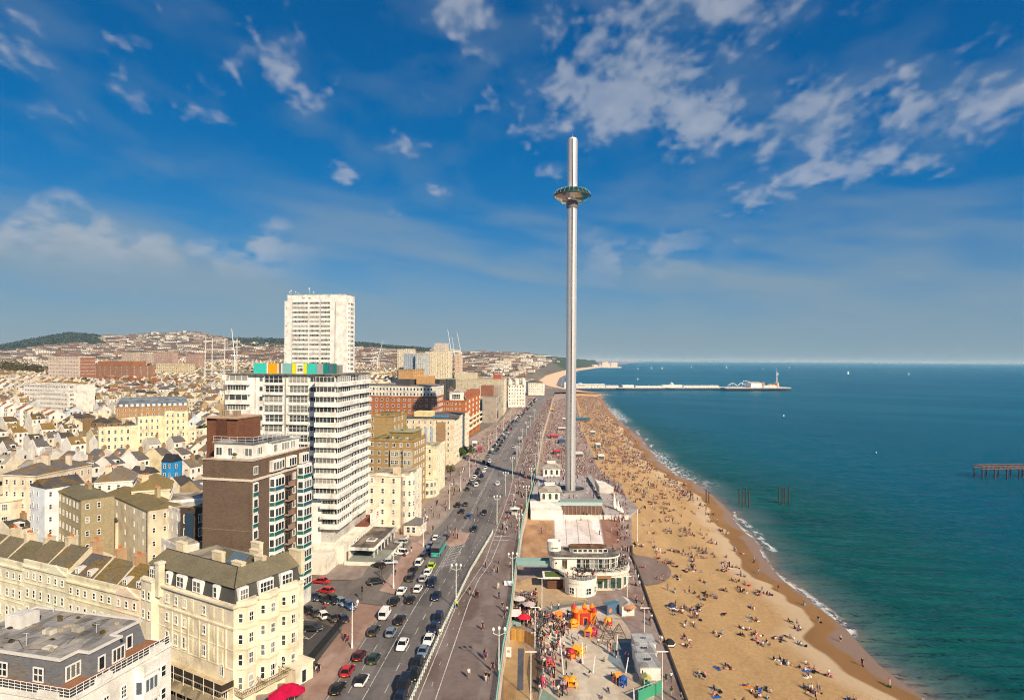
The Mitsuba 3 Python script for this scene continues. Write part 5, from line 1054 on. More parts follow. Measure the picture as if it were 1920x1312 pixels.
while Y < 2900:
    for r in range(2):
        X = water(Y) - 105 - r * 70 - fr.uniform(0, 12) if Y > 1250 else rail(Y) - 42 - r * 60; M = frame(X, Y, -.12, tz(X, Y) - 3); w, h, d_ = fr.uniform(14, 26), fr.uniform(13, 21), fr.uniform(24, 40); c = fr.choice([(.80, .76, .68), (.76, .68, .52), (.78, .74, .70)])
        W.box(-w, 0, 0, d_, 0, h, c, M); R.gable(-w, 0, 0, d_, h, 2.2, (.30, .28, .25), M, axis=1)
        for j in range(4):
            for i in range(int(w / 4)): G.box(-w + 1.4 + i * 4, -w + 3.2 + i * 4, -.2, .05, h - 3 - j * 3.4, h - 1.2 - j * 3.4, (.12, .11, .11), M)
            for i in range(int(d_ / 4.5)): G.box(-.05, .2, 1.2 + i * 4.5, 3.2 + i * 4.5, h - 3 - j * 3.4, h - 1.2 - j * 3.4, (.12, .11, .11), M)
    Y += fr.uniform(38, 60)
labels['distant_town'] = {'label': 'distant town of small pale houses climbing the hill to the skyline', 'category': 'town', 'kind': 'stuff'}
put('wall', W, 'render', 'distant_town', kind='stuff'); put('roof', R, 'roof', 'distant_town', kind='stuff'); put('chimney', C, 'render', 'distant_town', kind='stuff'); put('window_glazing', G, 'plain', 'distant_town', kind='stuff')
# long slabs and halls that stand out far off
for i, (uL, uC, v, Y, c, lab) in enumerate(((320, 372, 627, 3300, (.82, .80, .76), 'white racecourse stand on the skyline of the hill'), (236, 318, 633, 3200, (.72, .68, .60), 'row of pale blocks along the hill crest left of the white stand'), (890, 912, 660, 4300, (.8, .77, .72), 'pale hospital blocks on the far right skyline'), (960, 986, 670, 2700, (.72, .60, .45), 'cream seafront apartment block far along the coast'), (930, 956, 676, 2100, (.74, .65, .48), 'cream terrace block on the far seafront'), (1012, 1032, 667, 5200, (.8, .78, .75), 'white cliff top building far along the coast'))):
    b = blk('far_building', lab, 'building', uL, uC, uC + 3, v, Y, 12, D=25); dress(b, c, gw=9, gf=9, w=4, h=2.2, fh=4, rc=(.5, .48, .45), wts=(0, 1, 2, 3, 3), cor=False)

# ------------------------------------------------------------------ trees and woods
def leaf_clump(mb, c, r, n, col, rnd, flat=.8):
    u = rnd.normal(size=(n, 3)); u /= np.linalg.norm(u, axis=1, keepdims=True); rad = rnd.uniform(.55, 1.0, (n, 1)) ** .5
    p = np.array(c) + u * rad * np.array([r, r, r * flat]); s = r * rnd.uniform(.16, .34, (n, 1))
    t1 = rnd.normal(size=(n, 3)); t1 -= (t1 * u).sum(1, keepdims=True) * u * .6; t1 /= np.linalg.norm(t1, axis=1, keepdims=True); t2 = np.cross(u + rnd.normal(size=(n, 3)) * .5, t1); t2 /= np.linalg.norm(t2, axis=1, keepdims=True)
    v = np.stack([p - t1 * s, p + t2 * s * .7, p + t1 * s, p - t2 * s * .7], 1).reshape(-1, 3); i = np.arange(n) * 4
    f = np.vstack([np.c_[i, i + 1, i + 2], np.c_[i, i + 2, i + 3]])
    mb.add(v, f, col)
tr = np.random.default_rng(4)
def tree(x, y, z, h, r, col, label, group=None, cat='tree'):
    k = thing('tree', label, cat, group); m = MB(); m.tube((x, y, z - .3), (x, y, z + h * .55), .035 * h, .015 * h, (.10, .075, .05), 6)
    for i in range(4): a = i * 1.7; m.tube((x, y, z + h * .35), (x + r * .6 * math.cos(a), y + r * .6 * math.sin(a), z + h * .75), .015 * h, .006 * h, (.10, .075, .05), 5)
    put('trunk', m, 'plain', k); m = MB()
    for i in range(9):
        a, q = tr.uniform(0, 6.28), r * tr.uniform(.2, .75); leaf_clump(m, (x + q * math.cos(a), y + q * math.sin(a), z + h * tr.uniform(.5, .9)), r * tr.uniform(.35, .6), 60, tuple(np.array(col) * tr.uniform(.7, 1.3)), tr)
    put('crown', m, 'leaf', k, kind='stuff')
for i, (u, v) in enumerate(((868, 868), (856, 872), (884, 862))):
    x, y = at(u, v, 0); tree(x - 3, y + 8, 0, 7, 4.0, (.055, .085, .02), ['bushy green tree by the red awning, middle of three', 'bushy green tree by the red awning, left of three', 'bushy green tree by the red awning, right of three'][i])
x, y = at(844, 902, 0); tree(x, y, 0, 8, 2.2, (.13, .12, .05), 'narrow pale ochre green tree on the pavement in front of the beige hotel')
tp = []
for i in range(26):
    Y = tr.uniform(260, 1100); X = tr.uniform(-.7, -.2) * Y
    if not hidden(X, Y, tz(X, Y) + 9): tp.append((X / Y, X, Y))
for i, (_, X, Y) in enumerate(sorted(tp)): tree(X, Y, tz(X, Y), tr.uniform(8, 12), tr.uniform(3.5, 6), (.075, .065, .03) if i % 3 else (.05, .07, .025), f"{'dull brown' if i % 3 else 'green'} tree among the town roofs, {ordn(i)} from the left", 'trees among the town roofs')
m = MB()
for i in range(260):
    Y = tr.uniform(820, 1020); X = tr.uniform(-.86, -.725) * Y; hh = 1 - ((X / Y + .80) / .09) ** 2
    leaf_clump(m, (X, Y, tz(X, Y) + 3 + 12 * max(hh, 0) * tr.uniform(.3, 1)), tr.uniform(4, 7.5), 26, tuple(np.array((.10, .085, .035)) * tr.uniform(.6, 1.2)), tr)
labels['park_woods'] = {'label': 'olive brown wooded mound of park trees at the left edge below the hills', 'category': 'woods', 'kind': 'stuff'}; scene['park_woods'] = m.ply('leaf')
m = MB()
for i in range(2600):
    Y = tr.uniform(2350, 3650); a = tr.choice([tr.uniform(-.88, -.64), tr.uniform(-.45, -.34), tr.uniform(-.26, -.13), tr.uniform(-.6, .05)], p=[.45, .2, .25, .1]); X = a * Y
    leaf_clump(m, (X, Y, tz(X, Y) + 4), tr.uniform(6, 13), 12, tuple(np.array((.058, .075, .05)) * tr.uniform(.6, 1.3)), tr, .6)
labels['hill_woods'] = {'label': 'dark green woods along the distant hill crests', 'category': 'woods', 'kind': 'stuff'}; scene['hill_woods'] = m.ply('leaf')

# ------------------------------------------------------------------ road markings, forecourts, walls and rails
def lerpf(f): return lambda y: kerb_l(y) + f * (kerb_r(y) - kerb_l(y))
def off(fn, o): return lambda y: fn(y) + o
LP = (.62, .60, .56)
def dash(mb, fn, y0, y1, on, gap, w=.12, z=.009):
    y = y0
    while y < y1: strip(mb, off(fn, -w / 2), off(fn, w / 2), y, min(y + on, y1), z, LP, step=2.0); y += on + gap
m = MB(); dash(m, lerpf(.23), 98, 620, 3.0, 4.5); dash(m, lerpf(.66), 98, 640, 3.0, 4.5); dash(m, lerpf(.445), 98, 640, 9, .6); dash(m, lerpf(.475), 150, 330, 9, .6); dash(m, off(kerb_l, .35), 98, 136, 38, 1, .1); dash(m, off(kerb_l, .35), 160, 500, 340, 1, .1); dash(m, off(kerb_r, -2.4), 150, 500, 2, 2, .1)
for i in range(9):
    y = 170 + i * 2.6; a = lerpf(.50)(y), y; c = lerpf(.64)(y + 3.2), y + 3.2
    m.poly3([[a[0], a[1], .010], [a[0], a[1] + .35, .010], [c[0], c[1] + .35, .010], [c[0], c[1], .010]][::-1], LP)
for f in (.5, .64): dash(m, lerpf(f), 168, 196, 28, 1, .12, .0095)
ground('road_marking', m, 'line_paint')
cl = line(.13, (783, 1312), (857.8, 1129), (908.6, 1054), (923.5, 1012.6), (941, 966), (956, 922), (966, 880), (985, 820)); cr = line(.13, (816, 1312), (878.7, 1129), (896.7, 1087), (920.5, 1054), (938.5, 1009.6), (958, 955), (967, 918), (980, 880), (998, 820))
m = MB(); dash(m, cl, 98, 420, 330, 1, .16, .139); dash(m, cr, 98, 420, 330, 1, .16, .139); dash(m, lambda y: (cl(y) + cr(y)) / 2, 100, 400, 1.5, 6, .1, .139)
for y in (195, 199, 262): m.box(cl(y), cr(y) + 2.5, y, y + .4, .136, .139, LP)
ground('cycle_lane_marking', m, 'line_paint')
PINK, DARKA = (.36, .245, .20), (.075, .07, .07)
def zone(name, pts, z, c, mat='paving', o=(580, 920, 3.3475)):
    m = MB(); m.sheet([at(o[0] + x / o[2], o[1] + y / o[2], z) for x, y in pts], z, c); return ground(name, m, mat)
zone('forecourt_paving', [(215, 690), (478, 725), (455, 765), (330, 935), (160, 1195), (90, 1312), (-40, 1312), (-30, 1180), (210, 860)], .136, PINK)
zone('forecourt_paving', [(440, 625), (530, 648), (600, 545), (692, 395), (745, 300), (650, 325), (560, 440), (500, 540)], .136, PINK)
zone('forecourt_paving', [(885, 350), (975, 330), (1010, 262), (900, 255), (850, 330)], .010, PINK)
zone('forecourt_road', [(0, 570), (235, 575), (330, 540), (480, 300), (590, 300), (640, 320), (555, 440), (500, 540), (440, 625), (540, 655), (600, 640), (540, 690), (478, 722), (215, 688), (0, 640)], .134, (.15, .13, .12), 'asphalt')
zone('car_park', [(-90, 640), (215, 690), (300, 735), (200, 860), (-20, 800)], .138, (.13, .115, .11), 'asphalt')
zone('car_park', [(-110, 800), (60, 820), (205, 870), (-5, 1140), (-110, 1130)], .140, DARKA, 'asphalt')
m = MB(); o5 = lambda x, y: np.array(at(240 + x / 4.345, 1010 + y / 4.345, .14))
for a, c in (((1365, 745), (1475, 815)), ((1475, 815), (1590, 715)), ((1320, 775), (1475, 815)), ((1300, 840), (1410, 870)), ((1410, 870), (1310, 945))):
    a, c = o5(*a), o5(*c); d = (c - a) / np.linalg.norm(c - a); n = np.array([-d[1], d[0]]) * .07; m.poly3([[*(a - n), .146], [*(c - n), .146], [*(c + n), .146], [*(a + n), .146]], LP)
ground('parking_marking', m, 'line_paint')
m = MB(); n = 400
yv = np.linspace(60, 1000, n); v = np.vstack([np.c_[rail(yv), yv, np.full(n, .13)], np.c_[rail(yv), yv, np.full(n, LOW)]]); k = np.arange(n - 1); m.add(v, np.vstack([np.c_[k, k + n, k + 1], np.c_[k + 1, k + n, k + n + 1]]), (.42, .36, .30))
k = thing('sea_wall', 'long retaining wall between the upper esplanade and the lower promenade', 'wall'); put('wall', m, 'render', k)
TURQ = (.20, .47, .40)
def post_rail(name, label, fn, y0, y1, gap, h, c, z=.13, bars=2, r=.05, cat='railing'):
    k = thing(name, label, cat); m = MB(); ys_ = np.arange(y0, y1, gap)
    for y in ys_: m.box(fn(y) - r, fn(y) + r, y - r, y + r, z, z + h, c)
    put('post', m, 'plain', k, kind='stuff'); m = MB()
    for b in range(bars):
        zz = z + h * (1 - b / bars) - .03
        for a, c_ in zip(ys_[:-1], ys_[1:]): m.tube((fn(a), a, zz), (fn(c_), c_, zz), r * .8, r * .8, c, 4)
    put('rail', m, 'plain', k, kind='stuff')
post_rail('promenade_railing', 'long turquoise railing along the edge of the upper esplanade', off(rail, -.12), 92, 340, 1.15, 1.25, TURQ, bars=4, r=.06)
post_rail('guard_rail', 'white and green post railing between road and cycle lane', off(kerb_r, .35), 98, 204, 1.3, 1.1, (.62, .68, .60), bars=2, r=.07)
ga, gb = np.array(at(556, 1273, .13)), np.array(at(641, 1171, .13)); k = thing('black_fence', 'black metal fence along the hotel car park', 'fence'); m = MB()
for t in np.linspace(0, 1, 46): p = ga + (gb - ga) * t; m.box(p[0] - .06, p[0] + .06, p[1] - .06, p[1] + .06, .13, 1.75, (.02, .02, .022))
put('post', m, 'plain', k, kind='stuff'); m = MB()
for z in (.4, .8, 1.2, 1.6): m.tube((*ga, z + .13), (*gb, z + .13), .10, .10, (.02, .02, .022), 4)
put('rail', m, 'plain', k)
# lamp posts
LPN = [0]
def lamp(x, y, z, label, h=9.0, twin=True, c=(.72, .72, .68), ang=0.0, base=None):
    k = thing('street_lamp', label, 'street lamp', 'street lamps along the seafront'); m = MB()
    m.tube((x, y, z), (x, y, z + 1.2), .22, .17, base or c, 8); m.tube((x, y, z + 1.2), (x, y, z + h), .12, .07, c, 8); put('column', m, 'plain', k)
    m = MB(); d = np.array([math.cos(ang), math.sin(ang)]) * 1.0
    ends = [d, -d] if twin else [d]
    for e in ends:
        m.tube((x, y, z + h - .9), (x + e[0], y + e[1], z + h - .5), .05, .05, c, 5); m.tube((x + e[0], y + e[1], z + h - .5), (x + e[0], y + e[1], z + h - .15), .05, .05, c, 5)
    put('arm', m, 'plain', k)
    for e in ends + ([np.zeros(2)] if twin else []):
        m = MB(); zz = z + h - .15 if e.any() else z + h; m.lathe([(.08, zz), (.26, zz + .25), (.22, zz + .55), (.05, zz + .72), (0, zz + .74)], (.80, .80, .76), 8, (x + e[0], y + e[1], 0)); put('lantern', m, 'plain', k)
for i, (u, v) in enumerate(((660, 1214), (737.7, 1102), (793.6, 1024.6))):
    x, y = at(u, v, .13); lamp(x, y, .13, ['white lamp post on the pink pavement by the car park', 'white lamp post on the pink island before the white hotel', 'white lamp post on the pavement beyond the hotel forecourt'][i], 8.6, False, (.78, .77, .73))
WAY = ['nearest', 'second', 'third', 'fourth', 'fifth', 'sixth', 'seventh', 'eighth', 'ninth', 'tenth', 'eleventh', 'twelfth', 'thirteenth', 'fourteenth']
for i, y in enumerate((141.5, 213, 258, 297, 335, 375, 418, 465, 520, 585)): lamp(kerb_r(y) + .9, y, .13, f'tall ornate double lamp post between road and cycle lane, {WAY[i]} of its row', 9.2, True, (.70, .72, .66), .1, TURQ)
for i, y in enumerate((111, 154, 193, 236, 275, 318, 362, 410, 470)): lamp(rail(y) - .25, y, .13, f'turquoise footed lamp post on the esplanade railing, {WAY[i]} of its row', 8.0, True, (.66, .72, .66), .1, TURQ)
for i, y in enumerate((235, 268, 300, 345, 390, 440, 500, 570)): lamp(kerb_l(y) - .8, y, .13, f'pale lamp post on the landward pavement, {WAY[i]} past the white high-rise', 9, False, (.7, .68, .62), 0)

# ------------------------------------------------------------------ cars
def loft(mb, st, n=14, e=4.0, c=(.5, .5, .5)):
    t = np.arange(n) * 2 * PI / n + PI / n; s = []
    for x, hw, z0, z1 in st:
        cy_, cz_ = np.cos(t), np.sin(t); s.append(np.c_[np.full(n, x), hw * np.sign(cy_) * np.abs(cy_) ** (2 / e), (z0 + z1) / 2 + (z1 - z0) / 2 * np.sign(cz_) * np.abs(cz_) ** (2 / e)])
    v = np.vstack(s); f = []; i = np.arange(n); j = (i + 1) % n
    for k in range(len(st) - 1): f += [np.c_[i + k * n, i + k * n + n, j + k * n + n], np.c_[i + k * n, j + k * n + n, j + k * n]]
    f += [[[0, q, q + 1] for q in range(1, n - 1)], [[(len(st) - 1) * n, (len(st) - 1) * n + q + 1, (len(st) - 1) * n + q] for q in range(1, n - 1)]]
    return mb.add(v, np.vstack([np.asarray(q) for q in f]), c)
CT = {'hatchback': (4.0, 1.48, 1.0, 1.75, 3.25, 3.85), 'saloon': (4.6, 1.46, 1.25, 2.0, 3.3, 4.05), 'estate': (4.6, 1.52, 1.2, 1.9, 3.9, 4.4), 'suv': (4.5, 1.72, 1.1, 1.75, 3.8, 4.35), 'van': (5.0, 2.0, .7, 1.35, 4.8, 4.92)}
CARC = {}
def car_parts(kind, c, roof=None):
    q = (kind, c, roof)
    if q in CARC: return CARC[q]
    L, H, a, r0, r1, e = CT[kind]; hb = .92 if kind != 'van' else 1.15; b, g, r, h1, h2, pl, p2 = MB(), MB(), MB(), MB(), MB(), MB(), MB()
    loft(b, [(0, .66, .36, .62), (.12, .80, .25, .72), (.5, .86, .22, .80), (a, .89, .20, hb), (L * .5, .90, .20, hb + .02), (L - .8, .89, .20, hb + .03), (L - .15, .83, .26, hb - .02), (L, .72, .38, hb - .14)], c=c)
    gc = (.012, .014, .017); w0, w1 = .80, .62 if kind != 'van' else .74; zb = hb - .06
    top = [(a - .05, zb, w0), (r0, H - .05, w1), (r1, H - .05, w1), (e, zb, w0)]
    v = []
    for x, z, w in top: v += [[x, -w, z], [x, w, z]]
    g.add(v, [[0, 1, 3], [0, 3, 2], [2, 3, 5], [2, 5, 4], [4, 5, 7], [4, 7, 6], [0, 2, 4], [0, 4, 6], [1, 5, 3], [1, 7, 5]], gc)
    rc = roof or c
    loft(r, [(r0 - .10, w1 - .06, H - .10, H - .03), (r0 + .15, w1 + .02, H - .10, H), ((r0 + r1) / 2, w1 + .02, H - .10, H + .02), (r1 - .1, w1 + .02, H - .10, H), (r1 + .12, w1 - .05, H - .11, H - .03)], 10, c=rc)
    for s in (-1, 1):
        for (x0, z0, ww0), (x1, z1, ww1) in ((top[0], top[1]), (top[3], top[2])): r.tube((x0, s * ww0, z0), (x1, s * ww1, z1), .045, .04, rc, 4)
        xm = (r0 + r1) / 2; r.tube((xm, s * (w0 + .01), zb), (xm, s * (w1 + .01), H - .06), .035, .035, rc, 4)
        if kind == 'van': r.box(2.2, 4.85, s * .79 - .02, s * .79 + .02, zb, H - .08, rc)
        h1.box(.06, .22, s * .62 - .13, s * .62 + .13, .56, .70, (.75, .78, .80)); h2.box(L - .16, L - .03, s * .66 - .12, s * .66 + .12, .62, .86, (.35, .01, .01))
    pl.box(-.015, .02, -.26, .26, .36, .47, (.78, .78, .76)); p2.box(L - .02, L + .015, -.26, .26, .46, .57, (.72, .52, .03))
    w = MB(); w.tube((0, -.1, .31), (0, .1, .31), .31, .31, (.012, .012, .013), 14); hub = MB(); hub.tube((0, -.112, .31), (0, .112, .31), .19, .19, (.33, .33, .34), 10)
    W4 = MB()
    for x in (.78, L - .82):
        for s in (-1, 1): W4.tube((x, s * .73, .31), (x, s * .91, .31), .31, .31, (.012, .012, .013), 10)
    CARC[q] = dict(body=b.ply('car_paint', True), glasshouse=g.ply('glass'), roof=r.ply('car_paint'), headlight=h1.ply('glass'), tail_light=h2.ply('plain'), number_plate=pl.ply('plain'), rear_plate=p2.ply('plain'), wheel=w.ply('plain'), rim=hub.ply('metal'), wheels=W4.ply('plain'), L=L)
    return CARC[q]
CN = {'black': (.012, .012, .014), 'dark grey': (.045, .047, .05), 'silver': (.40, .42, .44), 'white': (.80, .80, .78), 'red': (.45, .012, .02), 'dark red': (.10, .01, .012), 'dark blue': (.012, .02, .055), 'blue': (.03, .09, .24), 'silver blue': (.17, .24, .33), 'lime green': (.42, .62, .02), 'dark green': (.02, .045, .035), 'yellow': (.75, .48, .01)}
def road_ang(y): return math.atan2(4.0, (kerb_l(y + 2) + kerb_r(y + 2) - kerb_l(y - 2) - kerb_r(y - 2)) / 2)
CARS = []
def car(x, y, ang, colour, kind, label, group='cars on the seafront road', near=True, roof=None, z=.0):
    """ang: the way its nose points."""
    p = car_parts(kind, CN[colour], CN.get(roof)); k = thing('car' if kind != 'van' else 'van', label, 'car' if kind != 'van' else 'van', group)
    M = frame(x, y, ang + PI, z) @ trans(-p['L'] / 2, 0, 0); tw = dict(to_world=to(M))
    bk = put('body', p['body'], None, k, **tw); put('glasshouse', p['glasshouse'], None, k, **tw); put('roof', p['roof'], None, k, **tw)
    if near:
        put('headlight', p['headlight'], None, k, kind='stuff', **tw); put('tail_light', p['tail_light'], None, k, kind='stuff', **tw); put('number_plate', p['number_plate'], None, k, **tw); put('number_plate', p['rear_plate'], None, k, **tw)
        for wx in (.78, p['L'] - .82):
            for s in (-1, 1): w = put('wheel', p['wheel'], None, k, to_world=to(M @ trans(wx, s * .80, 0))); put('rim', p['rim'], None, w, to_world=to(M @ trans(wx, s * .80, 0)))
    else: put('wheel', p['wheels'], None, k, kind='stuff', **tw)
def pxcar(cx, cy, colour, kind, label, away=True, group='cars on the seafront road', ang=None, roof=None, z=0.0, o=(580, 920, 3.3475)):
    x, y = at(o[0] + cx / o[2], o[1] + cy / o[2], .4)
    a = road_ang(y) + (0 if away else PI) if ang is None else ang
    car(x, y, a, colour, kind, label, group, True, roof, z)
for a in ((180, 1240, 'black', 'hatchback', 'black hatchback nearest the camera in the kerb lane'), (240, 1130, 'red', 'hatchback', 'bright red hatchback in the kerb lane'), (330, 1190, 'white', 'hatchback', 'white hatchback with black roof beside the red hatchback'), (315, 1035, 'dark red', 'hatchback', 'dark red hatchback ahead of the bright red one'),
          (405, 1055, 'dark green', 'hatchback', 'dark green hatchback right of the dark red one'), (405, 880, 'dark grey', 'estate', 'dark grey estate car in the kerb lane before the van'), (515, 890, 'silver blue', 'hatchback', 'silver blue hatchback beside the dark grey estate'), (475, 778, 'white', 'van', 'white van waiting by the side road'),
          (570, 810, 'black', 'saloon', 'black saloon beside the white van'), (535, 695, 'black', 'suv', 'black four by four ahead of the white van'), (635, 685, 'black', 'hatchback', 'black hatchback right of the four by four'), (580, 630, 'white', 'saloon', 'white taxi saloon with teal bonnet, left lane'), (682, 617, 'white', 'hatchback', 'white hatchback beside the teal bonneted taxi'),
          (635, 548, 'dark grey', 'suv', 'dark grey four by four past the taxi'), (715, 553, 'silver', 'hatchback', 'silver hatchback right of the dark grey four by four'), (655, 498, 'black', 'saloon', 'black saloon in the kerb lane short of two white cars'), (745, 512, 'white', 'saloon', 'white saloon behind the lime green car'),
          (690, 452, 'white', 'suv', 'white four by four left of the lime green car'), (768, 472, 'lime green', 'hatchback', 'lime green car behind the turquoise bus'), (715, 412, 'dark grey', 'hatchback', 'dark grey hatchback left of the bus'), (750, 378, 'blue', 'saloon', 'blue saloon alongside the bus'), (760, 342, 'silver blue', 'saloon', 'silver blue saloon just ahead of the blue one'),
          (795, 297, 'white', 'hatchback', 'white hatchback beyond the bus, left lane'), (855, 292, 'black', 'hatchback', 'black hatchback directly ahead of the bus'), (932, 92, 'black', 'suv', 'black four by four far up the left lanes'), (980, 85, 'dark grey', 'saloon', 'dark grey saloon by the far black four by four'), (957, 130, 'black', 'saloon', 'black saloon behind the far black four by four'), (1000, 162, 'blue', 'hatchback', 'bright blue hatchback beyond the crossing')):
    pxcar(*a, roof='black' if 'black roof' in a[4] else None)
for a in ((585, 967, 'white', 'saloon', 'white saloon driving towards the camera in the middle lane'), (797, 663, 'dark blue', 'saloon', 'dark blue saloon driving towards the camera, alone in its lane'), (770, 580, 'dark blue', 'suv', 'dark blue four by four by the hatched marking'), (1035, 243, 'black', 'hatchback', 'black hatchback coming past the crossing'), (1097, 138, 'black', 'saloon', 'black saloon coming, beyond the other black one')): pxcar(*a, away=False)
for i, a in enumerate(((808, 803, 'dark blue', 'suv'), (780, 866, 'dark blue', 'hatchback'), (748, 937, 'white', 'saloon'), (713, 1012, 'silver blue', 'saloon'), (675, 1090, 'black', 'estate'), (655, 1157, 'black', 'hatchback'), (592, 1232, 'black', 'van'), (568, 1304, 'dark blue', 'saloon'))):
    pxcar(*a, f'{a[2]} {a[3]} parked by the guard rail, {WAY[7 - i]} from the bottom of the photo', away=False, group='cars parked along the guard rail')
for i, a in enumerate(((435, 472, 'black', 'hatchback', 2.6), (500, 452, 'silver', 'saloon', .25), (570, 393, 'white', 'suv', 2.9), (575, 325, 'silver', 'hatchback', 3.0), (422, 577, 'black', 'suv', .5))):
    pxcar(*a[:4], ['black hatchback on the hotel forecourt', 'silver saloon on the forecourt by the black hatchback', 'white four by four on the forecourt beyond the silver saloon', 'silver hatchback at the far end of the forecourt', 'black four by four on the forecourt nearest the side road'][i], group='cars on the hotel forecourt', ang=a[4], z=.135)
for i, a in enumerate(((70, 572, 'red', 'saloon', 2.9), (105, 632, 'red', 'hatchback', 2.8), (30, 672, 'dark blue', 'hatchback', -.9), (95, 690, 'black', 'hatchback', -.9), (150, 692, 'black', 'suv', -.9), (202, 705, 'silver blue', 'hatchback', -.9), (252, 727, 'blue', 'hatchback', -.9), (-8, 752, 'black', 'saloon', 2.2), (32, 770, 'dark grey', 'saloon', 2.2), (82, 785, 'white', 'hatchback', 2.2), (140, 800, 'dark grey', 'saloon', 2.2), (205, 806, 'dark blue', 'saloon', 2.2), (18, 870, 'black', 'hatchback', .1))):
    pxcar(*a[:4], ['long red car in front of the terrace wall', 'red hatchback at the back of the car park', 'dark blue hatchback, leftmost of the back row', 'black hatchback second in the back row', 'black four by four third in the back row', 'silver blue hatchback fourth in the back row', 'bright blue hatchback at the right end of the back row', 'black saloon, leftmost of the front row', 'dark grey saloon second in the front row', 'white hatchback in the front row', 'dark grey saloon right of the white hatchback', 'dark blue saloon at the right end of the front row', 'black hatchback alone in the marked bay'][i], group='cars in the hotel car park', ang=a[4], z=.14)
# the long queue further on
FC, cc_ = random.Random(8), 0
for lane, o in (('kerb', 1.6), ('inner', 4.7)):
    y = 262 + (o > 2) * 4; n = 0
    while y < 900:
        colour = FC.choice(['black', 'black', 'dark grey', 'silver', 'white', 'white', 'dark blue', 'red', 'dark grey', 'silver blue']); kd = FC.choice(['hatchback', 'saloon', 'suv', 'hatchback', 'estate'])
        if FC.random() < .84: n += 1; car(kerb_l(y) + o + FC.uniform(-.25, .25), y, road_ang(y), colour, kd, f'{colour} {kd} in the far queue, {n}{"st" if n % 10 == 1 and n != 11 else "nd" if n % 10 == 2 and n != 12 else "rd" if n % 10 == 3 and n != 13 else "th"} up the {lane} lane', 'cars in the far queue', y < 300)
        y += FC.uniform(6.5, 10 if y > 380 else 15)
for i, (u, v, c) in enumerate(((933, 907, 'white'), (965, 850, 'dark grey'), (975, 828, 'black'), (962, 838, 'silver'), (990, 800, 'white'))):
    x, y = at(u, v, .4); car(x, y, road_ang(y) + PI, c, 'hatchback', f'{c} hatchback coming down the open far lanes, {WAY[i]} of five', 'cars coming down the far road', y < 300)
# coach
x, y = at(580 + 812 / 3.3475, 920 + 372 / 3.3475, .6); k = thing('coach', 'turquoise and grey coach waiting in the right hand queue lane', 'bus'); M = frame(x, y, road_ang(y)); TQ = (.02, .30, .29)
m = MB(M); loft(m, [(-5.6, 1.15, .35, 1.5), (-5.5, 1.25, .3, 1.6), (5.5, 1.25, .3, 1.6), (5.6, 1.15, .35, 1.5)], 12, 8, TQ); put('body', m, 'car_paint', k); m = MB(M); loft(m, [(-5.52, 1.16, 1.5, 2.85), (-5.4, 1.22, 1.5, 2.9), (5.3, 1.22, 1.5, 2.9), (5.5, 1.1, 1.5, 2.8)], 12, 8, (.02, .022, .025)); put('window', m, 'glass', k)
m = MB(M); loft(m, [(-5.5, 1.12, 2.75, 3.1), (-5.3, 1.2, 2.75, 3.2), (5.2, 1.2, 2.75, 3.2), (5.4, 1.1, 2.75, 3.1)], 12, 6, (.16, .165, .17)); m.box(-3, -1.4, -.7, .7, 3.15, 3.35, (.1, .1, .1)); m.box(2, 3, -.5, .5, 3.15, 3.3, (.1, .1, .1)); put('roof', m, 'plain', k)
m = MB(M); [m.box(xx - .05, xx + .05, -1.24, 1.24, 1.55, 2.8, TQ) for xx in np.arange(-5.2, 5.3, 1.5)]; put('pillar', m, 'plain', k, kind='stuff')
for wx in (-3.6, 3.6):
    for s in (-1, 1): m = MB(M); m.tube((wx, s * 1.0, .48), (wx, s * 1.27, .48), .48, .48, (.012, .012, .012), 14); put('wheel', m, 'plain', k)
m = MB(M); m.box(-5.64, -5.58, -.3, .3, .7, .85, (.72, .52, .03)); [m.box(-5.64, -5.58, s * 1.0 - .12, s * 1.0 + .12, .8, 1.3, (.4, .01, .01)) for s in (-1, 1)]; put('tail_light', m, 'plain', k, kind='stuff')
# flags and parasols at the hotel door
for i, (u, v, c, lab) in enumerate(((468, 1283, (.62, .03, .05), 'red flag nearest the hotel corner'), (476, 1279, (.75, .70, .68), 'red and white flag at the hotel door'), (494, 1255, (.45, .35, .45), 'union style patterned flag on the hotel balcony'), (508, 1254, (.03, .10, .35), 'blue flag on the hotel balcony'), (524, 1240, (.75, .78, .80), 'pale blue and white flag at the hotel front'), (536, 1230, (.85, .40, .02), 'orange flag at the far end of the hotel front'))):
    x, y = at(u, v, 4.0); x += 1.2; k = thing('flag', lab, 'flag', 'flags at the hotel front'); m = MB(); m.tube((x - 1.6, y, 2.6), (x, y, 5.4), .04, .03, (.8, .8, .8), 5); put('pole', m, 'plain', k); m = MB()
    for s in range(4): m.poly3([[x - .1 - s * .1, y + s * .28, 5.2 - s * .15], [x - .2 - s * .1, y + s * .28 + .28, 5.05 - s * .15], [x - .7 - s * .05, y + s * .28 + .28, 3.9], [x - .6 - s * .05, y + s * .28, 4.0]], c if s % 2 == 0 or i not in (1, 4) else (.7, .04, .06)); 
    m.F = m.F + [f[:, ::-1] for f in m.F]; put('cloth', m, 'cloth', k)
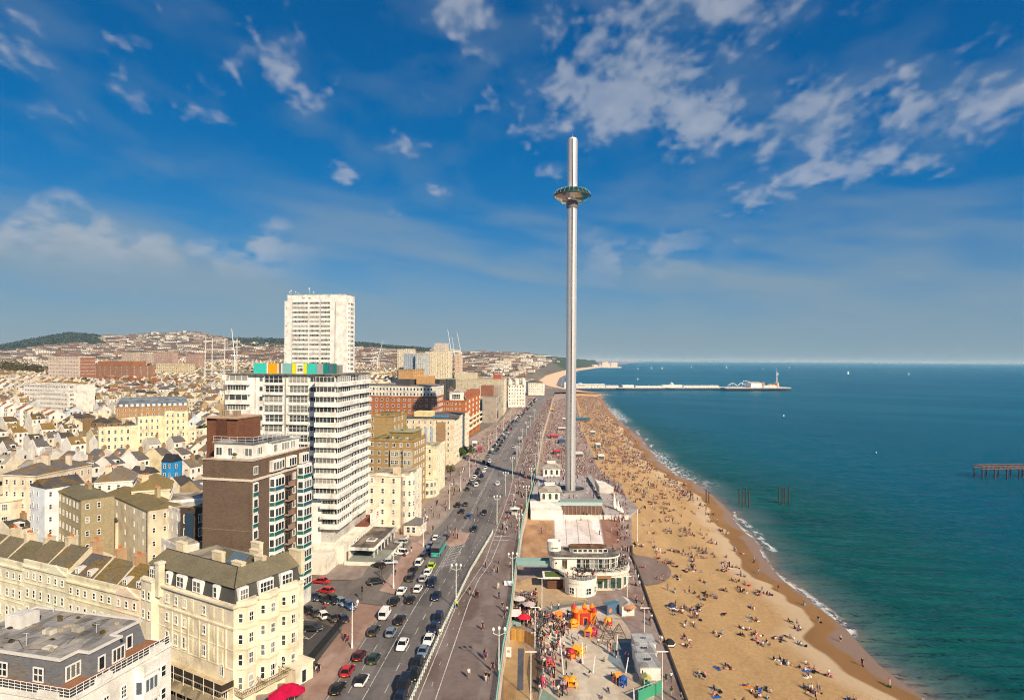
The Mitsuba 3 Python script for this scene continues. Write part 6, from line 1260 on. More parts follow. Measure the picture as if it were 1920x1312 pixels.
for i, (u, v) in enumerate(((524, 1300), (541, 1286), (552, 1291))):
    x, y = at(u, v, 2.6); k = thing('parasol', ['crimson parasol at the hotel door, leftmost of three', 'crimson parasol at the hotel door, back one of three', 'crimson parasol at the hotel door, rightmost of three'][i], 'parasol', 'crimson parasols at the hotel door'); m = MB(); m.tube((x, y, .1), (x, y, 2.9), .05, .05, (.6, .5, .4), 6); put('pole', m, 'plain', k); m = MB(); m.lathe([(1.7, 2.25), (1.75, 2.35), (0, 3.1)], (.52, .008, .06), 8, (x, y, 0)); m.lathe([(0, 3.0), (1.7, 2.24)], (.52, .008, .06), 8, (x, y, 0)); put('canopy', m, 'cloth', k)

for i, (x_, y_) in enumerate(((775, 285), (915, 300), (1057, 160), (330, 690), (452, 545), (640, 700))):
    x, y = C0 = at(580 + x_ / 3.3475, 920 + y_ / 3.3475, .14); k = thing('traffic_light', ['dark traffic light left of the crossing past the coach', 'dark traffic light on the pink island past the coach', 'dark traffic light between the far lanes', 'dark signal post at the mouth of the side road', 'dark signal post on the forecourt island', 'dark signal post between the queueing lanes'][i], 'traffic light', 'traffic lights of the junctions'); m = MB(); m.tube((x, y, .02), (x, y, 3.0), .07, .07, (.05, .05, .05), 6); put('post', m, 'plain', k)
    m = MB(); m.box(x - .2, x + .2, y - .16, y + .16, 2.3, 3.4, (.015, .015, .015)); put('head', m, 'plain', k); m = MB(); [m.tube((x, y - .17, 2.55 + .32 * q), (x, y - .15, 2.55 + .32 * q), .11, .11, c, 8) for q, c in enumerate(((.02, .12, .05), (.25, .13, .01), (.30, .02, .02)))]; put('lens', m, 'glass', k, kind='stuff')
for i in range(14):
    t = i / 13; x, y = at(706 - 60 * t, 1003 + 42 * t, .14); k = thing('bollard', f'short pale bollard along the hotel forecourt, {ordn(i)} from the far end', 'bollard', 'bollards of the hotel forecourt'); m = MB(); m.lathe([(.14, .13), (.14, .95), (.18, 1.0), (0, 1.15)], (.62, .60, .55), 8, (x, y, 0)); put('post', m, 'plain', k)

# ------------------------------------------------------------------ lower promenade: court, mast deck, toll houses
O1, O2 = (920, 840, 4.8), (920, 1040, 4.8)
def p1(x, y, z=LOW): return at(O1[0] + x / O1[2], O1[1] + y / O1[2], z)
def p2(x, y, z=LOW): return at(O2[0] + x / O2[2], O2[1] + y / O2[2], z)
def zone2(name, pts, z, c, mat='paving', f=p2, label=None):
    m = MB(); m.sheet([f(x, y, z) for x, y in pts], z, c); return ground(name, m, mat, label)
SANDC = (.42, .28, .14)
zone2('sand_ground', [(340, 590), (585, 600), (585, 880), (560, 1000), (290, 1010), (300, 800)], LOW + .012, (.40, .24, .13), f=p1)
zone2('sand_ground', [(115, 1330), (120, 780), (250, 740), (330, 850), (400, 860), (440, 1000), (440, 1330)], LOW + .012, SANDC)
zone2('sand_ground', [(230, 250), (520, 150), (900, 420), (430, 480), (200, 640)], LOW + .010, (.40, .285, .17))
zone2('court_ground', [(985, 600), (1165, 600), (1180, 900), (1030, 880)], LOW + .010, (.26, .135, .095), f=p1)
zone2('planting_bed', [(345, 905), (410, 890), (445, 1000), (425, 1225), (350, 1240), (325, 1060)], LOW + .03, (.17, .12, .07))
zone2('path', [(245, 838), (300, 838), (292, 1215), (238, 1215)], LOW + .022, (.095, .10, .125), 'asphalt')
zone2('playground_surface', [(430, 760), (455, 640), (500, 540), (640, 475), (880, 445), (1080, 520), (1180, 570), (1260, 690), (1265, 790), (1310, 1010), (1325, 1100), (1480, 1190), (1470, 1330), (420, 1330), (470, 1080)], LOW + .020, (.56, .49, .385))
zone2('playground_mat', [(1100, 790), (1255, 785), (1300, 1060), (1180, 1060), (1050, 940)], LOW + .032, (.20, .26, .28))
zone2('playground_mat', [(430, 1330), (470, 1200), (640, 1330)], LOW + .032, (.23, .31, .25))
k = thing('white_court', 'four long white paved strips parted by grey bands, behind the beach pavilion', 'court')
for i in range(4):
    m = MB(); a, c = i / 4 + .008, (i + 1) / 4 - .008; L_ = lambda t, s: (14.0 + 15.8 * t + s * (2.3 + .9 * t), 205 + 36 * s)
    m.prism([L_(a, 0), L_(c, 0), L_(c, 1), L_(a, 1)], LOW, LOW + .12, (.74, .68, .64)); put('slab', m, 'paving', k)
m = MB(); m.prism([(13.8, 204.7), (30.0, 204.7), (33.3, 241.3), (16.1, 241.3)], LOW, LOW + .06, (.42, .39, .36)); put('border', m, 'paving', k)
k = thing('mast_deck', 'grey entrance deck with glass balustrade around the foot of the mast', 'deck')
m = MB(); m.prism([(7.2, 247), (35.0, 247), (38.2, 305), (12, 306)], LOW, .16, (.34, .32, .32)); put('deck', m, 'paving', k)
m = MB(); m.box(19, 35, 246.2, 246.4, LOW, -1.2, (.20, .115, .085)); [m.box(19.2 + i * 1.45, 19.35 + i * 1.45, 246.0, 246.2, LOW, -.6, (.45, .36, .3)) for i in range(11)]; put('brick_wall', m, 'brick', k)
m = MB(); m.box(11, 35.2, 246.0, 246.9, -.9, .35, (.42, .50, .49)); put('fascia', m, 'plain', k, label='pale turquoise deck edge')
m = MB(); m.box(19, 35.2, 246.9, 246.96, .35, 1.5, (.18, .25, .25)); m.box(35.2, 35.26, 246.9, 300, .16, 1.4, (.16, .2, .2)); put('balustrade', m, 'glass', k)
m = MB(); m.lathe([(6.2, .18), (6.2, .9), (6.0, .95), (5.8, .9), (5.8, .18)], (.20, .20, .20), 36, (cx, cy, 0)); put('ring_wall', m, 'plain', k)
m = MB(); m.lathe([(5.8, .2), (2.2, .2)][::-1], (.04, .04, .045), 36, (cx, cy, 0)); put('pit_cover', m, 'plain', k)
m = MB(); railing(m, [(cx + 7.5 * math.cos(a), cy + 7.5 * math.sin(a), .16) for a in np.linspace(-.6, 2.6, 14)], 1.1, 1.2, .05, (.55, .55, .55), 2); put('rail', m, 'plain', k)
k = thing('white_stair_block', 'white angular stair block at the landward corner of the mast deck', 'building'); m = MB(); m.prism([(7.4, 238.5), (19.2, 238.5), (19, 247), (7.2, 247)], LOW, -1.0, (.78, .76, .72)); m.poly3([[7.4, 238.5, -1], [19.2, 238.5, -1], [15, 247, .6], [7.2, 247, .6]], (.78, .76, .72)); put('wall', m, 'render', k)
k = thing('terrace_platform', 'pale angular seaward terrace crowded with visitors beside the mast deck', 'terrace'); m = MB(); m.prism([(35.4, 241), (44.6, 240.5), (50.5, 254), (49.5, 272), (43.5, 296), (38.6, 304)], LOW, LOW + 1.2, (.33, .30, .285)); put('base', m, 'paving', k); m = MB(); m.box(16, 44.4, 239.9, 240.4, LOW, LOW + 1.5, (.70, .66, .60)); put('kerb_wall', m, 'render', k)
m = MB(); m.prism([(39, 283), (45, 281), (43, 293), (39.2, 300)], LOW + 1.2, LOW + 3.9, (.72, .70, .66)); put('kiosk', m, 'render', k); m = MB()
for x, y, w, h in ((40.2, 252, .5, 6.5), (41.2, 249, .5, 4.2), (42, 246, .5, 2.4)): m.add([[x, y, LOW + 1.2], [x + 1.6, y, LOW + 1.2], [x + .4, y, LOW + 1.2 + h], [x, y + .4, LOW + 1.2], [x + 1.6, y + .4, LOW + 1.2], [x + .4, y + .4, LOW + 1.2 + h]], [[0, 1, 2], [3, 5, 4], [0, 2, 5], [0, 5, 3], [1, 4, 5], [1, 5, 2]], (.75, .73, .7))
put('sail_marker', m, 'plain', k)
for i, (x, y, w) in enumerate(((15.1, 248.2, 7.4), (19.0, 302, 7.8))):
    k = thing('toll_house', ['white arched toll house with grey hipped roof, nearer one by the mast', 'white arched toll house with grey hipped roof, farther one by the mast'][i], 'kiosk', None); M = frame(x - w / 2, y, 0, .16)
    m = MB(M); m.box(0, w, 0, 6.5, 0, 4.2, (.80, .77, .71)); m.box(-.15, w + .15, -.15, 6.6, 0, .45, (.74, .7, .64)); m.box(-.2, w + .2, -.2, 6.7, 3.9, 4.25, (.80, .77, .71)); put('wall', m, 'render', k)
    m = MB(M); m.hip(0, w, 0, 6.5, 4.25, 1.6, (.40, .385, .37), over=.9, run=2.6); m.box(-.9, w + .9, -.9, -.8, 4.1, 4.25, (.7, .68, .62)); put('roof', m, 'roof', k)
    m = MB(M); m.box(w / 2 - 1.9, w / 2 + 1.9, 2.0, 4.6, 5.7, 6.5, (.78, .75, .69)); m.box(w / 2 - 2.1, w / 2 + 2.1, 1.8, 4.8, 6.5, 6.7, (.8, .77, .72)); put('lantern', m, 'render', k)
    for F_, n, ww in ((M, 3, w), (M @ trans(w, 0, 0) @ rotz(PI / 2), 2, 6.5)):
        for q in range(n):
            c_ = ww * (q + .5) / n; m = MB(F_); t_ = np.linspace(0, PI, 9); P = [(c_ - .55, .9), (c_ + .55, .9)] + [(c_ + .55 * math.cos(a), 2.6 + .55 * math.sin(a)) for a in t_]
            m.poly3([[x_, -.03, z_] for x_, z_ in P], (.05, .055, .06)); m.box(c_ - .72, c_ - .55, -.12, 0, .5, 3.0, (.82, .8, .75)); m.box(c_ + .55, c_ + .72, -.12, 0, .5, 3.0, (.82, .8, .75)); put('arched_window', m, 'plain', k)

# ------------------------------------------------------------------ beach pavilion
k = thing('beach_pavilion', 'white modernist beach pavilion with curved ends, roof lantern and terraces', 'pavilion')
def stadium(x0, x1, y0, y1, rl=None, rr_=None, n=10):
    r = (y1 - y0) / 2; rl, rr_ = rl or r, rr_ or r; yc = (y0 + y1) / 2; t = np.linspace(-PI / 2, PI / 2, n)
    return [(x1 - rr_ + rr_ * math.cos(a), yc + r * math.sin(a)) for a in t] + [(x0 + rl - rl * math.cos(a), yc - r * math.sin(a)) for a in t]
PW = (.80, .76, .68)
up_, lo_ = stadium(10.4, 28.6, 168.6, 176, 1.6, 4.2), stadium(12.5, 31.4, 165.6, 179, 2.5, 6.7, 14)
m = MB(); m.prism(lo_, LOW, -.35, (.62, .56, .47)); put('wall', m, 'render', k)
m = MB(); m.prism(stadium(12.1, 31.9, 165.2, 179.4, 2.5, 7.1, 14), -.55, .06, PW, bottom=True); put('terrace', m, 'render', k, label='curved first floor terrace slab')
m = MB(); m.prism(up_, 0, 3.1, PW); put('upper_wall', m, 'render', k)
m = MB(); m.prism(stadium(10.0, 29.3, 168.0, 176.5, 1.8, 4.5, 14), 3.1, 3.42, (.20, .185, .17), bottom=True); put('roof', m, 'flat_roof', k)
m = MB(); m.prism(stadium(9.95, 29.35, 167.95, 176.55, 1.8, 4.5, 14), 2.95, 3.3, PW, bottom=True); put('roof_edge', m, 'render', k)
m = MB(); m.prism(stadium(15.8, 25.6, 171.4, 174.6, 1.5, 1.5), 3.42, 4.7, PW); q = put('roof_lantern', m, 'render', k); m = MB(); m.prism(stadium(15.5, 25.9, 171.1, 174.9, 1.6, 1.6), 4.7, 4.95, (.17, .095, .055), bottom=True); put('lantern_roof', m, 'flat_roof', q)
windows(q, frame(0, 171.38, 0), [16.6 + i * 1.35 for i in range(7)], [3.7], 1.2, .8, 1, 1, bar=.1, wts=(1, 1, 2, 2, 2), sub=False)
m = MB(); m.lathe([(1.9, 3.3), (1.9, 5.9), (1.75, 5.95), (1.75, 5.3), (0, 5.25)], PW, 24, (11.8, 174.4, 0)); put('drum', m, 'render', k, label='white round drum on the roof')
m = MB(); [m.box(11.0 + i * .22, 11.14 + i * .22, 172.44, 172.5, 4.2, 4.45 + (i % 2) * .08, (.12, .1, .08)) for i in range(8)]; put('sign', m, 'plain', k)
windows(k, frame(0, 168.55, 0), [17.4 + i * 1.15 for i in range(7)], [.15], 1.1, 2.75, 1, 2, bar=.06, fc=(.72, .72, .68), wts=(1, 1, 2, 3, 3)); windows(k, frame(0, 168.55, 0), [13.6], [.1], 1.3, 2.5, 2, 1, pane=(.07, .05, .035), fc=(.25, .2, .15)); windows(k, frame(0, 168.5, 0), [19.2], [.1], 1.0, 2.6, 1, 1, pane=(.02, .02, .02), fc=(.1, .1, .1))
for a in np.linspace(-1.35, .9, 6): windows(k, frame(24.4 + 4.25 * math.cos(a), 172.3 + 3.75 * math.sin(a), a + PI / 2) @ trans(-.8, 0, 0), [0], [.15], 1.6, 2.75, 1, 2, bar=.07, fc=(.8, .78, .72), wts=(1, 1, 2, 3, 2))
m = MB(); [m.lathe([(.28, .9), (.36, 1.0), (.28, 1.1)], (.03, .03, .03), 10) for _ in range(0)]; m.tube((12.0, 168.5, 1.6), (12.0, 168.62, 1.6), .22, .22, (.03, .03, .03), 12); put('porthole', m, 'plain', k)
m = MB(); railing(m, [(x, y, .06) for x, y in stadium(12.3, 31.7, 165.4, 179.2, 2.5, 7.0, 14)[:20]] + [(14, 165.4, .06)], 1.05, 1.0, .035, (.70, .70, .66), 3); put('terrace_railing', m, 'plain', k)
for x in np.arange(20.5, 25.5, 1.6): windows(k, frame(0, 165.55, 0), [x + 2.0], [LOW + .5], 1.4, 3.0, 1, 1, bar=.05, pane=(.045, .085, .07), fc=PW)
for a in np.linspace(-1.4, .8, 7): windows(k, frame(24.7 + 6.75 * math.cos(a), 172.3 + 6.75 * math.sin(a), a + PI / 2) @ trans(-.75, 0, 0), [0], [LOW + .4], 1.5, 3.0, 1, 1, bar=.12, pane=(.05, .09, .075), fc=PW)
m = MB(); [m.box(20.6 + .0 * i, 26, 165.1, 165.16, -1.25, -.62, (.33, .15, .07)) for i in range(1)]; put('brown_fascia', m, 'plain', k)
dx, dy = 18.0, 164.6
m = MB(); m.lathe([(4.0, LOW), (4.0, -1.25), (4.15, -1.2), (4.15, -.2), (4.0, -.2), (4.0, -1.1)], PW, 36, (dx, dy, 0)); put('front_drum', m, 'render', k, label='round white bar drum in front of the pavilion'); m = MB(); m.lathe([(4.0, -1.08), (.01, -1.06)], (.15, .13, .115), 36, (dx, dy, 0)); put('drum_deck', m, 'paving', k)
m = MB(); railing(m, [(dx + 4.08 * math.cos(a), dy + 4.08 * math.sin(a), -.2) for a in np.linspace(-3.3, .3, 22)], .9, .6, .03, (.55, .55, .54), 3); put('drum_railing', m, 'plain', k)
for a, w, pc in ((-2.25, 1.5, GL[1]), (-1.15, 1.5, GL[1]), (-1.72, 1.3, (.72, .70, .66)), (-.5, 1.4, (.05, .09, .08))): windows(k, frame(dx + 4.02 * math.cos(a), dy + 4.02 * math.sin(a), a + PI / 2) @ trans(-w / 2, 0, 0), [0], [LOW + .6 if pc != (.72, .70, .66) else LOW + .1], w, 1.7 if pc != (.72, .70, .66) else 2.3, 2, 2, bar=.1, pane=pc, sub=False)
m = MB(); m.box(8.4, 15.2, 165.4, 170.5, -1.5, -1.15, PW); m.box(9.0, 14.5, 166, 170, -1.15, -1.1, (.09, .13, .04)); put('canopy', m, 'render', k); m = MB(); m.box(9.6, 15, 166.6, 170, LOW, -1.5, (.13, .06, .04)); put('kitchen_wall', m, 'brick', k)
m = MB(); m.box(22.3, 24.4, 163.8, 165.1, -1.5, -1.35, (.10, .14, .05)); put('green_roof', m, 'flat_roof', k)
for i in range(60):   # terrace tables and chairs are one clutter of pieces
    pass
m = MB()
for i in range(70):
    if i < 26: a, r_ = rr.uniform(0, 6.28), rr.uniform(.4, 3.5); x, y, z = dx + r_ * math.cos(a), dy + r_ * math.sin(a), -1.05
    elif i < 52: a, r_ = rr.uniform(-1.5, 1.0), rr.uniform(5.1, 6.4); x, y, z = 24.6 + r_ * math.cos(a), 172.3 + r_ * math.sin(a), .06
    else: x, y, z = rr.uniform(16.5, 25), rr.uniform(166, 168), .06
    m.box(x - .3, x + .3, y - .3, y + .3, z + .66, z + .72, rr.choice([(.10, .09, .08), (.3, .28, .26), (.05, .05, .05)])); m.box(x - .04, x + .04, y - .04, y + .04, z, z + .66, (.05, .05, .05))
    for s in (-1, 1): m.box(x + s * .55 - .2, x + s * .55 + .2, y - .2, y + .2, z, z + .45, (.06, .055, .05)); m.box(x + s * .72 - .03, x + s * .72 + .03, y - .2, y + .2, z + .45, z + .85, (.06, .055, .05))
put('terrace_furniture', m, 'plain', k, kind='stuff')
k = thing('footbridge', 'turquoise railed footbridge from the esplanade to the pavilion', 'footbridge'); xb = float(rail(172.5)); m = MB(); m.box(xb, 10.6, 171.3, 173.9, -.35, .10, (.25, .26, .26)); put('deck', m, 'paving', k)
for y in (171.3, 173.9): m = MB(); m.box(xb, 10.6, y - .05, y + .05, .1, 1.35, (.22, .36, .36)); put('parapet', m, 'plain', k)
k = thing('promenade_kerb', 'low dark curved wall between the promenade and the beach', 'wall'); m = MB(); yv = np.linspace(95, 205, 90)
for a, c_ in zip(yv[:-1], yv[1:]): m.tube((prom(a), a, LOW + .2), (prom(c_), c_, LOW + .2), .32, .32, (.07, .055, .05), 6)
put('wall', m, 'render', k)
m = MB(); m.sheet([(prom(y), y) for y in np.linspace(172, 200, 8)] + [(prom(y) + 9.5 * math.sqrt(max(1 - ((y - 183) / 13.5) ** 2, 0)), y) for y in np.linspace(196.4, 169.6, 16)], LOW + .03, (.20, .145, .125)); ground('paved_apron', m, 'paving')

# ------------------------------------------------------------------ playground and its neighbours
def pole(x, y, h, name, label, cat, c=(.78, .76, .72), lean=(0, 0), r=.09, tee=0, z=LOW, group=None):
    k = thing(name, label, cat, group); m = MB(); m.tube((x, y, z), (x + lean[0], y + lean[1], z + h), r, r * .7, c, 7); put('column', m, 'plain', k)
    if tee: m = MB(); m.box(x + lean[0] - tee, x + lean[0] + tee, y - .08, y + .08, z + h - .05, z + h + .12, c); put('arm', m, 'plain', k)
for i, (x, y, yt) in enumerate(((460, 500, 240), (398, 835, 510), (360, 1306, 918), (1385, 695, 500), (1543, 1300, 915), (1228, 380, 212), (1195, 545, 480))):
    X, Y = p2(x, y); pole(X, Y, (y - yt) / 4.8 * Y / FOC * 1.12, 'floodlight_pole', f'white T-topped floodlight pole, {["left of the cafe drum", "beside the wooden hoarding", "by the planting bed at the bottom", "above the grey cabins", "right of the grey cabins at the bottom", "right of the pavilion front", "by the beach hut gable"][i]}', 'lamp post', tee=1.0, group='floodlight poles of the lower promenade')
for i, (x, y, xt, yt) in enumerate(((655, 1075, 622, 775), (828, 975, 820, 800), (920, 1060, 938, 920), (1128, 920, 1142, 735), (1215, 1060, 1238, 935), (1290, 1300, 1285, 1210))):
    X, Y = p2(x, y); pole(X, Y, (y - yt) / 4.8 * Y / FOC * 1.12, 'leaning_pole', f'white leaning playground pole, {WAY[i]} from the left', 'pole', lean=((xt - x) / 4.8 * Y / FOC, 0), r=.13, group='leaning poles of the playground')
X, Y = at(1195, 1015, LOW); pole(X, Y, 10.6, 'beach_pole', 'tall white pole standing at the back of the sand beyond the pavilion', 'pole', r=.16)
ORA, REDC = (.80, .24, .015), (.50, .03, .025)
X, Y = p2(850, 625); k = thing('play_castle', 'orange and red play castle with towers and arched door', 'play structure'); M = frame(X, Y, .1, LOW) @ scl(.74, .74, .80)
m = MB(M); m.box(-2.6, 2.6, 0, 3.4, 0, 2.9, ORA); m.box(-1.4, 1.6, -.35, 0, 0, 3.2, REDC)
for x in np.arange(-2.6, 2.5, .75): m.box(x, x + .4, -.02, .2, 2.9, 3.3, ORA); m.box(x, x + .4, 3.2, 3.42, 2.9, 3.3, ORA)
put('wall', m, 'plain', k); m = MB(M); m.poly3([[-.55, -.37, 0], [.55, -.37, 0], [.55, -.37, 1.5], [.3, -.37, 2.0], [-.3, -.37, 2.0], [-.55, -.37, 1.5]], (.07, .05, .09)); m.box(-.75, -.55, -.42, -.3, 0, 2.0, ORA); m.box(.55, .75, -.42, -.3, 0, 2.0, ORA); m.box(-.75, .75, -.42, -.3, 2.0, 2.25, ORA); put('door', m, 'plain', k)
for x, y, c in ((-2.9, .2, REDC), (2.9, .2, ORA), (-2.9, 3.4, ORA), (2.9, 3.4, REDC), (.6, 3.6, REDC)): m = MB(M); m.tube((x, y, 0), (x, y, 3.6), .7, .7, c, 8); m.lathe([(.95, 3.6), (.95, 3.7), (0, 5.0)], REDC if c == ORA else ORA, 8, (x, y, 0)); put('tower', m, 'plain', k)
m = MB(M); [m.tube((-3.4 + dx_, -.6, 0), (-2.8 + dx_, .2, 2.2), .08, .08, (.22, .12, .1), 5) for dx_ in (0, .5)]; m.poly3([[3.1, -2.6, .2], [3.8, -2.6, .2], [3.8, .2, 2.2], [3.1, .2, 2.2]], (.25, .22, .25)); put('slide', m, 'plain', k)
for i, (x, y, w, c1, c2, lab) in enumerate(((612, 585, 1.6, ORA, REDC, 'small orange red play house left of the castle'), (745, 655, 1.9, (.80, .36, .03), ORA, 'orange play hut at the left front of the castle'), (1055, 640, 1.6, REDC, (.85, .36, .02), 'red and orange play tower right of the castle'), (880, 735, 1.7, (.82, .30, .02), (.3, .08, .2), 'orange domed play hut in front of the castle'), (935, 730, 1.3, (.55, .03, .06), (.4, .03, .08), 'low crimson play tunnel beside the orange dome'), (725, 930, 1.6, REDC, ORA, 'red and orange play wagon left of the yellow fence'), (790, 900, 1.9, (.85, .45, .03), (.8, .4, .02), 'yellow barred play frame by the play wagon'), (680, 1190, 1.3, ORA, (.1, .15, .1), 'orange climbing stall at the bottom, left of the yellow one'), (732, 1190, 1.7, (.85, .40, .02), (.8, .35, .02), 'yellow orange play stall at the bottom'), (1140, 1150, 1.4, (.75, .25, .05), (.10, .08, .25), 'orange and purple play post at the bottom right'), (1190, 1180, 1.3, (.02, .10, .40), (.02, .08, .3), 'bright blue play box at the bottom right'), (530, 1010, 1.4, (.45, .08, .12), ORA, 'red and orange rocker at the left fence'), (1400, 1170, 1.6, (.45, .42, .15), (.03, .25, .30), 'teal and olive play boat near the cabins'), (470, 1190, 1.0, (.5, .05, .1), (.1, .2, .35), 'crimson and blue play totem at the bottom left'))):
    X, Y = p2(x, y); k = thing('play_house', lab, 'play structure', 'play structures of the playground'); M = frame(X, Y, .4 * i, LOW) @ scl(.85, .85, .9); m = MB(M)
    for sx in (-1, 1):
        for sy in (-1, 1): m.box(sx * w * .5 - .09, sx * w * .5 + .09, sy * w * .4 - .09, sy * w * .4 + .09, 0, 1.5 + .2 * (i % 3), c1)
    put('post', m, 'plain', k, kind='stuff'); m = MB(M); m.box(-w * .5, w * .5, -w * .4, w * .4, .5, .62, c2); m.box(-w * .5, w * .5, -w * .42, -w * .36, .6, 1.1, c1); m.box(-w * .5, -w * .44, -w * .36, w * .36, .6, 1.2, c2); put('panel', m, 'plain', k); m = MB(M)
    if i % 3 == 0: m.gable(-w * .55, w * .55, -w * .5, w * .5, 1.6, .7, c1)
    else: m.lathe([(w * .6, 1.5), (w * .45, 2.0), (0, 2.35)], c1 if i % 2 else c2, 8, (0, 0, 0))
    put('roof', m, 'plain', k)
for i, (x, y) in enumerate(((1062, 800), (1160, 755), (945, 690))):
    X, Y = p2(x, y); k = thing('climbing_pyramid', ['dark lattice climbing pyramid in the middle of the playground', 'dark angular climbing frame right of the pyramid', 'dark climbing net by the castle slide'][i], 'climbing frame'); m = MB(); top = np.array([X, Y + .8, LOW + (4.6, 3.0, 3.4)[i]]); base = [np.array([X + a, Y + b_, LOW]) for a, b_ in ((-1.5, 0), (1.5, 0), (1.5, 2.4), (-1.5, 2.4))]
    for p in base: m.tube(p, top, .08, .06, (.10, .07, .055), 5)
    for t in (.2, .4, .6, .8):
        q = [p + (top - p) * t for p in base]
        for a, b_ in zip(q, q[1:] + q[:1]): m.tube(a, b_, .04, .04, (.10, .07, .055), 4)
    put('frame', m, 'plain', k)
k = thing('grey_cabins', 'row of three joined grey roofed white cabins beside the playground', 'cabin')
for i, ((xa, ya, xb, yb), (xc, yc_)) in enumerate((((1268, 705, 1440, 700), (1452, 790)), ((1275, 800, 1455, 790), (1470, 870)), ((1300, 880, 1470, 868), (1492, 992)))):
    a = np.array(p2(xa, ya, LOW + 2.8)); c_ = np.array(p2(xb, yb, LOW + 2.8)); y0 = p2(xc, yc_, LOW + 2.8)[1]; w = c_[0] - a[0]; y1 = (a[1] + c_[1]) / 2; m = MB(); x0 = a[0]; m.box(x0, x0 + w, y0, y1, LOW, LOW + 2.6 - .12 * i, (.74, .72, .69)); put('wall', m, 'render', k)
    m = MB(); m.box(x0 - .15, x0 + w + .15, y0 - .15, y1, LOW + 2.6 - .12 * i, LOW + 2.75 - .12 * i, (.43, .43, .43)); [m.box(x0 + w * q / 14, x0 + w * q / 14 + .08, y0 - .15, y1, LOW + 2.75 - .12 * i, LOW + 2.80 - .12 * i, (.52, .52, .52)) for q in range(15)]; put('roof', m, 'flat_roof', k)
    m = MB(); [m.box(x0 + w * .35 + q * .32, x0 + w * .35 + q * .32 + .2, (y0 + y1) / 2 - .2, (y0 + y1) / 2 + .25, LOW + 2.78 - .12 * i, LOW + 2.86, (.05, .05, .05)) for q in range(4)]; put('roof_vent', m, 'plain', k, kind='stuff')
m = MB(); m.box(x0 + .35, x0 + .5, y0 - .05, y0 + .02, LOW + .8, LOW + 1.9, (.04, .04, .04)); put('door', m, 'plain', k)
k = thing('beach_hut', 'white gabled beach hut with pale plank roof and small red window', 'hut'); X, Y = p2(1182, 552); X2, Y2 = p2(1295, 545); w = X2 - X; M = frame(X, Y, math.atan2(Y2 - Y, w), LOW)
m = MB(M); m.box(0, w, 0, 4.2, 0, 2.2, (.76, .74, .72)); m.poly3([[0, 0, 2.2], [w, 0, 2.2], [w / 2, 0, 3.2]], (.76, .74, .72)); put('wall', m, 'render', k); m = MB(M); m.gable(0, w, 0, 4.2, 2.2, 1.05, (.46, .42, .38), axis=1, over=.3); put('roof', m, 'flat_roof', k); m = MB(M); m.box(w * .4, w * .62, -.06, 0, .9, 1.8, (.62, .10, .02)); m.box(w * .5 - .03, w * .5 + .03, -.08, -.05, .9, 1.8, (.8, .6, .3)); m.box(w * .4, w * .62, -.08, -.05, 1.3, 1.36, (.8, .6, .3)); put('window', m, 'plain', k)
k = thing('mural_wall', 'blue grey painted wall with orange motif left of the beach hut', 'wall'); X, Y = p2(1050, 545); m = MB(frame(X, Y, .5, LOW)); m.box(0, 3.4, 0, .3, 0, 2.4, (.08, .14, .22)); m.box(-.1, 3.5, -.1, 1.6, 2.4, 2.5, (.06, .17, .26)); put('panel', m, 'plain', k); m = MB(frame(X, Y, .5, LOW)); m.tube((.9, -.04, 1.0), (.9, .01, 1.0), .5, .5, (.62, .20, .06), 12); put('disc', m, 'plain', k)
k = thing('wooden_hoarding', 'yellow brown timber hoarding below the sea wall', 'hoarding')
for a, c_ in (((178, 765), (305, 780)), ((308, 785), (388, 840))):
    A_, C_ = np.array(p2(*a)), np.array(p2(*c_)); n = int(np.linalg.norm(C_ - A_) / .3)
    for i in range(n):
        p = A_ + (C_ - A_) * i / n; q_ = A_ + (C_ - A_) * (i + .9) / n; h = 2.5 + .1 * ((i * 7) % 3); m = MB(); m.prism([tuple(p), tuple(q_), tuple(q_ + [0, .06]), tuple(p + [0, .06])], LOW, LOW + h, tuple(np.array((.48, .27, .06)) * (.85 + .1 * ((i * 5) % 4)))); put('plank', m, 'plain', k)
A_, C_ = np.array(p2(1330, 1325)), np.array(p2(1540, 1235)); k = thing('green_fence', 'green solid fence panel at the bottom corner of the playground', 'fence'); m = MB(); m.prism([tuple(A_), tuple(C_), tuple(C_ + [0, .1]), tuple(A_ + [0, .1])], LOW, LOW + 2.0, (.05, .30, .17)); put('panel', m, 'plain', k); m = MB(); railing(m, [(*A_, LOW + 1.9), (*C_, LOW + 1.9)], .5, 1, .05, (.25, .55, .42), 1); put('rail', m, 'plain', k)
fence_pts = [(430, 1330), (468, 1090), (462, 980), (425, 800), (432, 690), (490, 545), (640, 470), (880, 440)]; k = thing('playground_fence', 'low teal grey fence along the left side of the playground', 'fence'); m = MB(); railing(m, [(*p2(*q), LOW) for q in fence_pts], 1.1, .5, .04, (.10, .17, .17), 3); put('rail', m, 'plain', k, kind='stuff')
k = thing('sign_board', 'white notice board fixed below the esplanade railing', 'sign'); X, Y = p2(160, 945); m = MB(); m.box(X - .55, X + .55, Y, Y + .1, LOW + .6, LOW + 2.6, (.72, .68, .62)); put('board', m, 'plain', k); m = MB(); m.box(X - .3, X + .3, Y - .02, Y, LOW + 1.5, LOW + 2.0, (.6, .25, .2)); put('notice', m, 'plain', k)
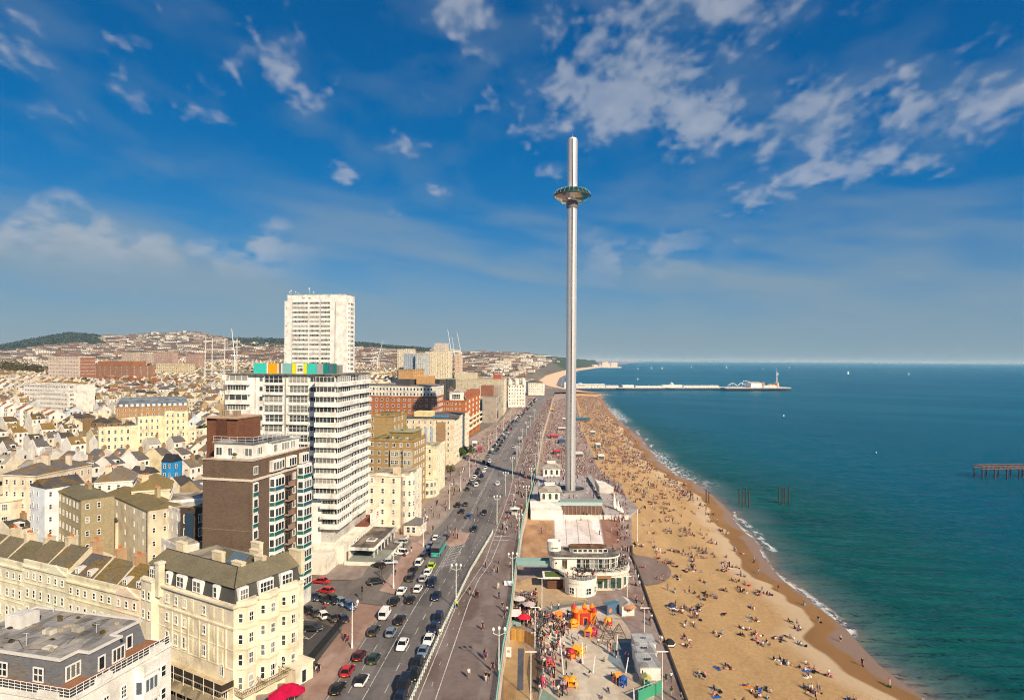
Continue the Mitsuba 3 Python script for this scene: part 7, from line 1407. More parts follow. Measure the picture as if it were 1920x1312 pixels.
k = thing('esplanade_kiosk', 'small white roofed kiosk on the esplanade before the mast', 'kiosk'); X, Y = at(965, 965, .13); m = MB(); m.box(X - 1.1, X + 1.1, Y, Y + 2, .13, 2.2, (.45, .46, .40)); m.box(X - .9, X + .9, Y - .03, Y, 1.2, 2.0, (.05, .06, .05)); put('wall', m, 'plain', k); m = MB(); m.hip(X - 1.5, X + 1.5, Y - .3, Y + 2.3, 2.2, .5, (.72, .70, .66)); m.lathe([(.4, 2.7), (0, 3.1)], (.8, .78, .74), 8, (X, Y + 1, 0)); put('roof', m, 'plain', k)
X, Y = at(953, 1097, .13); k = thing('esplanade_bench', 'white and blue information bench on the esplanade railing', 'bench'); m = MB(); m.box(X - 1, X + .9, Y, Y + .5, .13, .65, (.70, .72, .72)); m.box(X - 1, X + .9, Y + .5, Y + .6, .13, 1.1, (.55, .66, .70)); put('seat', m, 'plain', k)
# cafe clutter and stalls under the wall
k = thing('market_stall', 'white roofed stall beside the crowded cafe seating', 'stall'); X, Y = p2(225, 640); m = MB(); m.box(X - 1.2, X + 1.2, Y, Y + 4, LOW + 2.1, LOW + 2.25, (.70, .72, .70)); put('canopy', m, 'cloth', k); m = MB(); [m.tube((X + a, Y + b_, LOW), (X + a, Y + b_, LOW + 2.1), .05, .05, (.5, .5, .5), 5) for a in (-1.1, 1.1) for b_ in (.1, 3.9)]; m.box(X - 1.1, X + 1.1, Y + .1, Y + .8, LOW, LOW + 1, (.2, .35, .32)); put('frame', m, 'plain', k)
for i, (x, y, c) in enumerate(((300, 640, (.70, .02, .05)), (345, 520, (.5, .4, .4)), (255, 470, (.55, .52, .5)), (1250, 545, (.5, .25, .12)))):
    X, Y = p2(x, y); k = thing('parasol', ['bright red parasol beside the cafe seating', 'dusty pink parasol in the cafe seating', 'pale parasol at the back of the cafe seating', 'brown parasol by the beach hut'][i], 'parasol'); m = MB(); m.tube((X, Y, LOW), (X, Y, LOW + 2.6), .04, .04, (.6, .5, .4), 5); put('pole', m, 'plain', k); m = MB(); m.lathe([(1.6, LOW + 2.0), (1.6, LOW + 2.1), (0, LOW + 2.8)], c, 8, (X, Y, 0)); put('canopy', m, 'cloth', k)
m = MB()
for i in range(120):
    x, y = p2(rr.uniform(205, 400) , rr.uniform(345, 500)); z = LOW; m.box(x - .3, x + .3, y - .3, y + .3, z + .66, z + .72, rr.choice([(.3, .28, .26), (.12, .1, .1)])); m.box(x - .04, x + .04, y - .04, y + .04, z, z + .66, (.05, .05, .05)); [m.box(x + s * .5 - .2, x + s * .5 + .2, y - .2, y + .2, z, z + .45, rr.choice([(.35, .04, .05), (.06, .055, .05), (.2, .18, .17)])) for s in (-1, 1)]
labels['cafe_seating'] = {'label': 'crowded red and black tables and chairs under the sea wall', 'category': 'cafe seating', 'kind': 'stuff'}; scene['cafe_seating'] = m.ply('plain')
ST = [(1024, 772, 27, 3.6, (.85, .42, .08), 'orange canopied carousel roof far along the lower promenade'), (1092, 789, 26, 3, (.02, .22, .38), 'long blue kiosk with pale roof on the far shingle'), (1054, 832, 12, 3, (.03, .12, .25), 'dark blue container stall behind the mast'), (1122, 840, 9, 3.2, (.74, .70, .64), 'white stall at the back of the beach, nearest of two'), (1128, 862, 12, 3, (.72, .68, .62), 'pale terrace stall with railings on the shingle'), (1058, 808, 22, 3, (.70, .62, .54), 'long cream roofed arch shop below the wall'), (1040, 822, 14, 3, (.62, .08, .10), 'red awning shop below the esplanade wall'), (1062, 790, 14, 3.4, (.72, .66, .62), 'white flat roofed shop left of the blue kiosk'), (1045, 852, 12, 2.6, (.52, .05, .07), 'low crimson stall behind the farther toll house'), (1085, 858, 18, 3.2, (.70, .60, .52), 'cream fronted arcade behind the mast'), (1112, 815, 10, 3, (.68, .64, .6), 'small pale shack among the far beach crowd'), (900, 848, 8, 3, (.45, .04, .06), 'dark red awning in front of the beige hotel'), (890, 838, 9, 3.4, (.8, .76, .7), 'white awning left of the dark red one')]
for u, v, w, h, c, lab in ST:
    z = LOW if u > 1020 else .13; X, Y = at(u, v, z); w = w * Y / FOC; k = thing('beach_stall', lab, 'stall', None); m = MB(frame(X, Y, .06, z)); m.box(-w / 2, w / 2, 0, 6, 0, h * .75, tuple(q * .8 for q in c)); m.box(-w / 2 + .3, w / 2 - .3, -.05, 0, .3, h * .6, (.10, .09, .09)); put('wall', m, 'render', k); m = MB(frame(X, Y, .06, z)); m.gable(-w / 2, w / 2, -.5, 6.3, h * .75, h * .3, c if c[0] > .2 or c[2] > .2 else (.03, .30, .55)); put('roof', m, 'plain', k)

# ------------------------------------------------------------------ piers, boats, marina
k = thing('pleasure_pier', 'long pleasure pier with white pavilions and a funfair at its head', 'pier'); A_, B_ = np.array([96.0, 1304.0]), np.array([596.0, 1402.0]); ang = math.atan2(B_[1] - A_[1], B_[0] - A_[0]); PL = math.dist(A_, B_); M = frame(*A_, ang, SEA)
m = MB(M); m.box(-30, 360, -8, 8, 5.6, 6.8, (.55, .53, .50)); m.box(355, PL, -26, 24, 5.4, 6.9, (.50, .48, .46)); m.box(120, 140, -12, 12, 5.6, 6.8, (.5, .48, .46)); m.box(230, 250, -12, 12, 5.6, 6.8, (.5, .48, .46)); put('deck', m, 'plain', k)
m = MB(M)
for x in np.arange(-20, PL, 6.5):
    for y in ((-7, 0, 7) if x < 355 else (-25, -17, -8, 0, 8, 16, 23)): m.tube((x, y, -2), (x, y, 5.6), .35, .35, (.045, .05, .06), 5)
    if x > 355: m.tube((x, -25, .5), (x + 6.5, -25, 5.2), .2, .2, (.05, .055, .065), 4)
put('pile', m, 'plain', k, kind='stuff'); m = MB(M); [m.box(-30, 356, s * 8 - .4, s * 8 + .4, 3.4, 5.7, (.06, .065, .075)) for s in (-1, 1)]; m.box(355, PL, -26.4, -25.6, 2.6, 5.5, (.05, .055, .065)); m.box(PL - .4, PL + .4, -25.6, 24, 2.6, 5.5, (.05, .055, .065)); put('girder', m, 'plain', k)
m = MB(M); m.box(10, 96, -6, 6, 6.8, 12.0, (.80, .76, .70)); put('entrance_pavilion', m, 'render', k); m = MB(M); m.gable(9, 97, -7, 7, 12, 2.4, (.62, .61, .60)); m.gable(38, 52, -8.5, 8, 12, 4.6, (.60, .60, .60), axis=1); m.box(10, 13, -6.2, -3, 12, 18, (.8, .77, .72)); put('pavilion_roof', m, 'plain', k); m = MB(M); [m.box(x, x + 1.6, -6.1, -5.9, 7.6, 10.6, (.25, .24, .24)) for x in np.arange(12, 95, 3.2)]; put('glazing', m, 'plain', k, kind='stuff')
m = MB(M)
for x0, x1, h in ((100, 126, 3.2), (136, 160, 4.5), (165, 222, 2.6), (224, 268, 4.6), (272, 352, 2.8)): m.box(x0, x1, -4, 4, 6.8, 6.8 + h, (.76, .73, .68)); m.gable(x0 - 1, x1 + 1, -5, 5, 6.8 + h, 1.3, (.60, .60, .59))
m.lathe([(5, 10), (5.5, 12.5), (3.5, 15), (.3, 17.5), (.2, 20)], (.55, .58, .6), 12, (246, 0, 0)); m.box(132, 134, -5, -4, 6.8, 14, (.15, .15, .16)); put('kiosk', m, 'render', k)
m = MB(M); m.box(418, 443, -20, 4, 6.9, 16.0, (.80, .77, .72)); m.gable(417, 444, -21, 5, 16, 2.0, (.6, .58, .55)); m.box(450, 480, -18, 0, 6.9, 10, (.74, .7, .64)); put('dome_hall', m, 'render', k)
m = MB(M)
for i in range(9):
    t0, t1 = i / 9 * 5.6, (i + 1) / 9 * 5.6; f_ = lambda t: (372 + t * 9, -6, 9 + 7 * abs(math.sin(t * 1.3))); m.tube(f_(t0), f_(t1), .5, .5, (.82, .80, .78), 5); m.tube((f_(t0)[0], -6, 6.9), f_(t0), .25, .25, (.7, .7, .7), 4)
m.tube((408, 0, 6.9), (412, 0, 21), .4, .4, (.8, .8, .8), 5); m.tube((412, 0, 21), (428, 0, 18), .4, .4, (.8, .8, .8), 5); put('roller_coaster', m, 'plain', k)
m = MB(M)
for i in range(26): x, y = rr.uniform(455, 500), rr.uniform(-20, 15); s_ = rr.uniform(2, 5); m.box(x, x + s_, y, y + s_, 6.9, 6.9 + rr.uniform(2.5, 11), rr.choice([(.72, .5, .3), (.6, .55, .48), (.75, .72, .66), (.5, .2, .12), (.3, .4, .45)]))
put('funfair_ride', m, 'plain', k, kind='stuff'); m = MB(M); m.tube((488, -6, 6.9), (488, -6, 40), 1.1, .8, (.72, .74, .76), 6); m.tube((488, -6, 40), (488, -6, 50), .2, .1, (.72, .74, .76), 5); m.box(489, 493, -6.5, -5.5, 34, 36, (.6, .62, .64)); put('tower_ride', m, 'plain', k, label='tall slim drop tower ride on the pier head')
RUST = (.06, .04, .035)
for i, (u, v, vt, w) in enumerate(((1386, 943.5, 917, .30), (1392, 950.5, 922, .28), (1398.5, 943.5, 916, .3), (1404, 950, 921, .3), (1460, 943, 914, .3), (1466.8, 946, 914, .28), (1471.5, 944, 915, .3), (1479, 945, 914, .28), (1294.5, 935, 922, .22), (1299, 937, 926, .2), (1324, 942, 919, .24), (1329, 943, 924, .22))):
    z = SEA if i < 8 else -7.0; X, Y = at(u, v, z); k = thing('iron_column', f'rusted iron column in the sea, {WAY[i % 4]} of the {"left" if i < 4 else "right"} cluster of four' if i < 8 else f'rusted iron column at the water edge, {WAY[i - 8]} from the left of four', 'column', 'iron columns of the ruined pier'); m = MB(); h = (v - vt) * Y / FOC; m.tube((X, Y, z - 1.5), (X, Y, z + h), w, w * .85, RUST, 8); put('shaft', m, 'plain', k)
    m = MB(); m.tube((X, Y, z + h), (X, Y, z + h + .25), w * 1.6, w * 1.5, RUST, 8); put('cap', m, 'plain', k)
k = thing('ruined_pier', 'rusted skeleton of a ruined pier standing in the sea at the right edge', 'pier'); m = MB(); X0 = 254.0
for i in range(9):
    for y in (345, 351): m.tube((X0 + i * 6.6, y, SEA - 2), (X0 + i * 6.6, y, -2.2), .42, .36, (.05, .045, .05), 7)
put('column', m, 'plain', k, kind='stuff'); m = MB()
for y in (345, 351):
    m.tube((X0 - .6, y, -2.3), (X0 + 55, y, -1.0), .25, .25, (.16, .085, .07), 5); m.tube((X0 - .6, y, -.9), (X0 + 55, y, .3), .22, .22, (.17, .09, .075), 5)
    for i in range(24): m.tube((X0 + i * 2.2, y, -2.3), (X0 + i * 2.2 + 2.2, y, -.8), .12, .12, (.15, .085, .07), 4); m.tube((X0 + i * 2.2, y, -.8), (X0 + i * 2.2 + 2.2, y, -2.3), .12, .12, (.15, .085, .07), 4)
for i in range(12): m.tube((X0 + i * 4.4, 345, -.9), (X0 + i * 4.4, 351, -.9), .16, .16, (.15, .085, .07), 4)
put('girder', m, 'plain', k)
BO = [(1221, 691, 4.5), (1241, 691, 4.5), (1196, 692, 3), (1362, 690, 5), (1196, 711.5, 3.5), (1431, 692.5, 2.4), (1590, 701, 6.5), (1704, 702.5, 4), (1469.5, 780, 2.6), (1643, 849, 1.4), (1296, 689, 3), (1480, 690.5, 3)]
for i, (u, v, h) in enumerate(BO):
    X, Y = at(u, v, SEA); h = h / FOC * Y * (1.0 if i not in (8, 9) else 1.2); k = thing('sailing_boat', ['tiny white sail left of a pair near the marina', 'tiny white sail right of a pair near the marina', 'faint white sail nearest the marina', 'white sail beyond the pier head, tallest in the middle', 'white boat just beyond the landward half of the pier', 'low white boat just left of the pier tower', 'bright white sail out at sea right of the pier head', 'white sail farthest right near the horizon', 'small white boat this side of the pier, right of its head', 'tiny white buoy boat alone in the middle of the near sea', 'faint sail midway between the marina and pier head', 'faint low boat right of the pier tower'][i], 'boat', 'boats out at sea')
    m = MB(); loft(m, [(-h * .45, h * .02, .2, .7), (-h * .3, h * .11, -.2, .9), (h * .3, h * .12, -.2, .9), (h * .5, h * .02, .4, 1.0)], 8, 3, (.8, .8, .8)); m.V = [v_ + [X, Y, SEA] for v_ in m.V]; put('hull', m, 'plain', k)
    m = MB(); m.add([[X - h * .05, Y, SEA + 1.0], [X + h * .36, Y + .1, SEA + 1.0], [X - h * .05, Y + .1, SEA + h], [X - h * .05, Y - .15, SEA + 1.0]], [[0, 1, 2], [0, 2, 1], [3, 1, 2], [3, 2, 1]], (.85, .85, .83)); m.tube((X - h * .05, Y, SEA + .7), (X - h * .05, Y, SEA + h * 1.05), .05 + h * .008, .05, (.8, .8, .8), 5); put('sail', m, 'plain', k)
k = thing('marina', 'distant pale marina blocks on a long breakwater by chalk cliffs', 'marina'); Yq = 5600.0
m = MB()
for u0, u1, z in ((1108, 1122, 24), (1124, 1128, 30), (1129, 1134, 46), (1134, 1140, 50), (1140, 1144, 40), (1145, 1149, 44), (1149, 1158, 46)):
    m.box((u0 - 960) / FOC * Yq, (u1 - 960) / FOC * Yq, Yq, Yq + 60, SEA, SEA + z, (.62, .55, .50))
put('block', m, 'render', k, kind='stuff'); m = MB(); m.box((1085 - 960) / FOC * Yq, (1163 - 960) / FOC * Yq, Yq - 60, Yq, SEA, SEA + 9, (.66, .62, .58)); put('breakwater', m, 'render', k)
m = MB()
xs = np.linspace(1070, 1120, 26); 
for a, c_ in zip(xs[:-1], xs[1:]): h = 62 + 22 * math.sin(a * .35); m.box((a - 960) / FOC * 6600, (c_ - 960) / FOC * 6600, 6600 + (a - 1070) * 9, 7200, SEA, SEA + h * max(.35, 1 - (a - 1070) / 90), (.72, .69, .66))
labels['chalk_cliff'] = {'kind': 'structure'}; scene['chalk_cliff'] = m.ply('render')

# ------------------------------------------------------------------ people
def hull_chain(bones, seg):
    out = []
    for (a, ra), (b_, rb) in bones:
        s1, s2 = m3.Manifold.sphere(ra, seg).translate(list(map(float, a))), m3.Manifold.sphere(rb, seg).translate(list(map(float, b_))); out.append(m3.Manifold.batch_hull([s1, s2]))
    return m3.Manifold.batch_boolean(out, m3.OpType.Add)
def smooth_mesh(m, it=4):
    q = m.to_mesh(); t = trimesh.Trimesh(q.vert_properties[:, :3], q.tri_verts, process=True); trimesh.smoothing.filter_taubin(t, iterations=it); return np.array(t.vertices), np.array(t.faces)
def limb2(a, b_, l1, l2, bend):
    """The middle joint between a and b_ for two bones, bent towards bend."""
    a, b_, bend = map(lambda v: np.array(v, float), (a, b_, bend)); d = b_ - a; L = min(np.linalg.norm(d), (l1 + l2) * .999); n = d / (np.linalg.norm(d) + 1e-9); x = (l1 * l1 - l2 * l2 + L * L) / (2 * L); h = math.sqrt(max(l1 * l1 - x * x, 0)); p = bend - n * bend.dot(n); p /= np.linalg.norm(p) + 1e-9
    return a + n * x + p * h
def pose(hip, chest, head, hands, feet, knee=(1, 0, .2), elbow=(-1, 0, -.2), toe=None):
    """Forward is +x, left is +y. Returns body, top, trousers and hair meshes."""
    hip, chest, head = map(lambda v: np.array(v, float), (hip, chest, head)); up = (chest - hip) / np.linalg.norm(chest - hip); S = np.array([0, 1, 0.0]); body, top, leg = [], [], []
    sh = [chest + S * s * .18 + up * .10 for s in (1, -1)]; hp = [hip + S * s * .095 for s in (1, -1)]
    body += [((hip, .135), (chest, .15)), ((chest + up * .12, .075), (head - up * .06, .06)), ((head, .098), (head + up * .055, .10)), ((head + np.array([.085, 0, -.02]), .022), (head + np.array([.10, 0, -.035]), .018))]
    for s in (1, -1): body.append(((head + S * s * .098, .024), (head + S * s * .10 + up * .03, .02)))
    top += [((hip + up * .04, .155), (chest, .172)), ((sh[0], .09), (sh[1], .09))]; leg += [((hip, .158), (hip + up * .05, .152))]
    for i, s in enumerate((1, -1)):
        el = limb2(sh[i], hands[i], .29, .26, elbow); hd = np.array(hands[i], float); body += [((sh[i], .062), (el, .045)), ((el, .043), (hd, .032))]; top.append(((sh[i], .078), (sh[i] + (el - sh[i]) * .62, .062)))
        fd = hd - el; fd /= np.linalg.norm(fd) + 1e-9; sd = np.cross(fd, [0, 0, 1.0] if abs(fd[2]) < .9 else [1.0, 0, 0]); sd /= np.linalg.norm(sd); body.append(((hd, .034), (hd + fd * .075, .036)))
        for q, l in ((-.034, .06), (-.012, .075), (.012, .07), (.034, .052)): body.append(((hd + fd * .09 + sd * q, .010), (hd + fd * (.09 + l) + sd * q * 1.2 - np.array([0, 0, .02]), .008)))
        body.append(((hd + fd * .03 + sd * s * .03, .012), (hd + fd * .08 + sd * s * .065, .009)))
        ft = np.array(feet[i], float); kn = limb2(hp[i], ft, .43, .43, knee); body += [((hp[i], .095), (kn, .058)), ((kn, .057), (ft, .042))]; td = np.array(toe if toe is not None else (1, 0, -.1), float); body.append(((ft, .042), (ft + td * .16, .034)))
        leg.append(((hp[i], .112), (kn, .075))); leg.append(((kn, .07), (kn + (ft - kn) * .86, .056)))
    hr_ = [((head + up * .03 - np.array([.02, 0, 0]), .108), (head + up * .075 - np.array([.015, 0, 0]), .104)), ((head - np.array([.045, 0, 0]), .085), (head - np.array([.05, 0, .09]) * 1.0, .06))]
    def mk(bl, seg, ref, it):
        m = hull_chain(bl, seg)
        return smooth_mesh(m.refine_to_length(ref) if ref else m, it)
    return dict(body=mk(body, 8, .09, 3), top=mk(top, 8, .12, 3), trousers=mk(leg, 8, .12, 3), shorts=mk([b_ for k, b_ in enumerate(leg) if k == 0 or k % 2], 8, .12, 2), hair=mk(hr_, 8, None, 1))
POSES = {
    'standing': pose((0, 0, .93), (0, 0, 1.30), (.02, 0, 1.60), [(.06, .27, .82), (.05, -.27, .82)], [(0, .10, .07), (.02, -.11, .07)]),
    'walking': pose((0, 0, .92), (.03, 0, 1.29), (.06, 0, 1.59), [(.26, .24, .90), (-.18, -.25, .86)], [(-.30, .09, .10), (.30, -.09, .07)]),
    'sitting': pose((0, 0, .15), (-.10, 0, .52), (-.08, 0, .83), [(.42, .17, .38), (.40, -.17, .36)], [(.62, .14, .06), (.66, -.13, .06)], knee=(0, 0, 1), elbow=(-.3, 0, -1)),
    'leaning back': pose((0, 0, .14), (-.24, 0, .46), (-.27, 0, .77), [(-.52, .28, .05), (-.50, -.28, .05)], [(.80, .12, .06), (.78, -.16, .06)], knee=(0, 0, 1), elbow=(-1, 0, .2), toe=(.5, 0, .8)),
    'lying': pose((0, 0, .13), (-.38, 0, .15), (-.70, 0, .17), [(-.05, .36, .06), (-.95, -.22, .08)], [(.85, .12, .06), (.82, -.18, .06)], knee=(0, 0, 1), elbow=(0, 0, 1), toe=(.4, 0, .9)),
    'bending': pose((0, 0, .88), (.24, 0, 1.14), (.44, 0, 1.34), [(.46, .20, .62), (.44, -.20, .60)], [(0, .12, .07), (.08, -.12, .07)])}
SKIN = [(.52, .30, .20), (.42, .23, .145), (.60, .38, .27), (.16, .085, .05)]
TOPS = {'white': (.74, .72, .70), 'black': (.015, .015, .018), 'navy': (.02, .03, .08), 'grey': (.22, .22, .23), 'red': (.50, .025, .03), 'pink': (.62, .24, .28), 'pale blue': (.25, .40, .58), 'maroon': (.12, .02, .03), 'dark green': (.03, .07, .04), 'cream': (.66, .58, .44), 'purple': (.14, .04, .18), 'bare': None}
BOTS = {'black': (.016, .016, .018), 'dark blue': (.03, .045, .10), 'grey': (.18, .18, .19), 'beige': (.42, .33, .22), 'white': (.66, .64, .62), 'maroon': (.12, .025, .03)}
HAIR = {'dark': (.02, .013, .010), 'brown': (.09, .045, .02), 'fair': (.38, .24, .10), 'grey': (.32, .31, .30)}
PC = {}
def ppart(ps, part, c):
    q = (ps, part, c)
    if q not in PC: v, f = POSES[ps][part]; PC[q] = MB().add(v, f, c).ply('cloth', True)
    return PC[q]
PEOPLE = []
PR_ = random.Random(77)
def person(x, y, z, ps, ang, where, top=None, bot=None):
    PEOPLE.append(dict(x=x, y=y, z=z, ps=ps, a=ang, where=where, top=top or PR_.choices(list(TOPS)[:12], (6, 6, 4, 4, 2, 2, 2, 1.5, 1, 2, 1, 2.2 if 'sand' in where else 0))[0], bot=bot or PR_.choice(list(BOTS)), sh=PR_.random() < .45, hair=PR_.choices(list(HAIR), (5, 4, 3, 1))[0], skin=PR_.choice([0, 0, 1, 2, 2, 3])))
def beach_spot(y0, y1):
    y = PR_.uniform(y0, y1); return prom(y) + 2.5 + PR_.random() * (water(y) - prom(y) - 10.5), y
def zbeach(x, y):
    t = (x - prom(y) + 2) / (water(y) + 9 - prom(y) + 2); return LOW - .05 - 3.6 * max(t, 0) ** 1.35
def zone_name(x, y):
    f_ = (x - prom(y)) / (water(y) - prom(y)); a = 'seaward' if f_ > .66 else 'middle' if f_ > .33 else 'upper'
    return f"{a} sand {'at photo bottom' if y < 128 else 'by playground' if y < 158 else 'by pavilion' if y < 190 else 'by white court'}"
def beach_group(y0, y1, n=None):
    x, y = beach_spot(y0, y1); n = n or PR_.choices([1, 2, 3, 4, 6], (1.2, 3, 3, 2, 1))[0]; fa = PR_.uniform(-.9, .9)
    for i in range(n):
        px, py = x + PR_.uniform(-.8, .8) * (1 + n * .16), y + PR_.uniform(-.8, .8) * (1 + n * .2); ps = PR_.choices(['sitting', 'leaning back', 'lying', 'standing', 'bending', 'walking'], (6, 3.2, 3, .7, .3, .25))[0]; person(px, py, zbeach(px, py), ps, fa + PR_.uniform(-.7, .7) + (PI if PR_.random() < .12 else 0), zone_name(px, py))
for i in range(112): beach_group(104, 208)
for i in range(9): y = 112 + i * 10.5 + PR_.uniform(-3, 3); x = water(y) - PR_.uniform(1.5, 5.5); person(x, y, zbeach(x, y), PR_.choice(['standing', 'walking']), PR_.uniform(0, 6.28), f'sand at the water edge, {WAY[i]} along', 'bare' if i % 2 else None)
C7 = lambda x, y: at(580 + x / 3.3475, 920 + y / 3.3475, .14)
for x, y in ((1100, 1050), (1107, 1062), (1108, 1195), (1128, 1200), (1000, 1175), (1150, 1130), (1088, 872), (1190, 680), (1185, 620), (1008, 650), (1045, 670), (1058, 676), (1180, 512), (1160, 505), (1212, 745), (1188, 455), (1225, 800), (1240, 770), (1260, 480), (1300, 420), (225, 945), (238, 955), (45, 1135), (60, 1140), (820, 915), (600, 415), (635, 320), (640, 380), (590, 370), (885, 265), (920, 260), (905, 280), (865, 250), (930, 300), (745, 190), (1035, 190), (1290, 160), (1300, 175), (540, 530), (100, 755)):
    X, Y = C7(x, y); person(X, Y, .135, PR_.choice(['walking', 'walking', 'standing']), PR_.choice([PI / 2, -PI / 2]) + PR_.uniform(-.5, .5), 'upper esplanade' if x > 960 else 'pavement by the road')
for x, y, top in ((925, 735, 'lime'), (1105, 480, 'lime')): X, Y = C7(x, y); TOPS['lime'] = (.55, .68, .02); person(X, Y, .135, 'standing', -PI / 2, 'by the cycle lane', 'lime', 'black')
PGP = [Polygon([p2(x, y) for x, y in ((440, 760), (500, 560), (880, 460), (1180, 590), (1240, 760), (1290, 1040), (1320, 1290), (460, 1290))])]
minx, miny, maxx, maxy = PGP[0].bounds; n = 0
while n < 104:
    x, y = PR_.uniform(minx, maxx), PR_.uniform(miny, maxy)
    if n < 44: x, y = p2(PR_.uniform(400, 640) - (0 if n % 2 else 60), PR_.uniform(520, 800))
    elif not PGP[0].contains(Point(x, y)): continue
    person(x, y, LOW + .025, PR_.choice(['standing', 'walking', 'standing', 'sitting', 'bending']), PR_.uniform(0, 6.28), 'in the playground'); n += 1
for i in range(34):
    y = PR_.uniform(104, 205); x = prom(y) - PR_.uniform(.6, 3.4); person(x, y, LOW + .015, PR_.choice(['walking', 'walking', 'standing']), PI / 2 * PR_.choice([1, -1]) + PR_.uniform(-.4, .4), f"lower promenade {'by cabins' if y < 135 else 'by beach hut' if y < 165 else 'by pavilion'}")
PEOPLE.sort(key=lambda q: q['y']); NP = 310; far_people = PEOPLE[NP:]
seen_ = {}
for q in PEOPLE[:NP]:
    dress_ = ('bare chest' if q['top'] == 'bare' else q['top'] + ' top'); q['lab'] = f"person, {dress_}, {q['bot']} {'shorts' if q['sh'] else 'trousers'}, {q['ps']}, {q['where']}"; seen_.setdefault(q['lab'], []).append(q)
for q in PEOPLE[:NP]:
    v = seen_[q['lab']]; lab = q['lab'] + (f", {WAY[min(v.index(q), 13)]}" if len(v) > 1 else '')
    k = thing('person', lab, 'person', 'people on the seafront and beach'); tw = dict(to_world=to(frame(q['x'], q['y'], q['a'], q['z']) @ scl(1.06, 1.06, 1.06)))
    put('body', ppart(q['ps'], 'body', SKIN[q['skin']]), None, k, **tw)
    if TOPS[q['top']]: put('top', ppart(q['ps'], 'top', TOPS[q['top']]), None, k, **tw)
    put('shorts' if q['sh'] else 'trousers', ppart(q['ps'], 'shorts' if q['sh'] else 'trousers', BOTS[q['bot']]), None, k, **tw); put('hair', ppart(q['ps'], 'hair', HAIR[q['hair']]), None, k, **tw)
# the crowd beyond: everybody farther off, in one mesh
def low_person(stand):
    m = MB(); K, Tc, Bc, Hc = (1, 0, 0), (0, 1, 0), (0, 0, 1), (0, 0, 0)
    if stand: pcs = [((0, .08, .0), (0, .08, .9), .07, .10, 'b'), ((0, -.08, .0), (.12, -.08, .9), .07, .10, 'b'), ((0, 0, .85), (0, 0, 1.42), .15, .19, 't'), ((0, .22, 1.4), (.05, .25, .85), .06, .05, 's'), ((0, -.22, 1.4), (.05, -.25, .85), .06, .05, 's'), ((0, 0, 1.46), (0, 0, 1.72), .09, .10, 'h')]
    else: pcs = [((0, .1, .15), (.45, .12, .42), .11, .08, 'b'), ((.45, -.1, .42), (.68, -.1, .05), .08, .06, 'b'), ((0, -.1, .15), (.45, -.12, .42), .11, .08, 'b'), ((0, 0, .1), (-.12, 0, .66), .18, .19, 't'), ((-.1, .22, .6), (.38, .18, .4), .06, .05, 's'), ((-.1, -.22, .6), (.38, -.18, .4), .06, .05, 's'), ((-.1, 0, .7), (-.08, 0, .95), .09, .11, 'h')]
    out = []
    for a, b_, r0, r1, c in pcs:
        q = MB(); q.tube(a, b_, r0, r1, (0, 0, 0), 5); out.append((np.vstack(q.V), np.vstack(q.F), c))
    return out
LOWP = {True: low_person(True), False: low_person(False)}
cm = MB(); TL, BL = [c for q, c in TOPS.items() if c and q != 'lime'] + [TOPS[q] for q in ('black', 'navy', 'black', 'maroon', 'pink', 'white', 'pink')], [BOTS[q] for q in ('black', 'dark blue', 'grey', 'maroon', 'white', 'black')]
def crowd(x, y, z, stand):
    M = frame(x, y, PR_.uniform(0, 6.28), z); t, bt, s, h = PR_.choice(TL), PR_.choice(BL), PR_.choice(SKIN), PR_.choice(list(HAIR.values()))
    if not stand and PR_.random() < .42: t = s
    for v, f, c in LOWP[stand]: cm.add(v, f, {'t': t, 'b': bt, 's': s, 'h': h}[c], M)
for q in far_people: crowd(q['x'], q['y'], q['z'], q['ps'] in ('standing', 'walking', 'bending'))
n = 0
while n < 6400:
    y = 198 + 880 * PR_.random() ** 1.25; w = water(y) - prom(y); gx, gy = prom(y) + 2 + PR_.random() * (w - 8), y
    dn = .10 + 1.1 * sstep(260, 560, y) + .35 * sstep(205, 300, y)
    if PR_.random() > dn * (.35 + meshkit.noise(np.array([gx / 14, gy / 18, 0.0]), 6)): continue
    for i in range(PR_.choice([1, 2, 3, 4, 5])):
        x, yy_ = gx + PR_.uniform(-1.6, 1.6), gy + PR_.uniform(-1.8, 1.8); crowd(x, yy_, zbeach(x, yy_), PR_.random() < .13); n += 1
for i in range(1900):
    y = 170 + 800 * PR_.random() ** 1.1; 
    if y < 320 and PR_.random() < .6: y = PR_.uniform(235, 320)
    lo = y > 300 or PR_.random() < .35
    if y < 325: x = prom(y) - abs(PR_.gauss(0, 4.5)) - .6 if PR_.random() < .65 else PR_.uniform(9, 36); z = LOW + .02 if x > 36 or y < 246 else .17
    else: x, z = PR_.uniform(rail(y) + 1, prom(y)), LOW + .02
    if 166 < y < 180 and x < 33 or (204 < y < 242 and 14 < x < 34 and PR_.random() < .85) or x < rail(y) + .6 or math.hypot(x - cx, y - cy) < 7: continue
    crowd(x, y, z, True)
for i in range(760):
    y = 200 + 700 * PR_.random(); x = PR_.uniform(kerb_r(y) + 3, rail(y) - .5) if PR_.random() < .62 else PR_.uniform(max(front(y) + 6, kerb_l(y) - 13), kerb_l(y) - .6); crowd(x, y, .135, True)
for i in range(70): x, y = p2(PR_.uniform(440, 700), PR_.uniform(480, 1290)); crowd(x, y, LOW + .03, True)
for i in range(90): x, y = p2(PR_.uniform(200, 410), PR_.uniform(345, 640)); crowd(x, y, LOW + .02, PR_.random() < .4)
for i in range(40): a, r_ = PR_.uniform(-1.6, 1.2), PR_.uniform(5.2, 6.3); crowd(24.6 + r_ * math.cos(a), 172.3 + r_ * math.sin(a), .08, False)
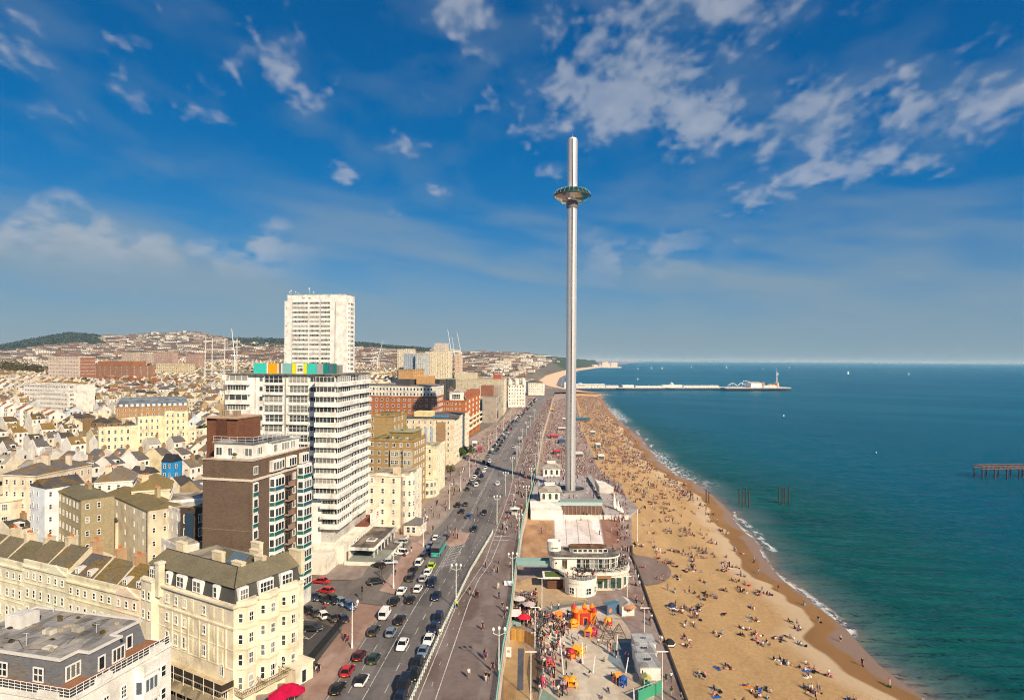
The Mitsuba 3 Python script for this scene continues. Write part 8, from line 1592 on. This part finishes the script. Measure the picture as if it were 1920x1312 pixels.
for i in range(22): a, r_ = PR_.uniform(0, 6.3), PR_.uniform(.5, 3.4); crowd(dx + r_ * math.cos(a), dy + r_ * math.sin(a), -1.0, PR_.random() < .4)
labels['distant_crowd'] = {'label': 'dense crowd of tiny people along the beach and promenades towards the pier', 'category': 'crowd', 'kind': 'stuff'}; scene['distant_crowd'] = cm.ply('cloth')
bm = MB()
for q in PEOPLE:
    if 'sand' in q['where'] and PR_.random() < .55:
        M = frame(q['x'] + PR_.uniform(-.9, .9), q['y'] + PR_.uniform(-.9, .9), PR_.uniform(0, 3), q['z']); s = PR_.uniform(.2, .38); bm.box(-s, s, -s * .6, s * .6, 0, s * 1.1, PR_.choice(TL + [(.02, .02, .02)] * 6), M)
labels['beach_bags'] = {'label': 'scattered bags and bundles lying beside the people on the sand', 'category': 'bags', 'kind': 'stuff'}; scene['beach_bags'] = bm.ply('cloth')
# towels and beach tents
for i in range(26):
    q = [p for p in PEOPLE[:NP] if 'sand' in p['where'] and p['ps'] in ('lying', 'sitting', 'leaning back')][i * 4 % 90]; cn = PR_.choice(['turquoise', 'white', 'orange', 'crimson', 'blue', 'striped grey']); c = {'turquoise': (.05, .40, .50), 'white': (.7, .68, .66), 'orange': (.75, .25, .03), 'crimson': (.45, .02, .06), 'blue': (.03, .12, .38), 'striped grey': (.35, .34, .33)}[cn]
    k = thing('beach_towel', f"{cn} towel {q['where']}, {ordn(i)} of the towels", 'towel', 'towels on the sand'); m = MB(frame(q['x'] + PR_.uniform(-.4, .4), q['y'] + PR_.uniform(-.5, .5), q['a'], q['z'] + .05)); t_ = np.linspace(-.9, .9, 7)
    for a, b_ in zip(t_[:-1], t_[1:]): m.box(a, b_ - (.06 if cn[0] == 's' else 0), -.4, .4, -.03, .02 + .012 * math.sin(a * 9 + i), c)
    put('cloth', m, 'cloth', k)
for x, y, lab, c in ((1630, 470, 'small dark blue beach tent on the sand by the promenade', (.04, .05, .09)), (1610, 810, 'black and white domed beach tent at the edge of the sand', (.03, .03, .035))):
    X, Y = p2(x, y, LOW - .1); k = thing('beach_tent', lab, 'tent'); m = MB(); m.lathe([(1.25, 0), (1.1, .7), (.6, 1.25), (0, 1.4)], c, 6, (X, Y, zbeach(X, Y) - .05)); put('canopy', m, 'cloth', k); m = MB(); m.lathe([(1.28, .25), (1.2, .55)], (.6, .6, .6), 6, (X, Y, zbeach(X, Y) - .05)); put('band', m, 'cloth', k)

# ------------------------------------------------------------------ the air
scene['air'] = {'type': 'homogeneous', 'albedo': {'type': 'rgb', 'value': [.86, .92, .965]}, 'sigma_t': {'type': 'rgb', 'value': [1.9e-5, 3.7e-5, 6.0e-5]}, 'scale': 1.0}
zs_ = (SEA - 1.5, 172.0)
scene['haze'] = {'type': 'cube', 'to_world': T().translate([0, 44990, (zs_[0] + zs_[1]) / 2]).scale([95000, 45200, (zs_[1] - zs_[0]) / 2]), 'bsdf': {'type': 'null'}, 'interior': {'type': 'ref', 'id': 'air'}}
labels['haze'] = {'kind': 'stuff', 'label': 'thin blue summer haze over the far town and hills', 'category': 'haze'}
scene['camera']['medium'] = {'type': 'ref', 'id': 'air'}
